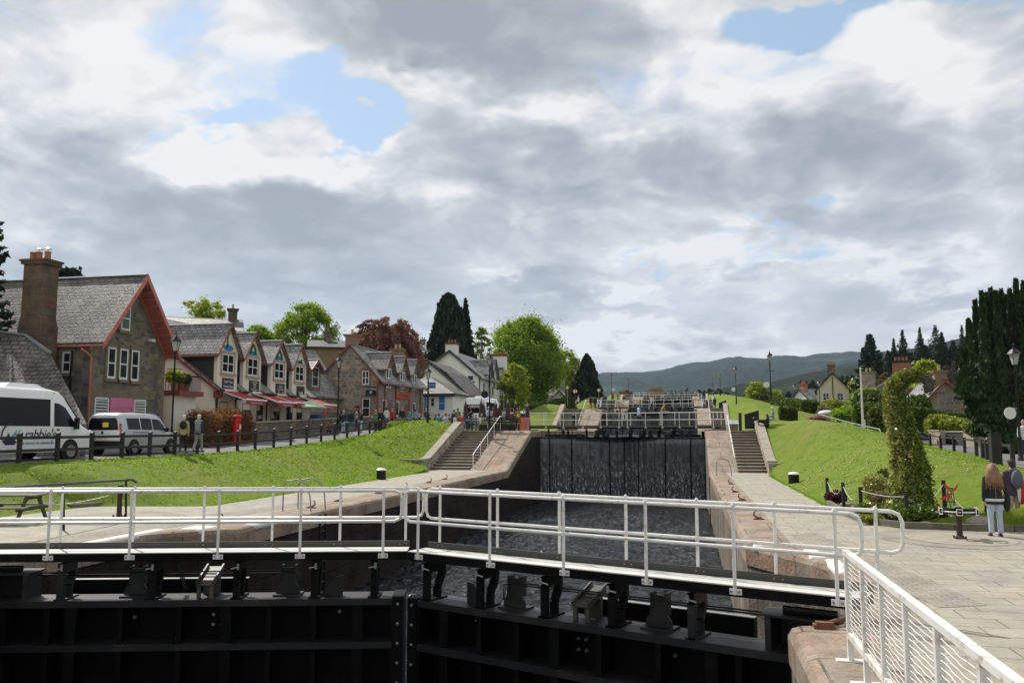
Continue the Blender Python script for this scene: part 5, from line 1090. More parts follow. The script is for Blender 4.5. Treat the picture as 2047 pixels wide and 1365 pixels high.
# handrail over the right bank crest
t=thing('bank_handrail','grey tubular handrail slanting down the grass crest of the right bank','handrail',(14,70,3))
P=[atD(1627,838,78),atD(1629,829,78),atD(1640,829,77),atD(1700,845,70),atD(1758,858,62),atD(1761,866,61)]
b=MB(); b.tube(P,.045,8); b.build('rail',GALV,t,smooth=True)
for px,py,D in((1660,835,75),(1694,844,71),(1730,852,66)): p=atD(px,py,D); b=MB(); b.tube([p,(p.x,p.y,p.z-.9)],.035,6); b.build('post',GALV,t)
# flagpole
p=atD(1720,737,62); t=thing('flagpole','bare white flagpole on the right grass bank','flagpole',(p.x,p.y,2.3)); b=MB(); b.tube([(p.x,p.y,1.4),(p.x,p.y,p.z)],[.09,.05],10); b.lathe((p.x,p.y,p.z),[(.05,0),(.075,.04),(0,.1)],8); b.build('pole',WHITE,t,smooth=True)
b=MB(); b.tube([(p.x+.1,p.y,1.6),(p.x+.1,p.y,3.2)],.07,8); b.build('pole_foot',WHITE,t)
# walls and gate piers on the right road
t=thing('roadside_wall','rendered roadside wall in stepped panels under the golden hedge','wall',(19,66,1))
for x0,x1,yt,yb_,D,m in((1862,1885,862,884,70,STONEB),(1885,1932,864,889,69,mat('dark_garage_door',(.045,.042,.042),.8)),(1932,1975,864,893,66,SAND)):
    a_,c_=atD(x0,yb_,D),atD(x1,yb_,D-3); z1=atD(x0,yt,D).z
    b=MB(); b.beam((a_.x,a_.y,(z1+.6)/2),(c_.x,c_.y,(z1+.6)/2),.35,z1-.6,(0,0,1)); b.build('wall_panel',m,t)
    b=MB(); b.beam((a_.x,a_.y,z1+.06),(c_.x,c_.y,z1+.06),.45,.1,(0,0,1)); b.build('wall_coping',SAND,t)
p=atD(1986,868,62); b=MB(); b.box(p.x-.35,p.x+.35,p.y-.35,p.y+.35,.6,p.z); b.box(p.x-.42,p.x+.42,p.y-.42,p.y+.42,p.z,p.z+.1); b.build('gate_pier',SAND,None,label='pale stone gate pier at the end of the wall by the yew',cat='pier',org=(p.x,p.y,.6))
# ------------------------------------------------------------ foliage kit
def leaf_quads(P,size,flat=.0,up=None,el=1.6):
    """P: N x 3 centres -> N four-cornered leaf clumps, random orientation"""
    N=len(P); a=RNG.normal(size=(N,3)); a/=np.linalg.norm(a,axis=1,keepdims=True)+1e-9
    if up is not None: a=a*.55+np.array(up)*.9; a/=np.linalg.norm(a,axis=1,keepdims=True)
    c=RNG.normal(size=(N,3)); c-=a*(a*c).sum(1,keepdims=True); c/=np.linalg.norm(c,axis=1,keepdims=True)+1e-9; d=np.cross(a,c)
    s=(size*(.55+.9*RNG.random((N,1))))
    return np.stack([P-a*s*el*.5,P+c*s*.42-a*s*.05,P+a*s*el*.5,P-c*s*.42+a*s*.05],1)
def leaf_obj(name,P,size,m,parent=None,org=None,**k):
    me=quads_mesh(name,leaf_quads(P,size,**k)); me.polygons.foreach_set('use_smooth',[True]*len(me.polygons)); return link_mesh(name,me,m,parent,org)
def ball_pts(c,r,n,shell=.55):
    v=RNG.normal(size=(n,3)); v/=np.linalg.norm(v,axis=1,keepdims=True); rr=(shell+(1-shell)*RNG.random((n,1)))**.8
    return np.array(c)+v*rr*np.array(r)
def tree(label,px,ytop,ybase,wpx,D,kind,leaf,n=9000,ls=.3,zg=None,group='trees on the village side',cat='tree',name=None,dens=1,trunkf=.12,seed=0,shape=None,name_='broadleaf_tree'):
    if kind in('round','spread') and D>100: ls*=.62; n=int(n*2.2)
    rs=np.random.RandomState(seed+int(px)+500); top=atD(px,ytop,D); x,y=top.x,top.y; base=atD(px,ybase,D).z if zg is None else zg; H=top.z-base; w=wpx*D/FOC/math.cos(math.atan((px-1023.5)/FOC))**0
    t=thing(name_,label,cat,(x,y,base),group); crown=[]; limbs=MB(); c0=base+H*trunkf
    ctr=np.array([x,y]); tips=[]
    if kind=='round':
        nc=int(95*dens)
        for i in range(nc):
            h=rs.rand()**.8; a=rs.rand()*2*pi; prof=shape(h) if shape else math.sin(pi*min(1,.12+.86*h))**.55
            r=w/2*prof*(.45+.5*rs.rand()**.5); cz=c0+(H*(1-trunkf))*(h*.9+.03)
            rc=w*.5*(.10+.13*rs.rand())*(1.15-.35*h); tips.append((x+r*math.cos(a),y+r*math.sin(a),cz,rc))
        tot=sum(c[3]**2 for c in tips)
        for cx,cy,cz,rc in tips:
            m=max(20,int(n*rc*rc/tot)); P=np.array((cx,cy,cz))+rs.normal(size=(m,3))*np.array((rc,rc,rc*.7))*np.where(rs.rand(m,1)<.3,.95,.52); crown.append(P)
            if rs.rand()<.5:  # sub sprays breaking the outline
                a=rs.rand()*2*pi; crown.append(ball_pts((cx+math.cos(a)*rc,cy+math.sin(a)*rc,cz+rc*(rs.rand()-.2)),(rc*.45,)*3,m//5,.2))
    if kind=='spread':    # beech: long ascending then arching sprays
        nb=int(80*dens)
        for i in range(nb):
            a=rs.rand()*2*pi; r=w/2*(.25+.75*rs.rand()**.6); k=r/(w/2); h=(1-k**2.6)*(.55+.45*rs.rand()); cz=c0+H*(1-trunkf)*max(.05,h*.96)
            s=Vector((x+.25*r*math.cos(a),y+.25*r*math.sin(a),c0+H*(.25+.4*rs.rand()))); e=Vector((x+r*math.cos(a),y+r*math.sin(a),cz)); mid=(s+e)/2+Vector((0,0,.14*H))
            for j in range(14):
                u=.25+.75*j/13; pt=s*(1-u)**2+mid*2*u*(1-u)+e*u*u; rc=w*.035*(1.25-.5*u); crown.append(ball_pts(pt,(rc*1.2,rc*1.2,rc*.6),max(4,int(n/nb/14)),.1))
            tips.append((e.x,e.y,e.z,w*.05))
    if kind=='cone':
        nl=int(26*dens)
        for i in range(nl):
            h=i/nl; z=base+H*(.06+.93*h); R_=w/2*(1-h)**.85*(.85+.3*rs.rand()); k=max(4,int(9*(1-h)+4))
            for j in range(k):
                a=j*2*pi/k+rs.rand()*1.2; L_=R_*(.75+.4*rs.rand()); m=max(6,int(n/nl/k*(1.6-1.2*h)))
                u=rs.rand(m)**.6; sp=.16*R_+.05; P=np.stack([x+np.cos(a)*L_*u+rs.normal(size=m)*sp*(1-u*.5),y+np.sin(a)*L_*u+rs.normal(size=m)*sp*(1-u*.5),z-.30*L_*u**1.6+rs.normal(size=m)*sp*.55],1); crown.append(P)
        crown.append(np.stack([x+rs.normal(size=60)*.05*w*.3,y+rs.normal(size=60)*.05*w*.3,base+H*(.92+.08*rs.rand(60))],1))
    if kind=='dense':    # cypress: closed cone of upright sprays
        m=n; h=rs.rand(m)**.9; a=rs.rand(m)*2*pi; prof=(shape(h) if shape else np.clip(1-h,0,1)**.55*np.clip(h*6+.55,0,1)); lump=1+.16*np.sin(a*5+h*9)+.12*np.sin(a*11-h*23)
        r=w/2*prof*lump*(.72+.32*rs.rand(m)); crown.append(np.stack([x+r*np.cos(a),y+r*np.sin(a),base+H*h*.99+rs.normal(size=m)*.1],1))
    if kind=='sparse':   # open spruce top: separate tiers of drooping boughs
        nl=int(15*dens)
        for i in range(nl):
            h=i/nl; z=base+H*(.12+.86*h); R_=w/2*(1-h)**.8
            for j in range(6):
                a=j*2*pi/6+rs.rand()*.9; L_=R_*(.65+.5*rs.rand()); m=max(5,int(n/nl/6*(1.5-h))); u=rs.rand(m)**.8
                P=np.stack([x+np.cos(a)*L_*u+rs.normal(size=m)*.05*R_,y+np.sin(a)*L_*u+rs.normal(size=m)*.05*R_,z-.12*L_*np.sin(u*2.4)+.10*L_*u**3-np.abs(rs.normal(size=m))*.05*R_],1); crown.append(P); limbs.tube([(x,y,z),(x+math.cos(a)*L_*.9,y+math.sin(a)*L_*.9,z-.05*L_)],[.04,.015],4)
    C=np.concatenate(crown); kw=dict(up=(0,0,1)) if kind=='dense' else {}
    leaf_obj('crown',C,ls,leaf,t,**kw)
    tr=max(.12,w*.022); lean=rs.normal(size=2)*.02*H
    limbs.tube([(x,y,base-.3),(x+lean[0]*.3,y+lean[1]*.3,base+H*.25),(x+lean[0],y+lean[1],base+H*.6),(x,y,base+H*(.96 if kind in('cone','dense','sparse') else .82))],[tr*1.3,tr,tr*.6,tr*.12],8)
    if kind in('round','spread'):
        for cx,cy,cz,rc in tips[::2]:
            z0=base+H*(trunkf+.35*rs.rand()); s=Vector((x,y,min(z0,cz-.1))); e=Vector((cx,cy,cz)); mid=(s*.45+e*.55)+Vector((0,0,.05*H)); limbs.tube([s,mid,e],[tr*.42,tr*.25,tr*.07],5)
            for q_ in range(3): v=Vector(rs.normal(size=3))*rc*.9; limbs.tube([mid.lerp(e,.6),e+v],[tr*.1,tr*.03],4)
    limbs.build('trunk',BARK,t,uv=False); return t
T=tree
T('dark spruce whose boughs reach in at the left edge of the view',-20,338,850,135,48,'sparse',L_CON2,9000,.22,name_='spruce_tree',dens=1.8)
T('dark evergreen tuft just behind the big chimney stack',138,538,640,66,75,'round',L_CON,3500,.3,name_='evergreen_tree',trunkf=.3)
T('pale budding tree above the long roof behind the shops',414,597,700,78,115,'round',L_YEL,3200,.28,dens=.7,shape=lambda h:.35+.75*h if h<.75 else 1.2-.6*(h-.75)*3)
T('low round green tree between the rear chimney and the bright maple',517,650,720,62,120,'round',L_LIME,4000,.3)
T('bright green maple behind the shop dormers',612,603,760,118,118,'round',L_LIME,14000,.30,dens=1.3)
T('bare grey birch beside the bright green maple',664,622,730,60,125,'spread',L_TWIG,2600,.12,dens=.9)
T('small dark pine poking up between maple and copper beech',657,632,730,26,128,'cone',L_CON2,1800,.25,name_='pine_tree')
T('wide copper beech with weeping purple sprays behind the inn',772,620,790,196,120,'spread',L_COP,30000,.27,dens=2.1,trunkf=.18,name_='copper_beech')
T('broad dark cypress, the left and taller of the pair',897,588,760,84,128,'dense',L_CON,16000,.42,name_='cypress_tree',shape=lambda h:np.clip(1-h,0,1)**.42*np.clip(h*3+.75,0,1))
T('narrow dark cypress, the right one of the pair',931,597,760,50,131,'cone',L_CON,9000,.34,name_='cypress_tree',dens=1.5)
T('slender pale birch right of the cypress pair',964,650,780,38,150,'round',L_PALE,2600,.3,dens=.6,name_='birch_tree',trunkf=.3)
T('huge green lime tree at the bend of the street',1050,631,836,150,146,'round',L_LIME,36000,.36,dens=2.2,trunkf=.2,name_='lime_tree')
T('young yellow green tree before the huge lime tree',1026,722,832,64,112,'round',L_YEL,6500,.24,dens=.9,zg=3.6)
T('olive green tree between lime tree and pyramid cypress',1128,700,815,74,168,'round',L_YEL,9000,.35,trunkf=.32)
T('thin topped pine behind the olive green tree',1142,693,790,34,185,'sparse',L_CON2,1500,.35,name_='pine_tree')
T('dark pyramid cypress closing the street on the left',1173,709,815,62,165,'dense',L_CON,13000,.42,name_='cypress_tree',shape=lambda h:np.clip(1-h,0,1)**.6*np.clip(h*4+.7,0,1))
T('small green tree hugging the right side of the pyramid cypress',1192,765,812,24,170,'round',L_LIME,1500,.3)
T('bright shrub growing behind the small white cottage',1078,760,815,36,150,'round',L_LIME,2600,.28)
# right bank
T('round yellow green tree left of the tall signed lantern',1513,763,818,42,200,'round',L_YEL,4000,.4,group='trees on the right bank')
T('smaller yellow green tree right of the tall signed lantern',1548,778,820,34,200,'round',L_YEL,2600,.4,group='trees on the right bank')
T('tall dark spruce with ragged tiers behind the flagpole',1738,662,800,86,150,'sparse',L_CON2,7500,.42,group='trees on the right bank',name_='spruce_tree',dens=1.5,zg=6)
T('rusty green tree at the foot of the ragged spruce',1718,755,812,50,178,'round',L_YEL,4500,.35,group='trees on the right bank')
T('brown budding tree among the villa chimneys',1752,735,815,80,122,'spread',leafmat('brown_buds',(.16,.11,.05),(.08,.06,.035),.3),6000,.2,group='trees on the right bank')
T('pale brown budding tree left of the brick chimney stack',1740,752,815,50,140,'spread',leafmat('brown_buds',(.16,.11,.05)),3500,.2,group='trees on the right bank')
for i,(px,yt,w_,lb) in enumerate(((1803,659,40,'leftmost spruce of the skyline group'),(1786,676,26,'short spruce at the left foot of the skyline group'),(1838,655,34,'slim spruce, second of the skyline group'),(1869,650,56,'broad spruce, tallest of the skyline group'),(1882,664,44,'spruce leaning on the tallest skyline spruce'),(1922,650,24,'lone spruce tip beside the dark yew'),(1905,680,60,'dark spruce mass between skyline group and yew'),(1850,690,60,'dark spruce below the slim skyline spruce'),(1775,700,54,'dark spruce low on the wooded slope'),(1820,705,70,'dark spruce above the brick chimney stack'))):
    T(lb,px,yt,800,w_*1.5,230,'cone',L_CON2 if i%2 else L_CON,5200,.30,group='spruces on the wooded skyline',name_='spruce_tree',dens=1.25)
T('upright yellow green tree behind the topiary arch',1850,716,820,60,100,'round',L_YEL,5000,.3,group='trees on the right bank',dens=.9,shape=lambda h:1.1-.75*h)
T('brown leafless tree between the cottage and the yew',1900,715,815,90,130,'spread',L_TWIG,6000,.2,group='trees on the right bank')
# the great yew: many upright spires
def yew():
    t=thing('yew_tree','great dark Irish yew of many upright spires at the right edge','tree',(27,52,1.2)); D=56; c=[]; b=MB()
    rs=np.random.RandomState(3)
    spires=[(1949,602,18),(1962,585,22),(1972,588,14),(1980,578,22),(1990,583,20),(2001,580,20),(2012,592,22),(2018,580,22),(2030,559,26),(2045,564,26),(2060,570,30),(1936,640,20),(1944,650,24),(1926,700,22),(2075,600,40),(1930,735,26),(1922,760,20),(1955,690,30),(1985,680,40),(2015,690,40),(2050,660,50),(1936,760,26),(1955,770,34),(1975,770,50),(2010,780,60),(2045,770,60),(2080,700,60),(1926,745,16),(2010,850,50),(2040,850,60)]
    for i,(px,yt,w_) in enumerate(spires):
        top=atD(px,yt,D+rs.uniform(-1.6,1.2)-(1.6 if yt>740 else 0)); H=top.z-(1.4 if px>1990 else 2.2 if px>1966 else 3.3 if px>1946 else 4.4); m=int(1500+90*w_); h=rs.rand(m); a=rs.rand(m)*2*pi
        w=w_*D/FOC*.95; r=w/2*(np.clip(1-h,0,1)**.8*1.15)*(1+.2*np.sin(h*30+i)+.15*np.sin(a*3+h*17))*(.6+.45*rs.rand(m))+.05
        c.append(np.stack([top.x+r*np.cos(a)-(1-h)*.0,top.y+r*np.sin(a),top.z-H*(1-h)],1)); b.tube([(top.x,top.y,top.z-H),(top.x,top.y,top.z-.3)],[.14,.03],5)
    leaf_obj('crown',np.concatenate(c),.17,L_YEW,t,up=(0,0,1),el=2.0)
    q0=atD(2010,868,56); b.tube([(q0.x,q0.y,1.0),(q0.x,q0.y,4.5)],[.6,.45],10); b.build('trunk',BARK,t,uv=False)
    # dense inner mass
    cc=[]
    for px,y_,rr in((1975,800,1.3),(2015,790,1.5),(2050,790,1.6),(1975,720,1.0),(2015,700,1.2),(2050,690,1.3),(2040,630,.9),(1962,760,.7)):
        p=atD(px,y_,57); cc.append(ball_pts(p,(rr,rr,rr*1.5),2200,.3))
    leaf_obj('inner_foliage',np.concatenate(cc),.26,L_YEW,t,up=(0,0,1))
yew()
# hedges and shrubs: boxes of foliage
def hedge(label,pts,w,h,m,n=6000,ls=.12,name='hedge',group='clipped hedges',rnd=.12,z=None):
    """pts: ground line of the hedge in metres"""
    t=thing(name,label,'hedge' if 'hedge' in name else 'shrub',(pts[0][0],pts[0][1],pts[0][2]),group); c=[]; rs=np.random.RandomState(len(label)); core=MB()
    tot=sum((Vector(a)-Vector(b_)).length for a,b_ in zip(pts,pts[1:]))
    for a,b_ in zip(pts,pts[1:]):
        a,b_=Vector(a),Vector(b_); d=b_-a; L_=d.length; sd=Vector((-d.y,d.x,0)).normalized(); m_=int(n*L_/tot)
        u=rs.rand(m_); f=rs.rand(m_); A=(2*h+w); s=f*A
        off=np.where(s<h,-w/2,np.where(s<h+w,s-h-w/2,w/2)); zz=np.where(s<h,s,np.where(s<h+w,h,A-s))
        rr=np.minimum(1,np.maximum(0,(h-zz)/(.2*h)))**.5; off=off*(.75+.25*rr)*(1+rnd*np.sin(u*L_*3)*.4)+rs.normal(size=m_)*rnd*.35; zz=zz*(1+rnd*.3*np.sin(u*L_*2.1+1))+rs.normal(size=m_)*rnd*.3
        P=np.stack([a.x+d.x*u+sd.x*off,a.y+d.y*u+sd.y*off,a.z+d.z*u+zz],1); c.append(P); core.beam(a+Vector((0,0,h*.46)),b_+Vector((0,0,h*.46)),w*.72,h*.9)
        for e,sg in((a,-1),(b_,1)): k=max(30,m_//10); c.append(np.stack([e.x+sd.x*(rs.rand(k)-.5)*w,e.y+sd.y*(rs.rand(k)-.5)*w,e.z+rs.rand(k)*h],1))
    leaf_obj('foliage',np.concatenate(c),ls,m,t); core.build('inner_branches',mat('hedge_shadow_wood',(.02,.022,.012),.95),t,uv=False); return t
def shrub(label,c,r,m,n=1500,ls=.1,name='shrub',group='garden shrubs',cat=None,clumps=5):
    t=thing(name,label,cat or 'shrub',(c[0],c[1],c[2]),group); P=[]; rs=np.random.RandomState(len(label)+n); b=MB()
    for i in range(clumps):
        a=i*2*pi/clumps+rs.rand(); k=.42 if clumps>1 else 0; cc=(c[0]+math.cos(a)*r[0]*k,c[1]+math.sin(a)*r[1]*k,c[2]+r[2]*(.75+.35*rs.rand())); P.append(ball_pts(cc,(r[0]*.62,r[1]*.62,r[2]*.75),n//clumps,.45)); b.tube([(c[0],c[1],c[2]),cc],[.02*r[2]+.01,.006],4)
    P=np.concatenate(P); P[:,2]=np.maximum(P[:,2],c[2]+.02); leaf_obj('foliage',P,ls,m,t); b.build('stems',BARK,t,uv=False); return t
def gp(x,y,D): p=atD(x,y,D); return (p.x,p.y,p.z)
bp0=atX(398,870,-26.9); bp1=atX(462,860,-26.9)
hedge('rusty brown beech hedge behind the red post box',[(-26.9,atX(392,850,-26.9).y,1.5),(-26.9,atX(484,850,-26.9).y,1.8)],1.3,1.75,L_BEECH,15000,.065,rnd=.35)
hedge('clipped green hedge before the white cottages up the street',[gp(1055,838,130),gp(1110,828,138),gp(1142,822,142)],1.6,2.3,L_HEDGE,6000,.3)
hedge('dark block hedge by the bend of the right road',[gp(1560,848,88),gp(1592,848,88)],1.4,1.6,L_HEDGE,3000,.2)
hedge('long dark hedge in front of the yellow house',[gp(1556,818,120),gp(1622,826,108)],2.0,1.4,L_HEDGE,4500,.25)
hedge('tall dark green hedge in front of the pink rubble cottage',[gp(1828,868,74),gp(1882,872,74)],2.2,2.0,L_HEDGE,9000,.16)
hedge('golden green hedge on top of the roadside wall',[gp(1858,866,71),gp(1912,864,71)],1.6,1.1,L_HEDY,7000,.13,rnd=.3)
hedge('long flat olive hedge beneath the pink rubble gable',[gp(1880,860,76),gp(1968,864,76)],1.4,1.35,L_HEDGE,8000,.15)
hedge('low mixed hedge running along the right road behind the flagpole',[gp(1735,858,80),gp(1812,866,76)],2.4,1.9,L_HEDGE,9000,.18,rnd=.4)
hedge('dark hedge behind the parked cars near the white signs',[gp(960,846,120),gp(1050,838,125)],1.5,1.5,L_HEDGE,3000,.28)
for i,(px,y_,D,r,m,lb) in enumerate(((1688,832,104,(1.7,1.7,.9),L_LIME,'bright green bush in front of the yellow house'),(1700,844,92,(2.0,2.0,1.0),L_LIME,'bright round bush just left of the flagpole'),(1668,828,104,(1.8,1.8,1.0),L_HEDY,'small yellow green bush beside the white car cover'),(1730,812,104,(1.8,1.8,1.2),L_LIME,'feathery green bush under the villa windows'),(1770,846,80,(1.5,1.5,1.0),L_HEDGE,'dark green rounded bush right of the flagpole'),(1745,832,86,(2.0,2,1.4),L_HEDGE,'olive bush behind the end of the handrail'),(1796,858,68,(1.0,1.0,1.0),L_HEDGE,'dark clipped ball bush by the right fence'),(1835,850,76,(1.2,1.2,1.4),L_HEDGE,'green bush behind the topiary arch'),
     (1958,872,64,(1.0,1.0,.8),L_PALE,'grey green trailing plant over the roadside wall'),(1910,862,70,(1.2,1,.5),L_HEDY,'yellow green bush low in the golden hedge'),(1648,838,98,(.8,.8,.8),L_DRY,'dry brown bush by the red car'),(1310,798,250,(3,3,2),leafmat('brown_buds',(.16,.11,.05)),'brown bush on the horizon left of the upper gates'),(1250,800,230,(2.6,3,1.6),leafmat('brown_buds',(.16,.11,.05)),'small rusty bush on the horizon beside the faint lantern'))):
    shrub(lb,gp(px,y_,D),r,m,2600,.22)
yA_=atX(331,800,-29.6).y
for y_,r,m,lb in((yA_+.2,(.55,.55,.55),L_YEL,'yellow potted shrub at the near end of the balcony'),(yA_+.75,(.4,.4,.45),L_BEECH,'orange leaved potted shrub in the middle of the balcony'),(yA_+1.35,(.3,.3,.42),L_HEDGE,'round green potted box bush on the balcony')):
    t=shrub(lb,(-29.2,y_,zt2+.6),r,m,900,.1,clumps=4,group='balcony plants'); b=MB(); b.lathe((-29.2,y_,zt2+.29),[(.16,0),(.24,.36),(.26,.36),(.26,.4),(.2,.4)],12); b.build('flower_pot',POT,t)
# background woodland on the slopes
def wood_hill(name,prof,D0,D1,zb_,m,nz=26,amp=6,sub=6):
    """ridge given by its outline; the slope falls towards the viewer from D1 to D0"""
    rows=[]; xs=[]
    for (xa,ya),(xb,yb_) in zip(prof,prof[1:]):
        for k in range(sub): xs.append((xa+(xb-xa)*k/sub,ya+(yb_-ya)*k/sub))
    xs.append(prof[-1])
    for i,(px,py) in enumerate(xs):
        top=atD(px,py,D1); dx,dy=top.x/D1,top.y/D1; r=[]
        for j in range(nz+1):
            u=j/nz; D=D0+(D1-D0)*u; z=zb_+(top.z-zb_)*(ss(u)*.55+.45*u); nn=mnoise.fractal(Vector((dx*D/90,dy*D/90,1.3)),1,2,4); z+=nn*amp*min(1,u*3)*(1-u)**.6; r.append((dx*D,dy*D,z))
        back=atD(px,py,D1*1.25); r.append((back.x,back.y,top.z-20)); rows.append(r)
    b=MB(); b.grid(rows); o=b.build(name,m,kind='structure',fix=False,smooth='all',uv=False)
    if o.data.polygons[0].normal.z<0: o.data.flip_normals()
    return o
HM=hillmat('far_moor_and_forest',(.018,.034,.020),(.085,.062,.045),.0022,560)
HM2=hillmat('near_wooded_slope',(.016,.028,.014),(.05,.045,.03),.008)
wood_hill('hills',[(-900,770),(-300,760),(300,752),(700,750),(1000,750),(1110,749),(1195,748),(1250,746),(1310,744),(1345,737),(1375,730),(1410,726),(1450,718),(1480,717),(1530,719),(1555,713),(1600,715),(1640,709),(1700,706),(1760,706),(1840,700),(2000,690),(2200,680),(2700,660)],1500,5200,12,HM,30,40)
wood_hill('hills',[(1200,800),(1330,792),(1420,786),(1480,772),(1540,768),(1600,752),(1640,745),(1690,735),(1740,722),(1780,710),(1830,700),(1880,690),(1930,678),(2000,668),(2100,655),(2400,640),(2900,620)],420,1500,13,HM2,24,14)
def slope_forest(name,label,px0,px1,f,n,D0,D1,m,ls):   # far-off wood that reads as one mass
    P=[]
    for i in range(n):
        px=RNG.uniform(px0,px1); D=RNG.uniform(D0,D1); yt=f(px)+RNG.uniform(0,34); p=atD(px,yt,D); h=RNG.uniform(8,15); k=60; hh=RNG.random(k); a=RNG.random(k)*2*pi; r=(1-hh)*h*.22*(.5+.6*RNG.random(k))
        P.append(np.stack([p.x+r*np.cos(a),p.y+r*np.sin(a),p.z-h*(1-hh)],1))
    o=leaf_obj(name,np.concatenate(P),ls,m); tag(o,label,None,None,'stuff')
slope_forest('far_woodland','dark conifer wood covering the slope behind the right bank',1600,2160,lambda x:interp(x,[(1600,766),(1690,752),(1780,728),(1880,708),(1960,700),(2200,680)]),420,260,420,L_CON,1.6)
slope_forest('far_woodland','band of dark trees at the foot of the far hills',1195,1640,lambda x:interp(x,[(1195,806),(1330,776),(1370,778),(1420,772),(1480,784),(1560,782),(1640,772)])+4,330,420,600,L_CON,2.0)
slope_forest('far_woodland','thin dark wood glimpsed behind the village roofs',560,1200,lambda x:interp(x,[(560,735),(700,720),(900,740),(1000,760),(1200,785)])+6,260,210,300,L_CON2,1.5)
# ------------------------------------------------------------ topiary creature and its planter
tp=thing('topiary_creature','tall ivy covered topiary with an arched neck rising from the flower bed','topiary',(5.75,23.5,0)); Yp=23.5
bp=atZ(1818,1040,.05); D0=math.hypot(bp.x,bp.y)
ax=[(1820,1040,84),(1820,1010,80),(1820,980,74),(1819,950,67),(1815,915,60),(1808,880,52),(1800,850,45),(1791,820,41),(1787,797,37),(1788,777,33),(1797,762,29),(1810,753,24),(1826,750,20),(1840,753,15)]
P=[];PY=[]; b=MB(); cp=[atD(x,y,D0) for x,y,_ in ax]
for i in range(len(ax)-1):
    for j in range(10):
        u=j/10; c=cp[i].lerp(cp[i+1],u); r=(ax[i][2]+(ax[i+1][2]-ax[i][2])*u)*.5*D0/FOC*.88
        d=(cp[i+1]-cp[i]).normalized(); uu,ww,_=basis(d); m=330; a=RNG.random(m)*2*pi; lump=np.array([mnoise.noise(Vector((c.x*3+math.cos(t_)*1.3,c.z*2.6,math.sin(t_)*1.3+c.x))) for t_ in a]); rr=r*(.80+.28*RNG.random(m)+.28*lump+.22*(RNG.random(m)<.05)); w=(RNG.random(m)-.5)*.06
        Q=np.array(c)+np.outer(np.cos(a)*rr,np.array(uu))+np.outer(np.sin(a)*rr,np.array(ww))+np.outer(w,np.array(d)); 
        k=RNG.random(m)<np.clip(.30+.55*(-((Q-np.array(c))@np.array([math.cos(YAW),math.sin(YAW),0]))/r),.03,.8); P.append(Q[~k]); PY.append(Q[k])  # pale leaves crowd the left: sunlight from that side put into colour
b.tube(cp,[max(.05,a[2]*.5*D0/FOC*.62) for a in ax],10)
leaf_obj('ivy',np.concatenate(P),.06,L_IVY,tp); leaf_obj('sunlit_variegated_ivy',np.concatenate(PY),.06,L_IVYY,tp); b.build('inner_stem_mass',mat('hedge_shadow_wood',(.02,.022,.012)),tp,uv=False)
hd=[atD(x,y,D0) for x,y in((1838,753),(1850,757),(1858,765),(1856,778),(1849,783))]; b=MB(); b.tube(hd,[.10,.13,.15,.12,.05],8); b.build('wire_head_frame',mat('bare_wire_and_stems',(.10,.09,.08),.8,var=.4,bmp=.6),tp)
c=np.concatenate([ball_pts(p,(.17,.17,.15),130,.5) for p in hd[1:4]]); leaf_obj('head_twigs',c,.05,L_TWIG,tp)
# hump of the creature and the bed
def rows_pt(x,y): p=atZ(x,y,0); return (p.x,p.y)
kb=thing('planter_kerb','low timber kerb around the flower bed beside the quay','kerb',(4.5,25,0))
K=[(4.42,29.0),(4.36,25.4),(4.5,23.6),(5.15,22.55),(6.3,22.35),(7.6,22.35),(8.35,22.7)]
b=MB()
for p0,p1 in zip(K,K[1:]): b.beam((p0[0],p0[1],.06),(p1[0],p1[1],.06),.14,.20)
b.build('kerb_boards',TIMB,kb)
sheet('bed_soil',[(4.45,29.0),(4.4,25.4),(4.55,23.6),(5.2,22.6),(6.3,22.4),(7.6,22.4),(8.3,22.7),(8.2,25.5),(6.5,28),(5.2,29.2)],GRAV,.05)
def bed(label,px,py,r,m,n,ls,cl=5,grp='flower bed plants',z=.05,name='shrub'):
    p=atZ(px,py,z); return shrub(label,(p.x,p.y,z),r,m,n,ls,group=grp,clumps=cl,name=name)
bed('dark red round shrub at the left end of the flower bed',1672,1006,(.36,.36,.24),L_RED,2200,.05)
bed('tall variegated hump shrub in the flower bed',1752,1016,(.42,.42,.58),L_IVYY,4200,.05)
bed('dark glossy evergreen ball behind the variegated hump',1777,1005,(.38,.4,.62),L_HEDGE,3800,.06)
bed('dry straw coloured grass clump in front of the hump',1768,1020,(.30,.25,.34),L_DRY,2600,.07)
bed('yellow green ground shrub left of the topiary foot',1752,1034,(.6,.35,.22),L_IVY,3600,.05)
bed('low golden plants at the front of the bed',1740,1044,(.35,.22,.12),L_HEDY,1500,.04)
bed('leafy skirt of ivy around the topiary foot',1826,1046,(.62,.5,.30),L_IVY,4200,.05)
bed('grey lavender clump beside the topiary foot',1775,1042,(.25,.2,.2),mat('lavender_leaves',(.11,.13,.13),.8) and leafmat('lavender',(.12,.14,.14)),1200,.04)
bed('small brown heather clump under the red ornament',1870,1046,(.4,.3,.16),L_RED,1500,.04)
for px,py,s_,lb in((1712,995,.20,'brown boulder in the flower bed'),(1690,1012,.14,'flat stone between the rope posts'),(1850,1050,.12,'small grey stone at the kerb'),(1960,1052,.30,'slanted flat stone slab at the right end of the bed')):
    p=atZ(px,py,.05); b=MB(); b.ell((p.x,p.y,.05+s_*.35),s_*1.3,s_,s_*.6,8,6); o=b.build('rock',SAND,None,label=lb,cat='rock',org=(p.x,p.y,.05))
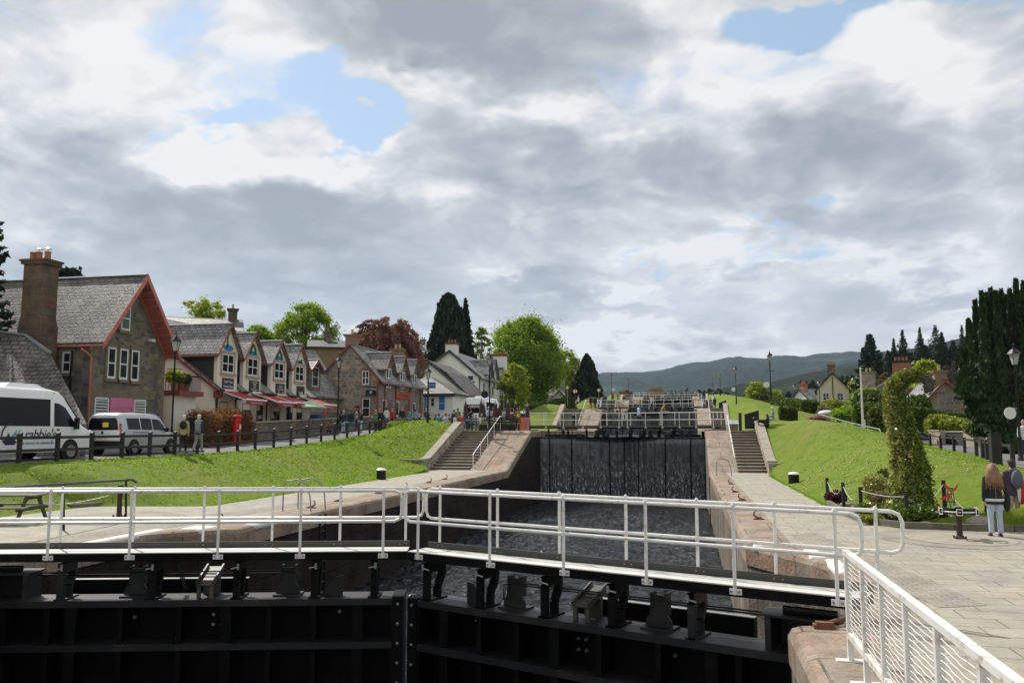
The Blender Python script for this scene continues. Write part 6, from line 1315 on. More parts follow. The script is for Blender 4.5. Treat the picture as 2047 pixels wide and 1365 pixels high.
# rope posts
posts=[]; pt=thing('rope_fence','dark timber posts with drooping white ropes around the flower bed','rope fence',(4.6,26,0))
for px,pt_,pb in((1655,955,1006),(1687,964,1016),(1722,973,1030),(1814,985,1052),(1890,960,1040),(1975,1010,1055)):
    p=atZ(px,pb,0); zt_=atD(px,pt_,math.hypot(p.x,p.y)).z; b=MB(); b.tube([(p.x,p.y,-.1),(p.x,p.y,zt_)],.055,8); b.build('post',BLKW,pt,smooth=True); posts.append((p.x,p.y,zt_))
for i,(p0,p1) in enumerate(zip(posts,posts[1:])):
    b=MB(); n=12; b.tube([(p0[0]+(p1[0]-p0[0])*k/n,p0[1]+(p1[1]-p0[1])*k/n,p0[2]-.1+(p1[2]-p0[2])*k/n-(.34 if i!=2 else .06)*math.sin(pi*k/n)) for k in range(n+1)],.012,6); b.build('rope',mat('white_rope',(.5,.49,.46),.8,bmp=0),pt,smooth=True)
# wire bird ornament with red blades
p=atZ(1900,1046,.05); t=thing('garden_ornament','green wire figure with bright red fins standing in the flower bed','ornament',(p.x,p.y,.05))
b=MB()
for k in range(9):
    a=k*2*pi/9; b.tube([(p.x+.20*math.cos(a),p.y+.2*math.sin(a),.05),(p.x+.14*math.cos(a+.5),p.y+.14*math.sin(a+.5),.5),(p.x+.10*math.cos(a+1),p.y+.1*math.sin(a+1),.95)],.008,5)
for z in(.15,.35,.55,.75,.9): b.tube([(p.x+(.2-.1*z)*math.cos(a_*pi/6),p.y+(.2-.1*z)*math.sin(a_*pi/6),z+.05) for a_ in range(13)],.007,5)
b.build('wire_frame',mat('dark_green_wire',(.04,.06,.04),.6,bmp=0),t)
RF=mat('red_fin_metal',(.6,.03,.015),.45,bmp=0)
for (x0,z0,x1,z1,x2,z2) in((0,.85,-.24,1.1,-.05,1.0),(0,.85,.20,1.12,.12,.92),(0,.85,-.3,.68,-.16,.66),(0,.9,-.12,.62,-.03,.7)):
    b=MB(); b.prism([(x0,z0),(x1,z1),(x2,z2)],lambda q_:(p.x+q_[0],p.y-.2,q_[1]),lambda q_:(p.x+q_[0],p.y-.215,q_[1])); b.build('red_fin',RF,t)
p=atZ(1868,1040,.05); b=MB(); b.prism([(0,.5),(.12,.42),(.3,.12),(.3,0),(.2,.05)],lambda q_:(p.x+q_[0],p.y-.1,q_[1]+.05),lambda q_:(p.x+q_[0],p.y-.13,q_[1]+.05)); b.build('fin_ornament',RF,None,label='small red metal fish tail low in the flower bed',cat='ornament',org=(p.x,p.y,.05))
# ------------------------------------------------------------ grass blades, daisies and dandelions on the banks
def scatter(n,xr,yr,zf,keep,per=3,hh=.07,wd=.012):
    X=RNG.uniform(*xr,size=n); Y=RNG.uniform(*yr,size=n); out=[]
    for x,y in zip(X,Y):
        if not keep(x,y): continue
        z=zf(x,y); d=math.hypot(x,y); s=hh*(.6+.9*random.random())*(1+.4*(d>35))
        for _ in range(per):
            a=random.random()*6.28; ox,oy=x+random.gauss(0,.05),y+random.gauss(0,.05); lx,ly=math.cos(a)*s*.45,math.sin(a)*s*.45; w=wd*(1+d/22)
            out.append([(ox-w*math.sin(a),oy+w*math.cos(a),z-.01),(ox+w*math.sin(a),oy-w*math.cos(a),z-.01),(ox+lx,oy+ly,z+s)])
    return np.array(out)
kL=lambda x,y: edgeL(y)-.02>x>-22.25; kR=lambda x,y: edgeR(y)+.05<x<XF(y)-.1 and not(y<29 and x<8.4 and x>4)
for nm,Q in (('grass',scatter(7000,(-22.3,-15.2),(15,48),zL,kL,hh=.035)),('grass',scatter(4000,(-22.3,-15.2),(48,60),zL,kL,per=2,hh=.05)),('grass',scatter(2500,(4.2,14),(22.4,50),zR,kR,hh=.025))):
    o=link_mesh(nm,quads_mesh(nm,Q),L_GRASS); tag(o,'short tufts of grass growing on the %s bank'%('right' if Q[0][0][0]>0 else 'left'),None,None,'stuff')
def edge_tufts(ex,sgn,zf,y0,y1,n):
    out=[]
    for _ in range(n):
        y=RNG.uniform(y0,y1); x=ex(y)+sgn*random.gauss(.02,.045); z=(q(y) if sgn*(x-ex(y))<0 else zf(x,y)); s_=.05*(.5+random.random()); a=random.random()*6.28; w=.02
        for k in range(3): a+=2.1; out.append([(x-w*math.sin(a),y+w*math.cos(a),z),(x+w*math.sin(a),y-w*math.cos(a),z),(x+math.cos(a)*s_*.7,y+math.sin(a)*s_*.7,z+s_*.7)])
    return np.array(out)
for nm_,Q in (('left',edge_tufts(edgeL,-1,zL,24.6,50,2600)),('right',edge_tufts(edgeR,1,zR,29,50,2200))):
    o=link_mesh('grass',quads_mesh('grass',Q),L_GRASS); tag(o,'ragged fringe of grass along the paving edge on the %s quay'%nm_,None,None,'stuff')
def flowers(label,m,n,xr,yr,zf,keep,r):
    cl=[(RNG.uniform(*xr),RNG.uniform(*yr)) for _ in range(max(4,n//22))]; out=[]
    for i in range(n):
        c=cl[i%len(cl)]; x=c[0]+random.gauss(0,.8); y=c[1]+random.gauss(0,1.4)
        if not keep(x,y): continue
        z=zf(x,y)+.05; rr=r*(.6+.8*random.random())*(1+.02*math.hypot(x,y)); out.append([(x+rr*math.cos(k*pi/2+.3),y+rr*math.sin(k*pi/2+.3),z+(.02 if k%2 else 0)) for k in range(4)])
    o=link_mesh('wild_flowers',quads_mesh('wild_flowers',np.array(out)),m); tag(o,label,None,None,'stuff')
DAN=mat('dandelion_yellow',(.62,.45,.01),.7,bmp=0); DAI=mat('daisy_white',(.62,.62,.58),.7,bmp=0)
flowers('yellow dandelions scattered over the left bank',DAN,420,(-21,-15.5),(38,57),zL,kL,.028); flowers('white daisies scattered over the left bank',DAI,170,(-21.5,-15.5),(18,55),zL,kL,.022)
flowers('white daisies scattered over the right bank',DAI,260,(4.6,10.5),(29,52),zR,kR,.026); flowers('yellow dandelions scattered over the right bank',DAN,110,(4.6,12),(24,52),zR,kR,.026)
# ------------------------------------------------------------ vehicles
def vehicle(name,label,cat,st,glass,wheels,paint,W,trim=None,loc=(0,0,0),rz=0,group=None,wr=.34,arch=True):
    """st: stations from tail to nose (y, z_low, z_belt, z_top, w_belt, w_top); glass: [(name, y0, y1, t0, t1)] on the sides"""
    t=thing(name,label,cat,(0,0,0),group); rows=[]
    def ring(s):
        y,zl,zb,zt,wb,wt=s; H=[(0,zl),(wb-.10,zl),(wb-.02,zl+.07),(wb,zl+.25),(wb,zb),(wt+.02,zt-.13 if zt-zb>.3 else zt-.06),(wt-.06,zt-.03),(wt-.2,zt),(0,zt+.02)]
        return [(x,y,z) for x,z in H]+[(-x,y,z) for x,z in H[-2:0:-1]]
    rows=[ring(s) for s in st]; n=len(rows[0]); b=MB(); vs=[p for r in rows for p in r]
    fs=[(i*n+k,i*n+(k+1)%n,(i+1)*n+(k+1)%n,(i+1)*n+k) for i in range(len(rows)-1) for k in range(n)]+[tuple(reversed(range(n))),tuple((len(rows)-1)*n+k for k in range(n))]
    b.add(vs,fs); b.build('body',paint,t,smooth=True)
    def at(y):
        for a,c in zip(st,st[1:]):
            if a[0]<=y<=c[0]: u=(y-a[0])/(c[0]-a[0]); return [a[i]+(c[i]-a[i])*u for i in range(6)]
        return list(st[0] if y<st[0][0] else st[-1])
    def side(y,tt,off,sg):
        _,zl,zb,zt,wb,wt=at(y); z1=zt-.13; return (sg*(wb+(wt+.02-wb)*tt+off),y,zb+(z1-zb)*tt)
    for sg in(1,-1):
        for nm,ya,yb,t0,t1,*rest in glass:
            ya2=rest[0] if rest else ya; yb2=rest[1] if len(rest)>1 else yb
            m=8; P=[]
            for off in(.006,):
                lo=[side(ya+(yb-ya)*k/m,t0,off,sg) for k in range(m+1)]; hi=[side(ya2+(yb2-ya2)*k/m,t1,off,sg) for k in range(m+1)]
            b=MB(); b.grid([lo,hi]); lo2=[(p[0]-sg*.02,p[1],p[2]) for p in lo]; hi2=[(p[0]-sg*.02,p[1],p[2]) for p in hi]; b.grid([lo2,hi2]); b.build(nm,TINT,t)
        for wy in wheels:
            x=sg*(W-.11)
            if arch: b=MB(); b.lathe((sg*(W-.02),wy,wr+.02),[(.0,-.05),(wr+.075,-.05),(wr+.075,.026),(.0,.026)],24,'x'); b.build('wheel_arch',BLKP,t)
            b=MB(); b.lathe((x,wy,wr),[(.0,-.11),(wr-.05,-.12),(wr,-.09),(wr,.09),(wr-.05,.145),(wr-.1,.15),(.0,.14)],24,'x') if sg>0 else b.lathe((x,wy,wr),[(.0,-.14),(wr-.1,-.15),(wr-.05,-.145),(wr,-.09),(wr,.09),(wr-.05,.12),(0,.11)],24,'x')
            w=b.build('wheel',mat('tyre_rubber',(.015,.015,.015),.85,bmp=0),t,smooth=True)
            b=MB(); b.lathe((x+sg*.152,wy,wr),[(.0,-.004),(wr*.63,-.004),(wr*.63,.012),(wr*.55,.0),(wr*.2,.006),(.0,.012)],20,'x')
            for k in range(10): a=k*pi/5; b.beam((x+sg*.162,wy+.05*math.cos(a),wr+.05*math.sin(a)),(x+sg*.162,wy+wr*.58*math.cos(a),wr+wr*.58*math.sin(a)),.035,.012,(1,0,0))
            b.build('rim',mat('alloy_rim',(.35,.35,.36),.35,metal=.6,bmp=0),w)
    t.location=loc; t.rotation_euler=(0,0,rz); return t,side,at
VW=mat('white_vehicle_paint',(.80,.81,.82),.25,var=.015,bmp=0,spec=.6); SILV=mat('silver_vehicle_paint',(.48,.50,.52),.3,metal=.35,var=.02,bmp=0)
VST=[(0,.42,1.25,2.45,.93,.86),(.06,.36,1.25,2.62,.99,.90),(.5,.34,1.25,2.68,1.0,.91),(4.6,.34,1.25,2.68,1.0,.91),(5.0,.34,1.25,2.62,1.0,.89),(5.35,.34,1.25,2.42,1.0,.85),(5.75,.34,1.26,2.02,.99,.84),(6.15,.34,1.25,1.58,.98,.86),(6.32,.34,1.2,1.36,.97,.88),(6.7,.34,1.05,1.2,.95,.85),(7.0,.36,.85,1.0,.90,.80),(7.1,.42,.7,.85,.82,.72)]
VX=-24.35; VY=22.3; VZ=1.30
vn,side,at_=vehicle('minibus','long white tour minibus with dark tinted side windows parked at the left edge','minibus',VST,
  [('side_window',.25,4.52,.03,.80),('door_window',4.72,5.95,.03,.72,4.72,5.35)],(1.35,5.6),VW,1.0,wr=.36)
b=MB(); b.box(-.55,.55,2.9,4.5,2.69,2.70); b.hexa([(-.55,2.75,2.68),(.55,2.75,2.68),(.55,4.75,2.68),(-.55,4.75,2.68),(-.42,3.1,2.86),(.42,3.1,2.86),(.42,4.35,2.86),(-.42,4.35,2.86)]); b.build('roof_air_conditioner',VW,vn,smooth=False)
def surf(b,side,ya,yb,ta,tb,off,sg=1,th=.01):
    lo0,lo1,hi1,hi0=side(ya,ta,off,sg),side(yb,ta,off,sg),side(yb,tb,off,sg),side(ya,tb,off,sg); b.add([lo0,lo1,hi1,hi0],[(0,1,2,3)])
b=MB(); b.add([(-.80,5.46,2.34),(.80,5.46,2.34),(.84,6.28,1.44),(-.84,6.28,1.44)],[(0,1,2,3)]); b.add([(-.80,5.45,2.30),(.80,5.45,2.30),(.84,6.27,1.40),(-.84,6.27,1.40)],[(0,1,2,3)]); b.build('windscreen',TINT,vn)
b=MB(); b.box(1.02,1.16,5.72,5.86,1.18,1.62); b.box(.95,1.05,5.75,5.82,1.22,1.28); b.build('wing_mirror',BLKP,vn)
for sg in(1,-1): b=MB(); b.ell((sg*.80,6.88,.98),.13,.13,.17,10,6); b.build('headlight',mat('headlight_glass',(.5,.52,.55),.15,bmp=0),vn,smooth=True)
b=MB(); b.box(1.0,1.018,1.9,4.9,.34,.62); b.build('sill_skirt',VW,vn); 
b=MB(); b.box(1.003,1.02,4.86,5.0,1.14,1.19); b.build('door_handle',BLKP,vn)
b=MB(); b.box(1.003,1.012,4.62,4.66,.75,.80); b.box(.90,.93,4.66,4.75,2.52,2.56); b.build('marker_light',mat('amber_lens',(.6,.12,.02),.3,bmp=0),vn)
for yy in(2.55,4.62): b=MB(); b.box(1.0005,1.004,yy,yy+.012,.4,1.24); b.build('panel_seam',mat('panel_gap',(.2,.2,.2),.6,bmp=0),vn)
# livery: script name, tag line, round bird emblem
text("rabbie's",.52,(1.012,4.05,.98),'+x',mat('livery_navy',(.02,.025,.06),.4,bmp=0),vn,shear=.25,spacing=.95); text('Go beyond the guidebooks',.145,(1.012,3.95,.68),'+x',mat('livery_teal',(.10,.30,.36),.4,bmp=0),vn)
em=MB(); m=22
A_=[(math.cos(-2.9+k*2.35/m*1.3)*.40,math.sin(-2.9+k*2.35/m*1.3)*.40) for k in range(0)]
out=[]; inn_=[]
for k in range(m+1):
    a=pi*.30+pi*1.05*k/m; w=.012+.055*math.sin(pi*k/m); out.append((.40*math.cos(a),.40*math.sin(a))); inn_.append(((.40-w)*math.cos(a),(.40-w)*math.sin(a)))
em.add([(1.014,2.66+p[0],.98+p[1]) for p in out]+[(1.014,2.66+p[0],.98+p[1]) for p in inn_],[(k,k+1,m+2+k,m+1+k) for k in range(m)])
em.add([(1.014,2.66+x,.98+z) for x,z in((-.3,-.22),(-.05,.08),(.0,-.12),(.16,-.12),(.30,-.26),(.2,-.36),(0,-.41),(-.2,-.36))],[tuple(range(8))]); em.build('emblem',mat('livery_navy',(.02,.025,.06)),vn,fix=False)
b=MB(); b.add([(1.015,2.66+x,.98+z) for x,z in((.02,-.08),(.22,-.02),(.30,.2),(.18,.06))],[(0,1,2,3)]); b.add([(1.015,2.66+x,.98+z) for x,z in((.22,-.02),(.48,.2),(.36,-.06),(.24,-.1))],[(0,1,2,3)]); b.build('emblem_wing',mat('livery_teal',(.10,.30,.36)),vn,fix=False)
vn.location=(VX,VY,VZ)
# silver people carrier
CST=[(0,.42,1.08,1.52,.80,.66),(.05,.33,1.08,1.74,.88,.70),(.35,.30,1.06,1.83,.92,.72),(1.6,.28,1.04,1.86,.92,.73),(2.7,.28,1.03,1.84,.92,.72),(3.05,.28,1.03,1.72,.92,.70),(3.45,.28,1.03,1.38,.91,.70),(3.68,.28,1.0,1.12,.90,.76),(4.1,.28,.9,1.0,.88,.74),(4.35,.30,.72,.88,.82,.66),(4.45,.36,.62,.74,.74,.55)]
cv,side2,_=vehicle('people_carrier','silver people carrier with dark glass and a yellow rear plate parked behind the minibus','car',CST,
  [('rear_side_window',.42,1.30,.1,.85),('rear_door_window',1.38,2.18,.1,.85),('door_window',2.26,3.30,.1,.82,2.26,2.92)],(.85,3.62),SILV,.92,wr=.31)
b=MB(); b.add([(-.72,-.02,1.10),(.72,-.02,1.10),(.66,-.02,1.48),(.56,.0,1.62),(-.56,.0,1.62),(-.66,-.02,1.48)],[(0,1,2,3,4,5)]); b.add([(-.72,.006,1.10),(.72,.006,1.10),(.66,.045,1.55),(-.66,.045,1.55)],[(0,1,2,3)]); b.build('rear_window',TINT,cv,fix=False)
b=MB(); b.box(-.80,.80,-.012,.03,.66,1.09); b.build('tailgate',VW,cv)
b=MB(); b.box(-.84,.84,-.10,.06,.34,.62); b.build('rear_bumper',BLKP,cv)
for sg in(1,-1): b=MB(); b.hexa([(sg*.80,-.02,.86),(sg*.915,.0,.86),(sg*.925,.2,.92),(sg*.8,.0,.92),(sg*.74,.01,1.38),(sg*.80,.03,1.38),(sg*.80,.12,1.38),(sg*.74,.02,1.38)]); b.build('tail_light',mat('tail_light_red',(.45,.02,.02),.2,bmp=0),cv)
b=MB(); b.box(-.26,.26,-.022,-.01,.74,.86); pl=b.build('number_plate',mat('plate_yellow',(.72,.50,.02),.4,bmp=0),cv); text('SN66 LLP',.115,(0,-.026,.80),'-y',TXD,pl)
b=MB(); b.box(-.02,.26,-.03,-.02,1.22,1.42); b.build('window_sticker',mat('sticker_yellow',(.72,.55,.05),.5,bmp=0),cv)
b=MB(); b.lathe((-.03,-.022,.98),[(.0,-.005),(.07,-.005),(.07,.005),(0,.005)],14,'y'); b.build('badge',mat('badge_blue',(.03,.06,.2),.3,bmp=0),cv)
b=MB(); b.box(.922,.93,.7,2.2,.98,1.01); b.build('door_rail',BLKP,cv)
b=MB(); b.box(.93,1.08,3.1,3.2,1.02,1.2); b.build('wing_mirror',BLKP,cv)
b=MB(); b.add([(-.62,2.98,1.76),(.62,2.98,1.76),(.70,3.66,1.14),(-.70,3.66,1.14)],[(0,1,2,3)]); b.build('windscreen',TINT,cv,fix=False)
pr_=atX(248,905,-23.75); cv.location=(-24.68,31.4,1.36); cv.rotation_euler=(0,0,R(2))
# white van facing away beyond the terrace
v3,_,_=vehicle('tour_van','white tour van seen from behind at the end of the terrace','van',[(0,.42,1.2,2.45,.93,.86),(.06,.36,1.2,2.66,.99,.90),(.5,.34,1.2,2.72,1.0,.91),(3.9,.34,1.2,2.7,1.0,.91),(4.8,.34,1.2,2.2,.98,.86),(5.3,.34,1.0,1.3,.95,.86),(5.8,.4,.8,.95,.85,.75)],[('side_window',.4,3.7,.05,.8)],(1.1,4.7),VW,1.0,wr=.36)
b=MB(); b.box(-.85,.85,-.02,.03,1.35,2.1); b.build('rear_window',TINT,v3); b=MB(); b.box(-.85,.85,-.03,.0,.5,1.3); b.build('rear_doors',VW,v3)
text("rabbie's",.42,(.08,-.03,1.95),'-y',TXW,v3,shear=.25); b=MB(); b.box(-.45,.45,1.6,3.2,2.7,2.9); b.build('roof_air_conditioner',VW,v3)
p=atD(948,845,72); v3.location=(p.x,p.y,2.62); v3.rotation_euler=(0,0,R(-4))
def car(label,px,py,D,col,rz,z=None):
    st=[(0,.35,.85,.95,.72,.62),(.1,.28,.86,1.02,.80,.66),(.6,.26,.86,1.36,.84,.60),(1.2,.25,.86,1.44,.85,.60),(2.2,.25,.86,1.42,.85,.60),(2.9,.25,.86,1.05,.84,.64),(3.1,.25,.84,.94,.83,.68),(3.9,.28,.66,.80,.78,.6),(4.05,.36,.52,.64,.66,.5)]
    t,_,_=vehicle('parked_car',label,'car',st,[('rear_side_window',.62,1.55,.1,.85),('door_window',1.62,2.75,.1,.8,1.62,2.45)],(.75,3.15),mat('car_paint_%s'%col[0],col[1],.25,var=.02,bmp=0),.85,wr=.3,group='cars parked up the street')
    b=MB(); b.add([(-.52,.56,1.30),(.52,.56,1.30),(.60,.16,1.02),(-.60,.16,1.02)],[(0,1,2,3)]); b.build('rear_window',TINT,t,fix=False)
    p=atD(px,py,D); t.location=(p.x,p.y,z if z is not None else p.z); t.rotation_euler=(0,0,rz)
RC=('red',(.30,.015,.015))
def carX(label,px,X,col,rz):
    p=atX(px,845,X); car(label,px,845,math.hypot(p.x,p.y),col,rz,zrl(p.y) if X<0 else zrr(p.y))
carX('red hatchback parked behind the folded parasols',1024,-24.2,RC,R(-4)); carX('red estate car at the left foot of the second mound',1063,-23.6,RC,R(-3)); carX('silver car parked left of the red estate',1044,-23.8,('silver',(.45,.46,.48)),R(-3)); carX('pale blue car just above the grass mound crest',1094,-23.4,('pale_blue',(.4,.5,.6)),R(-3))
car('dark red car under the white cover on the right bank',1664,838,95,('dark_red',(.2,.015,.02)),R(80),z=2.55); car('silver car far off by the left hedge of the right bank',1590,812,150,('silver',(.45,.46,.48)),R(70)); car('white car half hidden behind the yellow house wall',1606,820,135,('white',(.7,.7,.7)),R(60))
p=atD(1652,828,93); b=MB(); b.ell((p.x,p.y,p.z+.1),.85,.85,.35,14,8); b.build('car_cover',mat('white_cover_cloth',(.6,.6,.62),.7,bmp=0),None,label='white domed cover over the dark red car',cat='cover',org=(p.x,p.y,p.z),smooth=True)
# ------------------------------------------------------------ people
def cm(n,c): return mat('cloth_'+n,c,.85,var=.12,scale=6,bmp=.1)
CL={k:cm(k,v) for k,v in dict(black=(.015,.015,.017),navy=(.02,.028,.06),denim=(.09,.14,.24),pale_denim=(.42,.50,.62),grey=(.25,.26,.28),beige=(.42,.31,.18),white=(.62,.62,.6),sky=(.22,.42,.60),lightblue=(.36,.48,.70),teal=(.04,.30,.30),red=(.5,.03,.03),green=(.12,.18,.08),olive=(.16,.17,.06),pink=(.55,.25,.27),brown=(.14,.08,.05),yellow=(.55,.42,.05),stone=(.38,.33,.26),purple=(.07,.04,.07)).items()}
HR_={k:mat('hair_'+k,v,.6,var=.3,scale=20,bmp=.3) for k,v in dict(white=(.55,.54,.5),grey=(.3,.29,.28),brown=(.10,.055,.03),blonde=(.42,.28,.12),dark=(.02,.015,.012),auburn=(.22,.07,.03)).items()}
def erings(b,rings,n=12):
    k0=len(b.v); m=len(rings)
    vs=[(c[0]+r[0]*math.cos(2*pi*k/n),c[1]+r[1]*math.sin(2*pi*k/n),c[2]) for c,r in rings for k in range(n)]
    b.add(vs,[(i*n+k,i*n+(k+1)%n,(i+1)*n+(k+1)%n,(i+1)*n+k) for i in range(m-1) for k in range(n)]+[tuple(reversed(range(n))),tuple((m-1)*n+k for k in range(n))])
def person(label,loc,face,h=1.7,pose='stand',top='navy',legs='denim',hair='brown',long=False,near=False,sleeve=True,skirt=False,bald=False,group='people around the locks'):
    t=thing('person',label,'person',(0,0,0),group)
    sit=pose=='sit'; hz=.27*h if sit else .52*h; V=Vector; lean=.0
    if pose=='lean': lean=.13
    def up(dz,dy=0): return V((0,dy*h+lean*h*(dz/.4),hz+dz*h))
    L=[]
    for s in(1,-1):
        if sit: k=V((s*.075*h,.23*h,.285*h)); a=V((s*.075*h,.24*h,.045*h))
        elif pose=='walk': k=V((s*.05*h,(.075 if s>0 else -.015)*h,.285*h)); a=V((s*.05*h,(.11 if s>0 else -.15)*h,(.045 if s>0 else .075)*h))
        elif pose=='lean': k=V((s*.05*h,(-.02 if s>0 else .06)*h,.285*h)); a=V((s*.05*h,(-.09 if s>0 else .02)*h,.045*h))
        else: k=V((s*.055*h,.012*h,.285*h)); a=V((s*.058*h,0,.045*h))
        L.append((V((s*.05*h,0,hz)),k,a,a+V((s*.008*h,.085*h,-.025*h))))
    A=[]
    for s in(1,-1):
        sh=up(.283)+V((s*.098*h,0,0))
        if pose in('phone','sit'): e=sh+V((s*.025*h,.03*h,-.165*h)); w=e+V((-s*.05*h,.13*h,.03*h if pose=='phone' else .0))
        elif pose=='walk': e=sh+V((s*.03*h,(-.05 if s>0 else .03)*h,-.17*h)); w=e+V((0,(.02 if s>0 else .10)*h,-.13*h))
        elif pose=='lean': e=sh+V((s*.02*h,.08*h,-.15*h)); w=e+V((-s*.02*h,.12*h,-.02*h))
        elif pose=='drape' and s>0: e=sh+V((s*.05*h,.02*h,-.165*h)); w=e+V((.05*h,.03*h,-.14*h))
        else: e=sh+V((s*.028*h,-.008*h,-.175*h)); w=e+V((s*.0,.03*h,-.145*h))
        A.append((sh,e,w,w+(w-e).normalized()*.05*h,s))
    hd=up(.408)+V((0,.012*h,0))
    b=MB(); tors=[(up(-.03),(.082,.058)),(up(.02),(.088,.062)),(up(.09),(.072,.052)),(up(.17),(.082,.056)),(up(.24),(.094,.058)),(up(.285),(.09,.05)),(up(.31),(.045,.036)),(up(.33),(.030,.030)),(up(.365),(.030,.032))]
    erings(b,[(c,(r[0]*h,r[1]*h)) for c,r in tors])
    b.ell(hd,.043*h,.052*h,.066*h,14,10); b.ell(hd+V((0,.052*h,-.008*h)),.009*h,.012*h,.014*h,6,5)
    for s in(1,-1): b.ell(hd+V((s*.043*h,-.002*h,-.003*h)),.006*h,.011*h,.017*h,6,5)
    for hp,k,a,_ in L: b.tube([hp,hp.lerp(k,.5),k,k.lerp(a,.35),a],[.046*h,.042*h,.030*h,.031*h,.019*h],10)
    for sh,e,w,hn,s in A:
        b.tube([sh,sh.lerp(e,.5),e,e.lerp(w,.4),w],[.028*h,.026*h,.021*h,.021*h,.014*h],8)
        d=(hn-w).normalized(); sd=d.cross(V((0,1,0))).normalized() if abs(d.y)<.9 else V((1,0,0)); fw=sd.cross(d)
        b.tube([w,w+d*.025*h,w+d*.05*h],[.015*h,.019*h,.016*h],8)
        for q_,ln in((-1.5,.030),(-.5,.036),(.5,.034),(1.5,.027)):
            f0=w+d*.045*h+fw*q_*.0085*h; b.tube([f0,f0+d*ln*.55*h,f0+d*ln*h+sd*-s*.010*h],[.0052*h,.005*h,.0035*h],5)
        th=w+d*.018*h+fw*.013*h; b.tube([th,th+fw*.014*h+d*.012*h,th+fw*.018*h+d*.03*h],[.006*h,.0055*h,.004*h],5)
    o=b.build('body',SKIN,t,uv=False,smooth='all'); md=o.modifiers.new('remesh','REMESH'); md.mode='VOXEL'; md.voxel_size=.009 if near else .02; md.use_smooth_shade=True
    # clothes
    f=.012*h; b=MB(); bot=-.05 if not sit else -.02
    tr=[(up(bot),(.092,.068))]+[(c,(r[0]+.010,r[1]+.010)) for c,r in tors[1:6]]+[(up(.315),(.05,.042))]
    if near: tr=[(c,(r[0]+.012,r[1]+.008)) for c,r in tr]
    erings(b,[(c,(r[0]*h,r[1]*h)) for c,r in tr],14)
    for sh,e,w,hn,s in A:
        ee=w if sleeve else sh.lerp(e,.8); P=[sh+V((-s*.02*h,0,.004*h)),sh,sh.lerp(e,.5),e,e.lerp(w,.5),w] if sleeve else [sh+V((-s*.02*h,0,.004*h)),sh,sh.lerp(e,.8)]
        b.tube(P,[.036*h,.039*h,.036*h,.031*h,.029*h,.025*h] if sleeve else [.036*h,.038*h,.036*h],10)
    o=b.build('jacket' if sleeve else 'shirt',CL[top],t,uv=False,smooth='all'); md=o.modifiers.new('remesh','REMESH'); md.mode='VOXEL'; md.voxel_size=.012 if near else .024; md.use_smooth_shade=True
    b=MB(); erings(b,[(up(-.035),(.088*h,.064*h)),(up(.0),(.092*h,.067*h)),(up(.05),(.088*h,.063*h))])
    for hp,k,a,_ in L: b.tube([hp,hp.lerp(k,.5),k,k.lerp(a,.5),a+V((0,0,.012*h))],[.055*h,.050*h,.038*h,.036*h,.036*h if near else .030*h],10)
    o=b.build('trousers',CL[legs],t,uv=False,smooth='all'); md=o.modifiers.new('remesh','REMESH'); md.mode='VOXEL'; md.voxel_size=.012 if near else .024; md.use_smooth_shade=True
    for hp,k,a,toe in L:
        b=MB(); c=a.lerp(toe,.55); b.ell((c.x,c.y,a.z-.022*h),.026*h,.072*h,.024*h,10,7); b.build('shoe',CL['black'],t,uv=False,smooth='all')
    b=MB(); H=HR_[hair]
    if bald: b.ell(hd+V((0,-.02*h,-.01*h)),.045*h,.04*h,.04*h,10,7)
    else:
        b.ell(hd+V((0,-.008*h,.014*h)),.050*h,.055*h,.062*h,12,8)
        if long: erings(b,[(hd+V((0,-.012*h,.03*h)),(.05*h,.05*h)),(hd+V((0,-.028*h,-.05*h)),(.062*h,.045*h)),(hd+V((0,-.045*h,-.12*h)),(.085*h,.04*h)),(hd+V((0,-.055*h,-.19*h)),(.10*h,.036*h)),(hd+V((0,-.06*h,-.24*h)),(.085*h,.02*h))],14)
        else: b.ell(hd+V((0,-.03*h,-.02*h)),.044*h,.034*h,.045*h,10,7)
    o=b.build('hair',H,t,uv=False,smooth='all')
    t.location=loc; t.rotation_euler=(0,0,face); return t
def PX(px,D,z,dy=0): p=atD(px,860,D); return (p.x,p.y,z)
away=YAW
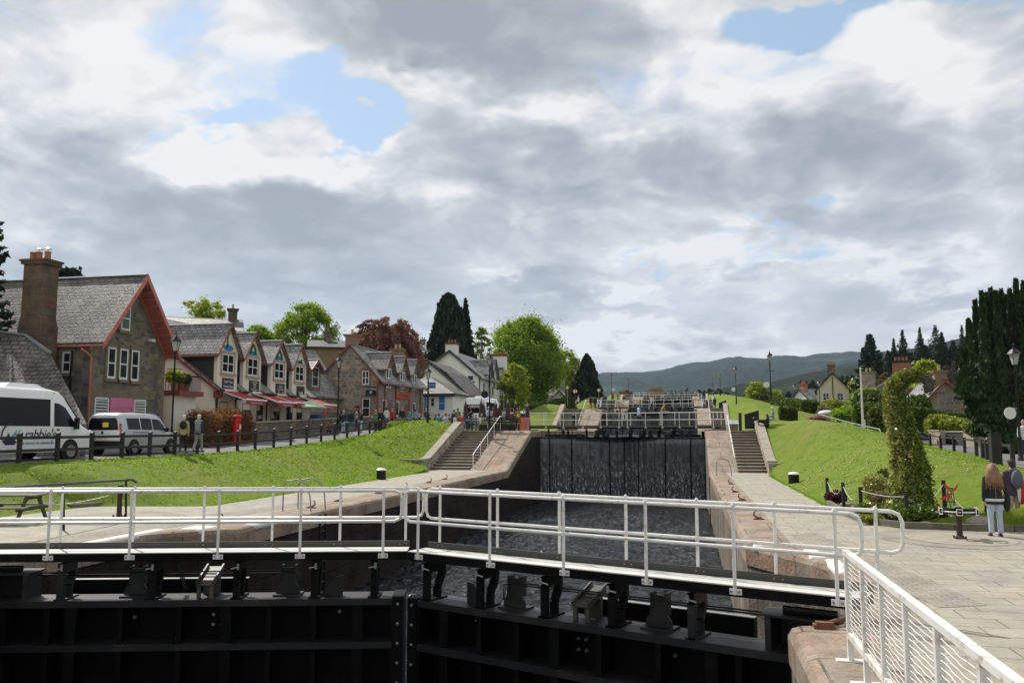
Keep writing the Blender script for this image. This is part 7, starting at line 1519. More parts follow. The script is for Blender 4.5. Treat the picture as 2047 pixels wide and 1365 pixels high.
# two walkers on the street
p=PX(367,39.2,1.46); t=person('older walker in a beige coat with a black rucksack on the left street',p,away+.2,1.66,'walk','beige','black','white')
b=MB(); b.ell((0,-.15,1.22),.15,.10,.20,10,8); b.build('rucksack',CL['black'],t,smooth='all',uv=False)
p=PX(397,39.8,1.46); t=person('white haired walker in a grey gilet over a navy jumper on the left street',p,away-.15,1.70,'walk','navy','grey','white')
b=MB(); erings(b,[(Vector((0,0,.86)),(.185,.14)),(Vector((0,0,1.1)),(.165,.13)),(Vector((0,0,1.38)),(.18,.13)),(Vector((0,0,1.46)),(.12,.1))],14); b.build('gilet',CL['grey'],t,smooth='all',uv=False)
for px,D,z,f,h,po,to,le,ha,lg,lb in ((680,63,2.3,2.0,1.68,'stand','black','black','dark',True,'dark haired person in black beside the lantern post near the inn'),(688,64,2.3,2.6,1.78,'stand','brown','navy','brown',False,'tall man half hidden behind the woman in navy near the inn'),
 (686,60,2.25,-.6,1.62,'phone','navy','pale_denim','blonde',False,'woman in a navy jacket and pale jeans eating by the fence'),(701,60,2.25,.3,1.72,'stand','navy','denim','brown',False,'person in a navy hooded jacket with rucksack by the fence'),(722,61,2.28,1.9,1.70,'phone','black','pale_denim','auburn',False,'red haired person in a dark jacket and pale jeans by the fence'),
 (751,62,2.35,1.2,1.64,'phone','green','navy','blonde',False,'blonde woman in a green patterned top by the street fence'),(760,63,2.35,.5,1.76,'stand','black','black','brown',False,'bald man in black behind the woman in green'),(661,62.5,2.0,.6,1.6,'sit','brown','black','brown',False,'person seated low behind the garden wall by the blue bin')):
    t=person(lb,PX(px,D,z),away+f,h,po,to,le,ha,long=lg,bald='bald' in lb)
    if 'rucksack' in lb: b=MB(); b.ell((0,-.16,1.28),.15,.10,.2,10,8); b.build('rucksack',CL['navy'],t,smooth='all',uv=False)
# terrace: seated groups, benches, camp chairs
ZT=2.5
for px,D,f,po,to,le,ha,lg,sl_,lb in ((838,58.5,-1.4,'sit','black','black','blonde',False,False,'blond man in a black tee shirt seated at the left end of the terrace'),(857,58,-.9,'sit','black','black','dark',True,True,'dark haired woman in black leaning back on the terrace'),(866,60,2.8,'sit','pink','grey','auburn',False,False,'person in pink facing the camera on the terrace'),
 (877,57.5,.1,'sit','teal','stone','dark',False,False,'person in a pale teal shirt seen from behind in a blue camp chair'),(891,57.5,-.9,'sit','lightblue','stone','brown',False,True,'man in a pale blue shirt turning on his terrace seat'),(897,60,2.6,'sit','brown','black','brown',False,True,'brown haired person next to the man in pale blue'),(903,62,-.8,'lean','navy','navy','brown',False,True,'man in navy bending over the seated group'),
 (924,58,.2,'sit','red','navy','white',False,True,'white haired person in red seen from behind on the terrace'),(934,60,.4,'sit','black','black','dark',False,True,'person in black slumped beside the white haired one'),(951,60,2.9,'sit','grey','grey','grey',False,True,'grey haired person in grey seated facing the camera'),(959,60.5,2.7,'sit','black','purple','auburn',False,True,'auburn haired person in black left of the gift shop banner'),
 (967,62,-.6,'sit','teal','stone','blonde',False,False,'blonde woman in turquoise seated behind the banner'),(963,58.5,3.0,'sit','white','stone','blonde',False,False,'blonde woman with sunglasses and white top facing the camera'),(1013,59,-.7,'sit','white','yellow','blonde',False,False,'blond child in white on the bench by the steps')):
    person(lb,PX(px,D+4,ZT-.02),away+f,1.66 if 'child' not in lb else 1.4,po,to,le,ha,long=lg,sleeve=sl_,group='people resting on the terrace')
person('white haired man in a sky blue shirt standing behind the banner',PX(977,61,ZT),away-.9,1.72,'stand','sky','stone','white',sleeve=True)
t=person('curly haired woman in olive with a yellow bag at the stair head',PX(1035,61,2.46),away,1.64,'walk','olive','black','auburn')
b=MB(); b.ell((.04,-.17,1.05),.13,.09,.16,10,8); b.build('shoulder_bag',CL['yellow'],t,smooth='all',uv=False)
# people on and around the gates
def ongate(px,k,label,f,h,po,to,le,ha,dd=1.4,**kw):
    p=atD(px,860,1); d=(p.xy).normalized(); H=HR; g=GY[k]-GY[0]
    # meet the walkway line of leaf
    for (Hh,a,L_) in((HR,aR,LR),(HL,aL,LL)):
        ca,sa=math.cos(a),math.sin(a); hx,hy=Hh.x,Hh.y+g; den=d.x*sa-d.y*ca
        t_=(hx*sa-hy*ca)/den; x,y=d.x*t_,d.y*t_; u=(x-hx)*ca+(y-hy)*sa
        if 0<=u<=L_+.1:
            y+=.28; return person(label,(x,y,LV[k]+.318),away+f,h,po,to,le,ha,**kw)
    return person(label,(d.x*(g+12),d.y*(g+12),LV[k]+.01),away+f,h,po,to,le,ha,**kw)
ongate(1277,1,'man in a light blue shirt and navy trousers crossing the second gate',-1.35,1.74,'walk','lightblue','navy','brown')
ongate(1322,1,'man in an olive top leaning on the rail of the second gate',-1.4,1.76,'lean','olive','stone','blonde',sleeve=False)
ongate(1146,1,'small child in dark clothes at the left end of the second gate',3.0,1.05,'stand','navy','black','brown')
ongate(1304,2,'person in white leaning over the third gate rail',3.1,1.7,'lean','white','navy','brown')
for px,k,D,f,h,to,le,ha,lb in ((1208,2,None,.8,1.7,'navy','denim','dark','person in navy waiting at the left end of the third gate'),(1213,3,None,.2,1.7,'brown','pink','brown','person in brown walking on the left side of the fourth gate'),(1262,4,None,0,1.7,'black','black','dark','person in black at the left of the farthest gate'),(1268,4,None,.3,1.7,'purple','black','brown','person in purple at the left of the farthest gate'),(1338,4,None,0,1.7,'olive','navy','brown','person in olive at the middle of the farthest gate'),(1352,4,None,0,1.7,'black','black','dark','person in black at the middle of the farthest gate'),(1359,4,None,.4,1.72,'navy','white','white','white haired person at the middle of the farthest gate')):
    ongate(px,k,lb,f,h,'stand',to,le,ha)
for px,D,z,f,h,po,to,le,ha,lb in ((1182,110.5,5.35,.4,1.72,'stand','black','red','dark','person in black with red trousers at the head of the second left steps'),(1190,111,5.35,.2,1.72,'stand','black','black','dark','person in black beside the one in red trousers'),(1157,108,5.8,1.2,1.6,'sit','white','pink','blonde','person in white sitting on the second left parapet'),(1100,104,5.7,2.0,1.6,'sit','brown','brown','auburn','person in rusty brown sitting on the crest of the second mound'),(1212,165,8.3,0,1.7,'stand','lightblue','navy','grey','person in pale blue far up the left path'),(1236,160,8.35,.3,1.7,'stand','stone','brown','blonde','person in stone colours by the third left steps'),(1248,150,7.2,.3,1.7,'walk','brown','grey','brown','person in brown climbing the third left steps'),
  (1416,114,5.38,-.4,1.65,'sit','black','black','brown','person in black seated by the third gate on the right'),(1424,114,5.38,-.2,1.65,'sit','grey','denim','dark','person in grey seated next to the one in black on the right'),(2046,44,1.22,2.8,1.7,'stand','white','navy','grey','person in white at the far right edge on the road')):
    person(lb,PX(px,D,z),away+f,h,po,to,le,ha)
for px,D,z,f,h,po,to,le,ha,lb in ((712,66,2.5,1.5,1.72,'stand','grey','navy','brown','person in grey on the pavement before the inn menu board'),(772,70,2.7,.8,1.7,'walk','white','denim','dark','person in a white top walking past the first inn window'),(783,72,2.7,-.6,1.66,'stand','red','black','blonde','blonde person in red by the first inn door'),(803,74,2.75,.4,1.75,'walk','black','grey','grey','grey haired person in black under the inn name board'),(818,76,2.8,.9,1.62,'stand','teal','pale_denim','auburn','person in teal by the second inn door'),(830,80,2.8,-.3,1.7,'walk','lightblue','navy','brown','person in pale blue at the far end of the inn'),
  (915,66,2.55,.3,1.7,'stand','olive','stone','brown','person in olive standing left of the tour van'),(941,65,2.5,-.5,1.68,'phone','navy','denim','dark','person in navy in front of the van window'),(946,63.5,2.5,2.6,1.6,'sit','sky','navy','blonde','blonde person in sky blue seated below the van'),(986,64,2.5,.7,1.7,'stand','pink','black','auburn','person in pink between lantern post and parasols'),(994,66,2.5,-.8,1.73,'stand','black','navy','dark','dark haired person in black among the folded parasols'),(1005,63,2.5,2.9,1.6,'sit','grey','black','white','white haired person in grey seated among the parasols'),(1020,67,2.55,.4,1.7,'walk','red','denim','brown','person in red before the parked red hatchback'),(1047,68,2.55,-.4,1.66,'stand','navy','stone','blonde','blonde person in navy behind the orange sign board'),
  (846,64,2.5,2.6,1.66,'sit','grey','navy','brown','brown haired person in grey seated just right of the blond man'),(852,66,2.5,.5,1.72,'stand','navy','stone','grey','grey haired person in navy standing before the tearoom banner'),(871,65,2.5,-1.,1.64,'sit','red','black','brown','person in a red top seated behind the pale teal shirt'),(884,64.5,2.5,2.2,1.62,'sit','pink','grey','blonde','blonde person in pink seated left of the pale blue shirt'),(909,64,2.5,-1.2,1.6,'sit','white','denim','dark','dark haired person in white seated right of the bending man'),(918,65,2.5,2.8,1.66,'sit','green','black','brown','person in green seated left of the white haired one'),(929,67,2.5,.2,1.7,'stand','brown','black','dark','person in brown standing at the left side of the tour van'),(1010,66,2.5,-.3,1.72,'stand','grey','black','brown','person in grey standing behind the child by the steps'),(1028,66,2.5,2.9,1.66,'stand','purple','black','blonde','blonde person in purple left of the curly haired woman'),
  (1226,163,8.3,.2,1.7,'stand','red','navy','dark','person in red far up the left path'),(1205,118,5.4,1.0,1.7,'stand','black','denim','grey','person in black at the left end of the third gate walkway'),(1197,119,5.4,.5,1.66,'stand','sky','black','brown','person in sky blue at the left end of the third gate'),(1430,116,5.4,.3,1.7,'stand','navy','black','brown','person in navy standing by the third gate cabinet'),(1405,168,8.35,.1,1.7,'stand','brown','navy','dark','person in brown by the fourth gate cabinet'),(1283,222,11.4,0,1.7,'stand','olive','black','brown','person in olive left of centre on the farthest gate'),(1376,222,11.4,.2,1.7,'stand','navy','grey','dark','person in navy right of centre on the farthest gate')):
    person(lb,PX(px,D,z),away+f,h,po,to,le,ha)
p=atD(1545,840,57.5); zz=zR(p.x,p.y); person('white haired man in a checked shirt seated on the right bank crest',(p.x,p.y,zz-.12),away+1.3,1.72,'sit','grey','pale_denim','white',group='people resting on the right bank')
p=atD(1534,842,57); zz=zR(p.x,p.y); person('long haired woman in black sitting on the grass beside the parapet',(p.x,p.y,zz-.35),away+1.0,1.66,'sit','black','black','dark',long=True,group='people resting on the right bank')
# dog
p=atD(1523,843,57); zz=zR(p.x,p.y); t=thing('dog','black and white collie standing on the right bank by the seated couple','dog',(0,0,0)); b=MB()
b.tube([(0,-.30,.42),(0,-.15,.44),(0,.05,.42),(0,.22,.44),(0,.32,.50),(0,.38,.60)],[.07,.10,.12,.125,.085,.06],10); b.ell((0,.44,.64),.06,.085,.065,10,7); b.tube([(0,.48,.62),(0,.58,.60)],[.04,.022],8)
for s in(1,-1):
    b.ell((s*.045,.41,.71),.018,.02,.04,6,5); b.tube([(s*.06,.22,.38),(s*.065,.22,.2),(s*.065,.23,.03)],[.045,.026,.024],7); b.tube([(s*.06,-.24,.40),(s*.07,-.16,.26),(s*.07,-.29,.15),(s*.07,-.27,.03)],[.07,.04,.022,.024],7)
b.tube([(0,-.34,.44),(0,-.46,.36),(0,-.54,.36)],[.03,.03,.015],7)
o=b.build('body',mat('black_dog_fur',(.015,.014,.013),.8,bmp=.3),t,uv=False,smooth='all'); md=o.modifiers.new('r','REMESH'); md.mode='VOXEL'; md.voxel_size=.015; md.use_smooth_shade=True
b=MB(); b.ell((0,.30,.42),.11,.08,.13,10,7); b.ell((0,.52,.63),.035,.06,.04,8,6); b.build('white_chest_and_muzzle',mat('white_dog_fur',(.6,.58,.55),.8),t,uv=False,smooth='all'); t.location=(p.x,p.y,zz); t.rotation_euler=(0,0,away+1.4)
# the two nearest, at the right edge
w=person('long haired woman in a black jacket with pale hem and pale blue jeans walking away',(6.86,21.2,.0),away-.25,1.66,'drape','black','pale_denim','brown',long=False,near=True)
h=1.66; b=MB(); hd=Vector((0,.012*h,(.52+.408)*h)); V=Vector
b.ell(hd+V((0,-.008*h,.016*h)),.054*h,.060*h,.064*h,14,9)
nst=46
for i in range(nst):
    a=pi*1.08+pi*.84*2*(i/nst-.5)*1.15+pi*.42; a=-pi/2+(i/nst-.5)*4.4; sx=math.cos(a+pi/2+pi/2); x0=math.sin((i/nst-.5)*4.4)*.052*h; y0=-math.cos((i/nst-.5)*4.4)*.055*h
    sp=(i/nst-.5)*2; L_=(.21+.045*math.sin(i*2.3)+.02*random.random())*h
    b.tube([hd+V((x0*.5,y0*.5,.068*h)),hd+V((x0,y0,.02*h)),hd+V((x0*1.3,y0*1.05-.012*h,-.06*h)),hd+V((x0*1.55+sp*.03*h,y0-.035*h if abs(sp)<.7 else y0-.01*h,-.14*h)),hd+V((x0*1.5+sp*.06*h+.008*math.sin(i),y0-.035*h if abs(sp)<.7 else y0,-L_-.02*h))],[.012*h,.018*h,.019*h,.016*h,.004*h],6)
o=b.build('long_hair',mat('hair_light_brown',(.26,.135,.07),.5,var=.45,scale=26,bmp=.4),w,uv=False,smooth='all')
hz=.52*h; b=MB(); erings(b,[(V((0,0,hz-.035*h)),(.118*h,.088*h)),(V((0,0,hz-.015*h)),(.122*h,.091*h)),(V((0,0,hz+.002*h)),(.12*h,.09*h))],18); b.build('jacket_hem',CL['white'],w,uv=False,smooth='all')
b=MB(); erings(b,[(V((0,0,hz-.075*h)),(.108*h,.078*h)),(V((0,0,hz-.03*h)),(.110*h,.08*h))],16); b.build('top_hem',CL['black'],w,uv=False)
b=MB(); b.tube([V((0,-.086*h,hz+.0*h)),V((0,-.084*h,hz+.12*h)),V((0,-.082*h,hz+.25*h))],.004,5); b.build('back_seam',CL['stone'],w,uv=False)
b=MB(); b.tube([V((-.09*h,-.07*h,hz+.27*h)),V((0,-.098*h,hz+.17*h)),V((.1*h,-.08*h,hz+.06*h))],.008,6); b.build('bag_strap',CL['brown'],w,uv=False)
b=MB(); b.ell(V((.165*h,.05*h,hz-.045*h)),.05*h,.05*h,.14*h,12,8); b.build('draped_coat_sleeve',CL['black'],w,uv=False,smooth='all')
p=atZ(2030,1056,0); q2=person('person with a striped rucksack and a red jacket over the arm at the right edge',(p.x,p.y,0),away+.1,1.72,'phone','purple','stone','dark',near=True)
h=1.72; hz=.52*h; b=MB(); b.ell(V((-.02,-.20,hz+.19*h)),.15,.10,.24,12,9); b.build('rucksack',mat('cloth_slate_blue',(.10,.11,.16),.8),q2,uv=False,smooth='all')
b=MB(); b.ell(V((.14,-.10,hz+.02*h)),.11,.09,.34,12,9); b.build('red_jacket',CL['red'],q2,uv=False,smooth='all')
b=MB(); b.ell(V((.03,-.17,hz+.04*h)),.04,.05,.33,12,9); b.build('jacket_stripe',CL['white'],q2,uv=False,smooth='all')
b=MB(); b.tube([V((-.1,-.07,hz+.30*h)),V((.0,-.1,hz+.32*h)),V((.1,-.07,hz+.30*h))],[.05,.06,.05],8); b.build('hood',CL['purple'],q2,uv=False,smooth='all')
# ------------------------------------------------------------ terrace furniture
def banner(px0,px1,y0,y1,D,txt,label):
    a_,c_=atD(px0,y1,D),atD(px1,y1,D); zt_=atD(px0,y0,D).z; zb_=a_.z; t=thing('banner_railing',label,'banner',(a_.x,a_.y,2.46)); b=MB(); b.beam((a_.x,a_.y,zt_),(c_.x,c_.y,zt_),.05,.05); b.beam((a_.x,a_.y,zb_-.05),(c_.x,c_.y,zb_-.05),.04,.04)
    for q_ in(a_,c_,(a_+c_)/2): b.tube([(q_.x,q_.y,2.44),(q_.x,q_.y,zt_)],.025,6)
    b.build('railing',BLKP,t); b=MB(); b.beam((a_.x,a_.y,(zt_+zb_)/2),(c_.x,c_.y,(zt_+zb_)/2),.02,(zt_-zb_)*.8); s_=b.build('banner_cloth',SIGNB,t); m_=(a_+c_)/2
    o=text(txt,(zt_-zb_)*.72,(m_.x+.0,m_.y-.02,(zt_+zb_)/2),'-y',TXW,s_); an=math.atan2(c_.y-a_.y,c_.x-a_.x); o.rotation_euler=(pi/2,0,an); return t
banner(963,990,832,843,59,'GIFT SHOP','black railing with a white lettered gift shop banner above the left steps'); banner(935,953,836,843,60,'GIFT SHOP','low banner with white gift shop lettering, half hidden behind the grass crest')
def planter(label,px,D,w_=.9,flowers=True):
    p=PX(px,D,2.46); t=thing('planter_box',label,'planter',p,'planters on the terrace'); b=MB(); b.box(p[0]-w_/2,p[0]+w_/2,p[1]-.22,p[1]+.22,p[2],p[2]+.42); b.build('tub',BLKW,t); b=MB(); b.box(p[0]-w_/2-.03,p[0]+w_/2+.03,p[1]-.25,p[1]+.25,p[2]+.42,p[2]+.46); b.build('rim',TIMB,t)
    leaf_obj('plants',ball_pts((p[0],p[1],p[2]+.5),(w_*.5,.24,.16),500,.3),.07,L_YEL,t)
planter('black planter box under the gift shop banner',976,61.5,1.3); planter('black planter box left of the stair head bench',1003,62.5,.9); planter('black planter box behind the curly haired woman',1022,63,.7)
t=thing('bench','black slatted bench beside the head of the left steps','bench',PX(1015,59.5,2.46)); p=PX(1015,59.5,2.46); b=MB()
for k in range(4): b.box(p[0]-.9,p[0]+.9,p[1]-.2+k*.1,p[1]-.12+k*.1,2.88,2.91)
b.build('seat',BLKW,t); b=MB()
for k in range(3): b.box(p[0]-.9,p[0]+.9,p[1]+.22,p[1]+.25,3.02+k*.14,3.11+k*.14)
b.build('backrest',BLKW,t)
for s_ in(-.8,.8):
    b=MB(); b.box(p[0]+s_-.03,p[0]+s_+.03,p[1]-.2,p[1]+.25,2.46,2.88); b.build('leg',BLKP,t)
for px,D,lb in((877,61.8,'blue camp chair under the person in pale teal'),(925,62.3,'blue camp chair under the white haired person')):
    x,y,z=PX(px,D,2.48); t=thing('camp_chair',lb,'chair',(x,y,z),'camp chairs'); b=MB(); b.box(x-.3,x+.3,y-.28,y+.25,z+.38,z+.42); b.build('seat',cm('camp_blue',(.03,.10,.22)),t); b=MB(); b.box(x-.3,x+.3,y-.33,y-.29,z+.42,z+.95); b.build('backrest',cm('camp_blue',(.03,.10,.22)),t)
    for sx,sy in((-1,-1),(1,-1),(-1,1),(1,1)): b=MB(); b.tube([(x+sx*.28,y+sy*.25,z),(x+sx*.28,y+sy*.25,z+.4)],.015,5); b.build('leg',GALV,t)
for i,(px,yt,lb) in enumerate(((931,797,'folded dark parasol farthest left, before the white house'),(962,795,'tallest folded dark parasol in front of the tour van'),(967,801,'folded dark parasol touching the tallest one'),(990,800,'folded dark parasol just right of the lantern post'),(999,802,'folded dark parasol, second right of the lantern post'),(1015,797,'folded dark parasol before the red hatchback'),(1031,799,'folded dark parasol above the curly haired woman'),(1054,804,'folded dark parasol farthest right, by the white gate rail'))):
    D=63; top=atD(px,yt,D); x,y=top.x,top.y; t=thing('folded_parasol',lb,'parasol',(x,y,2.5),'folded parasols on the terrace'); b=MB(); b.tube([(x,y,2.5),(x,y,top.z)],.025,6); b.lathe((x,y,top.z-.35),[(.03,0),(.09,.05),(.05,.2),(.01,.38)],8); b.build('pole',GALV,t)
    b=MB(); hh_=top.z-.3; b.lathe((x,y,0),[(.05,hh_),(.13,hh_-.2),(.17,hh_-.7),(.22,hh_-1.1),(.16,hh_-1.25),(.03,hh_-1.2)],9); b.build('folded_canopy',cm('parasol_brown',(.05,.03,.03)),t)
for px,D,col,lb in((1043,60.5,'orange','orange sign board leaning by the left gate end'),(1052,60.5,'rose','faded red and white sign board beside the orange one')):
    x,y,z=PX(px,D,2.46); m_=mat('board_'+col,(.55,.14,.05) if col=='orange' else (.45,.16,.17),.6,var=.3,bmp=0); t=thing('sign_board',lb,'sign',(x,y,z),'pavement sign boards'); b=MB()
    b.hexa([(x-.27,y-.3,z),(x+.27,y-.3,z),(x+.27,y-.27,z),(x-.27,y-.27,z),(x-.27,y,z+.95),(x+.27,y,z+.95),(x+.27,y+.03,z+.95),(x-.27,y+.03,z+.95)]); b.build('front_panel',m_,t); b=MB(); b.hexa([(x-.27,y+.3,z),(x+.27,y+.3,z),(x+.27,y+.33,z),(x-.27,y+.33,z),(x-.27,y+.03,z+.95),(x+.27,y+.03,z+.95),(x+.27,y+.06,z+.95),(x-.27,y+.06,z+.95)]); b.build('back_panel',BLKW,t)
# open parasol, bin, outdoor bits by the shops
p=atX(620,806,-27.2); t=thing('parasol','pale green open parasol in front of the café','parasol',(p.x,p.y,2)); zt_=atX(620,799,-27.2).z; r_=abs(atX(645,806,-27.2).y-atX(603,806,-27.2).y)*.36
b=MB(); vs=[(p.x,p.y,zt_)]+[(p.x+r_*math.cos(k*pi/4),p.y+r_*math.sin(k*pi/4),zt_-.5) for k in range(8)]+[(p.x+r_*math.cos(k*pi/4),p.y+r_*math.sin(k*pi/4),zt_-.62) for k in range(8)]
b.add(vs,[(0,1+k,1+(k+1)%8) for k in range(8)]+[(1+k,9+k,9+(k+1)%8,1+(k+1)%8) for k in range(8)]); b.build('canopy',cm('pale_green',(.45,.58,.40)),t,fix=False); b=MB(); b.tube([(p.x,p.y,1.9),(p.x,p.y,zt_+.1)],.03,6); b.build('pole',TIMB,t)
p=atX(632,845,-27.9); zt_=atX(632,829,-27.9).z; t=thing('recycling_bin','large blue wheeled bin behind the garden wall','bin',(p.x,p.y,2)); b=MB(); b.hexa([(p.x-.3,p.y-.3,2.2),(p.x+.3,p.y-.3,2.2),(p.x+.3,p.y+.35,2.2),(p.x-.3,p.y+.35,2.2),(p.x-.36,p.y-.36,zt_-.15),(p.x+.36,p.y-.36,zt_-.15),(p.x+.36,p.y+.42,zt_-.15),(p.x-.36,p.y+.42,zt_-.15)]); b.build('bin_body',cm('bin_blue',(.03,.08,.35)),t); b=MB(); b.hexa([(p.x-.38,p.y-.38,zt_-.15),(p.x+.38,p.y-.38,zt_-.15),(p.x+.38,p.y+.44,zt_-.15),(p.x-.38,p.y+.44,zt_-.15),(p.x-.25,p.y-.36,zt_+.02),(p.x+.25,p.y-.36,zt_+.02),(p.x+.25,p.y+.42,zt_+.02),(p.x-.25,p.y+.42,zt_+.02)]); b.build('bin_lid',cm('bin_blue',(.03,.08,.35)),t)
p=atX(649,822,-27.2); b=MB(); b.box(p.x-.03,p.x+.03,p.y-.22,p.y+.22,p.z-.25,p.z+.25); b.box(p.x-.02,p.x+.02,p.y-.03,p.y+.03,2.3,p.z-.25); b.build('red_notice',SIGNR,None,label='small red notice board behind the garden wall by the café',cat='sign',org=(p.x,p.y,2.6))
for px,yt,D,zb0,m_,lb in((871,768,90,3,BLKP,'round dark traffic sign seen from behind near the blue office'),(1007,775,90,3,BLKP,'round black sign on a pole before the shop front')):
    p=atD(px,yt,D) if px>900 else None
    if p is None: continue
    t=thing('road_sign',lb,'road sign',(p.x,p.y,zb0),'road signs'); b=MB(); b.tube([(p.x,p.y,zb0),(p.x,p.y,p.z)],.04,6); b.build('pole',GALV,t); b=MB(); b.lathe((p.x,p.y-.06,p.z),[(.0,-.01),(.34,-.01),(.34,.01),(.0,.01)],20,'y'); b.build('disc',m_,t)
# triangular and round signs up the street
for px,yt,D,lb in((1134,775,120,'white triangular warning sign up the left street'),(1150,782,130,'round red rimmed sign beside the warning sign'),(1197,780,160,'round sign on an orange pole near the upper path')):
    p=atD(px,yt,D); t=thing('road_sign',lb,'road sign',(p.x,p.y,p.z-2.2),'road signs'); b=MB(); b.tube([(p.x,p.y,p.z-2.6),(p.x,p.y,p.z)],.05,6); b.build('pole',GALV,t); n_=3 if 'triang' in lb else 18
    b=MB(); b.prism([(.36*math.sin(2*pi*k/n_),.36*math.cos(2*pi*k/n_)) for k in range(n_)],lambda q_:(p.x+q_[0],p.y-.08,p.z+q_[1]),lambda q_:(p.x+q_[0],p.y-.06,p.z+q_[1])); b.build('sign_plate',SIGNR,t); b=MB(); b.prism([(.29*math.sin(2*pi*k/n_),.29*math.cos(2*pi*k/n_)) for k in range(n_)],lambda q_:(p.x+q_[0],p.y-.1,p.z+q_[1]),lambda q_:(p.x+q_[0],p.y-.082,p.z+q_[1])); b.build('sign_face',TXW,t)
# ------------------------------------------------------------ quay furniture
def capstan(label,c,sp,tone):
    t=thing('capstan',label,'capstan',(c[0],c[1],0),'gate capstans'); x,y=c
    b=MB(); b.lathe((x,y,0),[(.20,0),(.20,.04),(.14,.06),(.10,.1),(.09,.5),(.10,.72),(.13,.76)],14); b.build('post',mat('brown_iron_post',(.05,.028,.02),.6,var=.3,bmp=.2),t,smooth=True)
    b=MB()
    for k in range(4): a=sp+k*pi/2; b.beam((x+.2*math.cos(a+.5),y+.2*math.sin(a+.5),.03),(x+.2*math.cos(a+.5),y+.2*math.sin(a+.5),.1),.05,.05)
    b.lathe((x,y,0),[(.22,.72),(.30,.76),(.30,.82),(.1,.9),(.1,.96),(0,.97)],16); b.build('hub',BLKP,t)
    ring=MB()
    for k in range(6):
        a=sp+k*pi/3; ca,sa=math.cos(a),math.sin(a); b=MB()
        for dz in(-.06,.06): b.beam((x+.12*ca,y+.12*sa,.84+dz),(x+.62*ca,y+.62*sa,.84+dz),.13,.025)
        for ds in(-.065,.065): b.beam((x+.12*ca-ds*sa,y+.12*sa+ds*ca,.84),(x+.62*ca-ds*sa,y+.62*sa+ds*ca,.84),.02,.13)
        b.build('bar_socket',BLKP,t); b=MB()
        r0=.63; cx_,cy_=x+r0*ca,y+r0*sa; fr=[(-.085,-.085),(.085,-.085),(.085,.085),(-.085,.085),(-.085,-.085)]
        b.tube([(cx_-u_*sa,cy_+u_*ca,.84+v_) for u_,v_ in fr],.016,6); b.build('socket_rim',tone,t)
        a2=a+pi/3; ring.tube([(x+.58*math.cos(a+(a2-a)*j/6),y+.58*math.sin(a+(a2-a)*j/6),.84) for j in range(7)],.022,6)
    ring.build('tie_ring',tone,t)
    return t
_c=capstan('black and white capstan head on a brown post on the right quay',CAPR,.3,WHITE); _c.scale=(.66,.66,.74); _c=capstan('weathered brown capstan with worn bars on the left quay',CAPL,.1,mat('worn_capstan_iron',(.22,.15,.12),.6,var=.3,bmp=.2)); _c.scale=(.72,.72,.95)
def bollard(label,c,h=.5): 
    t=thing('mooring_bollard',label,'bollard',(c[0],c[1],0),'mooring bollards'); b=MB(); b.lathe((c[0],c[1],0),[(.24,-.1),(.235,h-.07),(.25,h-.05)],20); b.build('drum',BLKP,t,smooth=True); b=MB(); b.lathe((c[0],c[1],0),[(.255,h-.05),(.26,h-.02),(.19,h+.045),(.08,h+.07),(.0,h+.075)],20); b.build('cap',WHITE,t,smooth=True)
bollard('white capped black bollard at the foot of the left bank',(-15.16,39.77)); bollard('white capped black bollard at the foot of the right bank',(4.65,39.94)); bollard('small white capped bollard beyond the third steps on the right',(4.3,96))
def hoop(label,c,ang,w_=.5,h=.95):
    t=thing('ladder_hoop',label,'grab rail',(c[0],c[1],q(c[1])),'ladder grab rails'); z=q(c[1]); ca,sa=math.cos(ang),math.sin(ang)
    b=MB(); P=[(0,0,0),(0,0,h*.8),(w_*.12,0,h*.95),(w_*.5,0,h),(w_*.8,0,h*.86),(w_*.95,0,h*.5),(w_,0,0)]; b.tube([(c[0]+p_[0]*ca,c[1]+p_[0]*sa,z+p_[2]) for p_ in P],.022,8); b.build('tube',GALV,t,smooth=True)
hoop('left of the two grey grab hoops on the left lock edge',(-12.05,23.4),0.05,.9); hoop('right of the two grey grab hoops on the left lock edge',(-11.95,24.2),.05,.9); hoop('grey grab hoop on the right lock edge near the steps',(1.45,46.4),.2,.8)
for x,Y0_,s_,lb in((-10.93,23.8,-1,'iron ladder down the left chamber wall'),(1.11,46.8,1,'iron ladder down the right chamber wall')):
    t=thing('wall_ladder',lb,'ladder',(x,Y0_,-3),'wall ladders'); b=MB()
    for d in(-.2,.2): b.box(x-.02,x+.04 if s_<0 else x-.06,Y0_+d-.02,Y0_+d+.02,-3.4,-.1)
    b.build('stile',BLKT,t); b=MB()
    for k in range(11): b.tube([(x+(.03 if s_<0 else -.03),Y0_-.2,-.3-k*.3),(x+(.03 if s_<0 else -.03),Y0_+.2,-.3-k*.3)],.014,6)
    b.build('rungs',BLKT,t)
hk=0
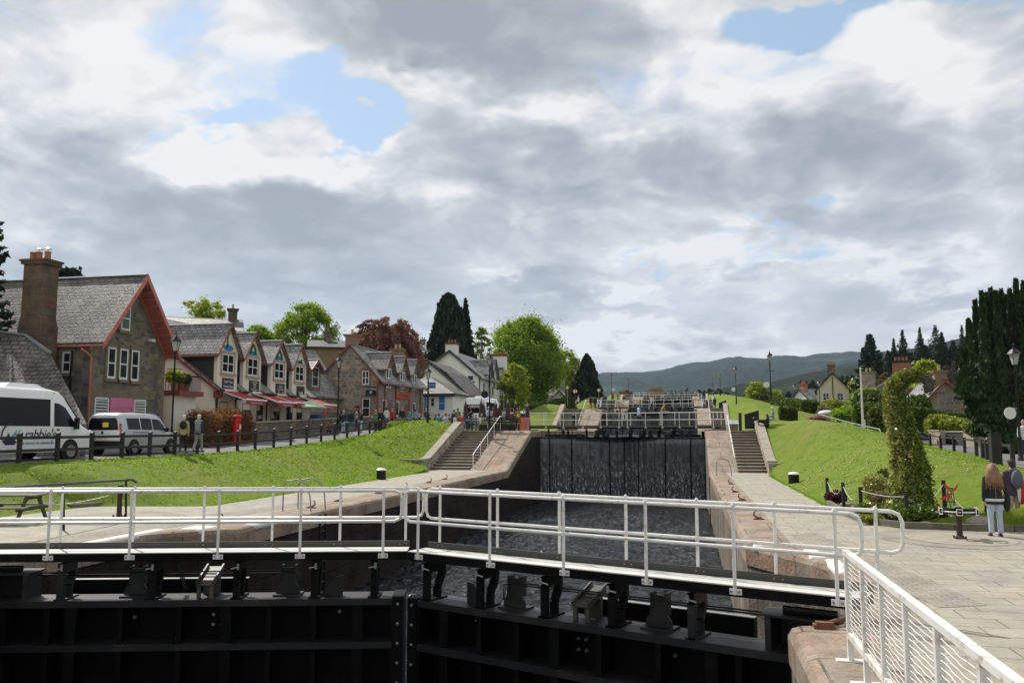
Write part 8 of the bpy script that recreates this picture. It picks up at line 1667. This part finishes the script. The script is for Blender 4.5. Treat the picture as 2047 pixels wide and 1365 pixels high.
for px,py,lb in((436,1044,'rusty mooring hook nearest the white stones on the left quay'),(622,1015,'rusty mooring hook beside the left grab hoops'),(676,1002,'rusty mooring hook right of the left grab hoops'),(757,986,'flat iron cleat on the left coping'),(808,975,'rusty mooring ring in the middle of the left coping'),(857,965,'rusty mooring hook on the left coping before the steps'),(889,958,'rusty mooring hook nearest the left steps'),
   (1462,968,'rusty mooring hook nearest the right steps'),(1470,984,'rusty mooring hook, second from the right steps'),(1484,1000,'rusty mooring hook, third from the right steps'),(1517,1038,'rusty mooring hook on the right coping behind the railing')):
    p=atZ(px,py,.0); t=thing('mooring_hook',lb,'mooring hook',(p.x,p.y,0),'mooring hooks'); b=MB(); b.box(p.x-.14,p.x+.14,p.y-.06,p.y+.06,-.01,.03); b.build('base_plate',RUST,t); b=MB(); sg=1 if px<1200 else -1
    b.tube([(p.x-.08*sg,p.y,.03),(p.x+.05*sg,p.y,.05),(p.x+.13*sg,p.y,.12),(p.x+.12*sg,p.y,.2),(p.x+.06*sg,p.y,.23)],[.03,.028,.024,.02,.014],7); b.build('hook',RUST,t,smooth=True)
# dark post rail and picnic table, far left
t=thing('pipe_handrail','dark bent pipe handrail on two black posts behind the left railing','handrail',(-15,19,0))
A0=atD(127,967,math.hypot(14.95,17.81)); B0=atD(252,959,math.hypot(15.4,20.7)); d=(A0-B0); b=MB(); b.tube([A0+d*1.6,A0,B0,B0+Vector((.12,.1,.0)),B0+Vector((.22,.18,-.08))],.035,8); b.build('pipe',mat('dull_dark_pipe',(.05,.055,.055),.45,var=.2),t,smooth=True)
for c,A_ in(((-14.95,17.81),A0),((-15.4,20.7),B0)): b=MB(); b.tube([(c[0],c[1],0),(A_.x,A_.y,A_.z+.03)],.03,8); b.build('post',BLKP,t)
b=MB(); n=14; b.tube([(-15.4+(-17.6+15.4)*k/n,20.7+(18.0-20.7)*k/n,.75-.28*math.sin(pi*k/n)) for k in range(n+1)],.008,5); b.build('chain',GALV,t)
t=thing('picnic_table','weathered timber picnic table on the left quay','picnic table',(-17.9,19.1,0)); ca,sa=math.cos(R(12)),math.sin(R(12)); TX=lambda u,v,z:(-17.75+u*ca-v*sa,19.05+u*sa+v*ca,z)
def tb(b,u0,u1,v0,v1,z0,z1): b.hexa([TX(u0,v0,z0),TX(u1,v0,z0),TX(u1,v1,z0),TX(u0,v1,z0),TX(u0,v0,z1),TX(u1,v0,z1),TX(u1,v1,z1),TX(u0,v1,z1)])
b=MB()
for k in range(5): tb(b,-.9,.9,-.36+k*.148,-.225+k*.148,.70,.74)
b.build('table_top',TIMB,t)
for sgn in(-1,1): b=MB(); tb(b,-.9,.9,sgn*.68-.12,sgn*.68+.12,.41,.45); b.build('bench_seat',TIMB,t)
for u in(-.65,.65):
    b=MB(); b.beam(TX(u,-.25,.70),TX(u,-.72,0),.05,.1,(0,0,1)); b.beam(TX(u,.25,.70),TX(u,.72,0),.05,.1,(0,0,1)); b.beam(TX(u+.04,-.78,.38),TX(u+.04,.78,.38),.05,.09); b.beam(TX(u+.04,-.34,.66),TX(u+.04,.34,.66),.05,.08); b.build('leg_frame',mat('dark_table_legs',(.06,.065,.05),.8),t)
b=MB(); b.beam((-19.2,23.0,.05),(-18.4,24.3,.05),.18,.14); b.beam((-18.4,24.3,.05),(-16.6,24.5,.04),.18,.10); b.build('timber_kerb',TIMB,None,label='low timber kerb holding the grass behind the left capstan',cat='kerb',org=(-18.3,24.4,0))
# wedge shaped gate equipment cabinets, lectern, posts
def wedge(px0,px1,yt0,yt1,yb_,D,label,face=None):
    a_,c_=atD(px0,yb_,D),atD(px1,yb_,D); za,zc=atD(px0,yt0,D).z,atD(px1,yt1,D).z; dx,dy=c_.x-a_.x,c_.y-a_.y; L_=math.hypot(dx,dy); nx,ny=-dy/L_*.7,dx/L_*.7
    t=thing('gate_cabinet',label,'cabinet',(a_.x,a_.y,a_.z),'black gate cabinets'); b=MB(); b.hexa([(a_.x,a_.y,a_.z),(c_.x,c_.y,a_.z),(c_.x+nx,c_.y+ny,a_.z),(a_.x+nx,a_.y+ny,a_.z),(a_.x,a_.y,za),(c_.x,c_.y,zc),(c_.x+nx,c_.y+ny,zc),(a_.x+nx,a_.y+ny,za)]); b.build('cabinet_body',BLKP,t)
    b=MB(); b.beam((a_.x+nx/2,a_.y+ny/2,za+.02),(c_.x+nx/2,c_.y+ny/2,zc+.02),.75,.03); b.build('cabinet_lid',BLK,t); return t,a_,c_,zc
wedge(1489,1518,829,821,857,60,'black wedge shaped cabinet at the head of the nearest right steps')
t,a_,c_,zc=wedge(1437,1452,806,800,817,113,'black wedge cabinet with a white plate at the third gate'); b=MB(); p=(a_+c_)/2; b.box(p.x+.1,p.x+.8,p.y-.06,p.y-.03,zc-.9,zc-.4); b.build('white_plate',TXW,t)
wedge(1420,1428,797,792,802,163,'small black wedge cabinet at the fourth gate'); wedge(1411,1416,793,789,797,210,'tiny black wedge cabinet at the farthest gate')
p=atD(1480,856,59); t=thing('marker_post','slim black timber post left of the nearest wedge cabinet','post',(p.x,p.y,2.45)); zt_=atD(1480,825,59).z; b=MB(); b.box(p.x-.1,p.x+.1,p.y-.1,p.y+.1,2.4,zt_); b.build('shaft',BLKW,t)
p=atD(1466,856,59); t=thing('information_lectern','small information lectern with a bright sloping panel by the right steps','lectern',(p.x,p.y,2.45)); b=MB(); b.box(p.x-.3,p.x+.3,p.y-.1,p.y+.15,2.42,2.45+.45); b.build('stand',QUOIN,t); b=MB(); b.hexa([(p.x-.36,p.y-.25,2.88),(p.x+.36,p.y-.25,2.88),(p.x+.36,p.y+.25,3.12),(p.x-.36,p.y+.25,3.12),(p.x-.36,p.y-.25,2.92),(p.x+.36,p.y-.25,2.92),(p.x+.36,p.y+.25,3.16),(p.x-.36,p.y+.25,3.16)]); b.build('panel',STEEL,t)
# flood light on the third level
p=atD(1527,803,78); b=MB(); b.box(p.x-.35,p.x+.35,p.y-.2,p.y+.2,5.2,5.6); b.build('equipment_box',BLKP,None,label='small black box on the grass at the foot of the tall lantern',cat='box',org=(p.x,p.y,5.2))
# ------------------------------------------------------------ white mesh panel fence, right foreground
t=thing('barrier_fence','white painted barrier with wavy wire infill and rust, right foreground','fence',(1.62,8,0)); XB=1.62
px_=[(1692,1107),(1724,1134),(1762,1166),(1811,1212),(1875,1268),(1966,1350)]
ys=[atX(a,b_,XB).y for a,b_ in px_]; ZTp=1.12
for e in(.9,1.9,2.9): ys.append(ys[5]-e)
for i,y in enumerate(ys): b=MB(); b.box(XB-.028,XB+.028,y-.03,y+.03,-.0,ZTp-.03); b.box(XB-.03-.12,XB+.15,y-.06,y+.06,.0,.012); b.build('post',WHITEF,t)
b=MB(); b.box(XB-.035,XB+.035,ys[-1]-.05,ys[0]+.05,ZTp-.03,ZTp+.022); b.build('top_rail',WHITEF,t); b=MB(); b.box(XB-.025,XB+.025,ys[-1],ys[0],.24,.30); b.build('bottom_rail',WHITEF,t)
for i,(ya,yb_) in enumerate(zip(ys,ys[1:])):
    b=MB(); amp=(.002,.009,.007,.0,.008,.0,.004,0)[i]
    for k in range(15):
        z=.345+k*.048; n=14; b.tube([(XB+.004*math.sin(j*1.3+k),ya-.03+(yb_-ya+.06)*j/n,z+amp*math.sin(2*pi*j/n+.4+.06*k)) for j in range(n+1)],.0042,6)
    b.build('wire_infill',WHITE,t,smooth=True)
    b=MB()
    for k in range(26): y=ya-.03+(yb_-ya+.06)*(k+.5)/26; b.tube([(XB+.012,y,.30),(XB+.012,y,ZTp-.03)],.0007,4)
    b.build('fine_mesh',WHITE,t)
p=atX(2044,1180,3.2); b=MB(); b.box(3.26,3.34,p.y-.04,p.y+.04,0,1.05); b.build('rusty_post',RUST,None,label='rust brown square post cut by the right edge of the view',cat='post',org=(3.3,p.y,0))
# rusty anchor lump at the gate heel
b=MB(); b.box(1.45,1.7,10.95,11.1,.0,.05); b.box(1.48,1.68,10.97,11.08,.05,.08); b.tube([(1.55,11.0,.05),(1.95,11.35,.09)],.025,6); b.build('anchor_strap',RUST,None,label='rusty iron anchor strap on the right pier beside the gate heel',cat='strap',org=(1.5,11.4,0))
# ------------------------------------------------------------ haze
HAZE=True
if HAZE:
    m=bpy.data.materials.new('valley_haze'); m.use_nodes=True; T=NT(m.node_tree); T.n.clear(); v=T.new('ShaderNodeVolumePrincipled'); v.inputs['Color'].default_value=(.58,.74,1,1); v.inputs['Density'].default_value=.00005; v.inputs['Anisotropy'].default_value=.2; o=T.new('ShaderNodeOutputMaterial'); T.l.new(v.outputs[0],o.inputs['Volume'])
    b=MB(); b.box(-9500,9500,-200,9500,-8,1500); o=b.build('haze',m,None,uv=False); tag(o,'thin blue valley haze over the far hills',None,None,'stuff')
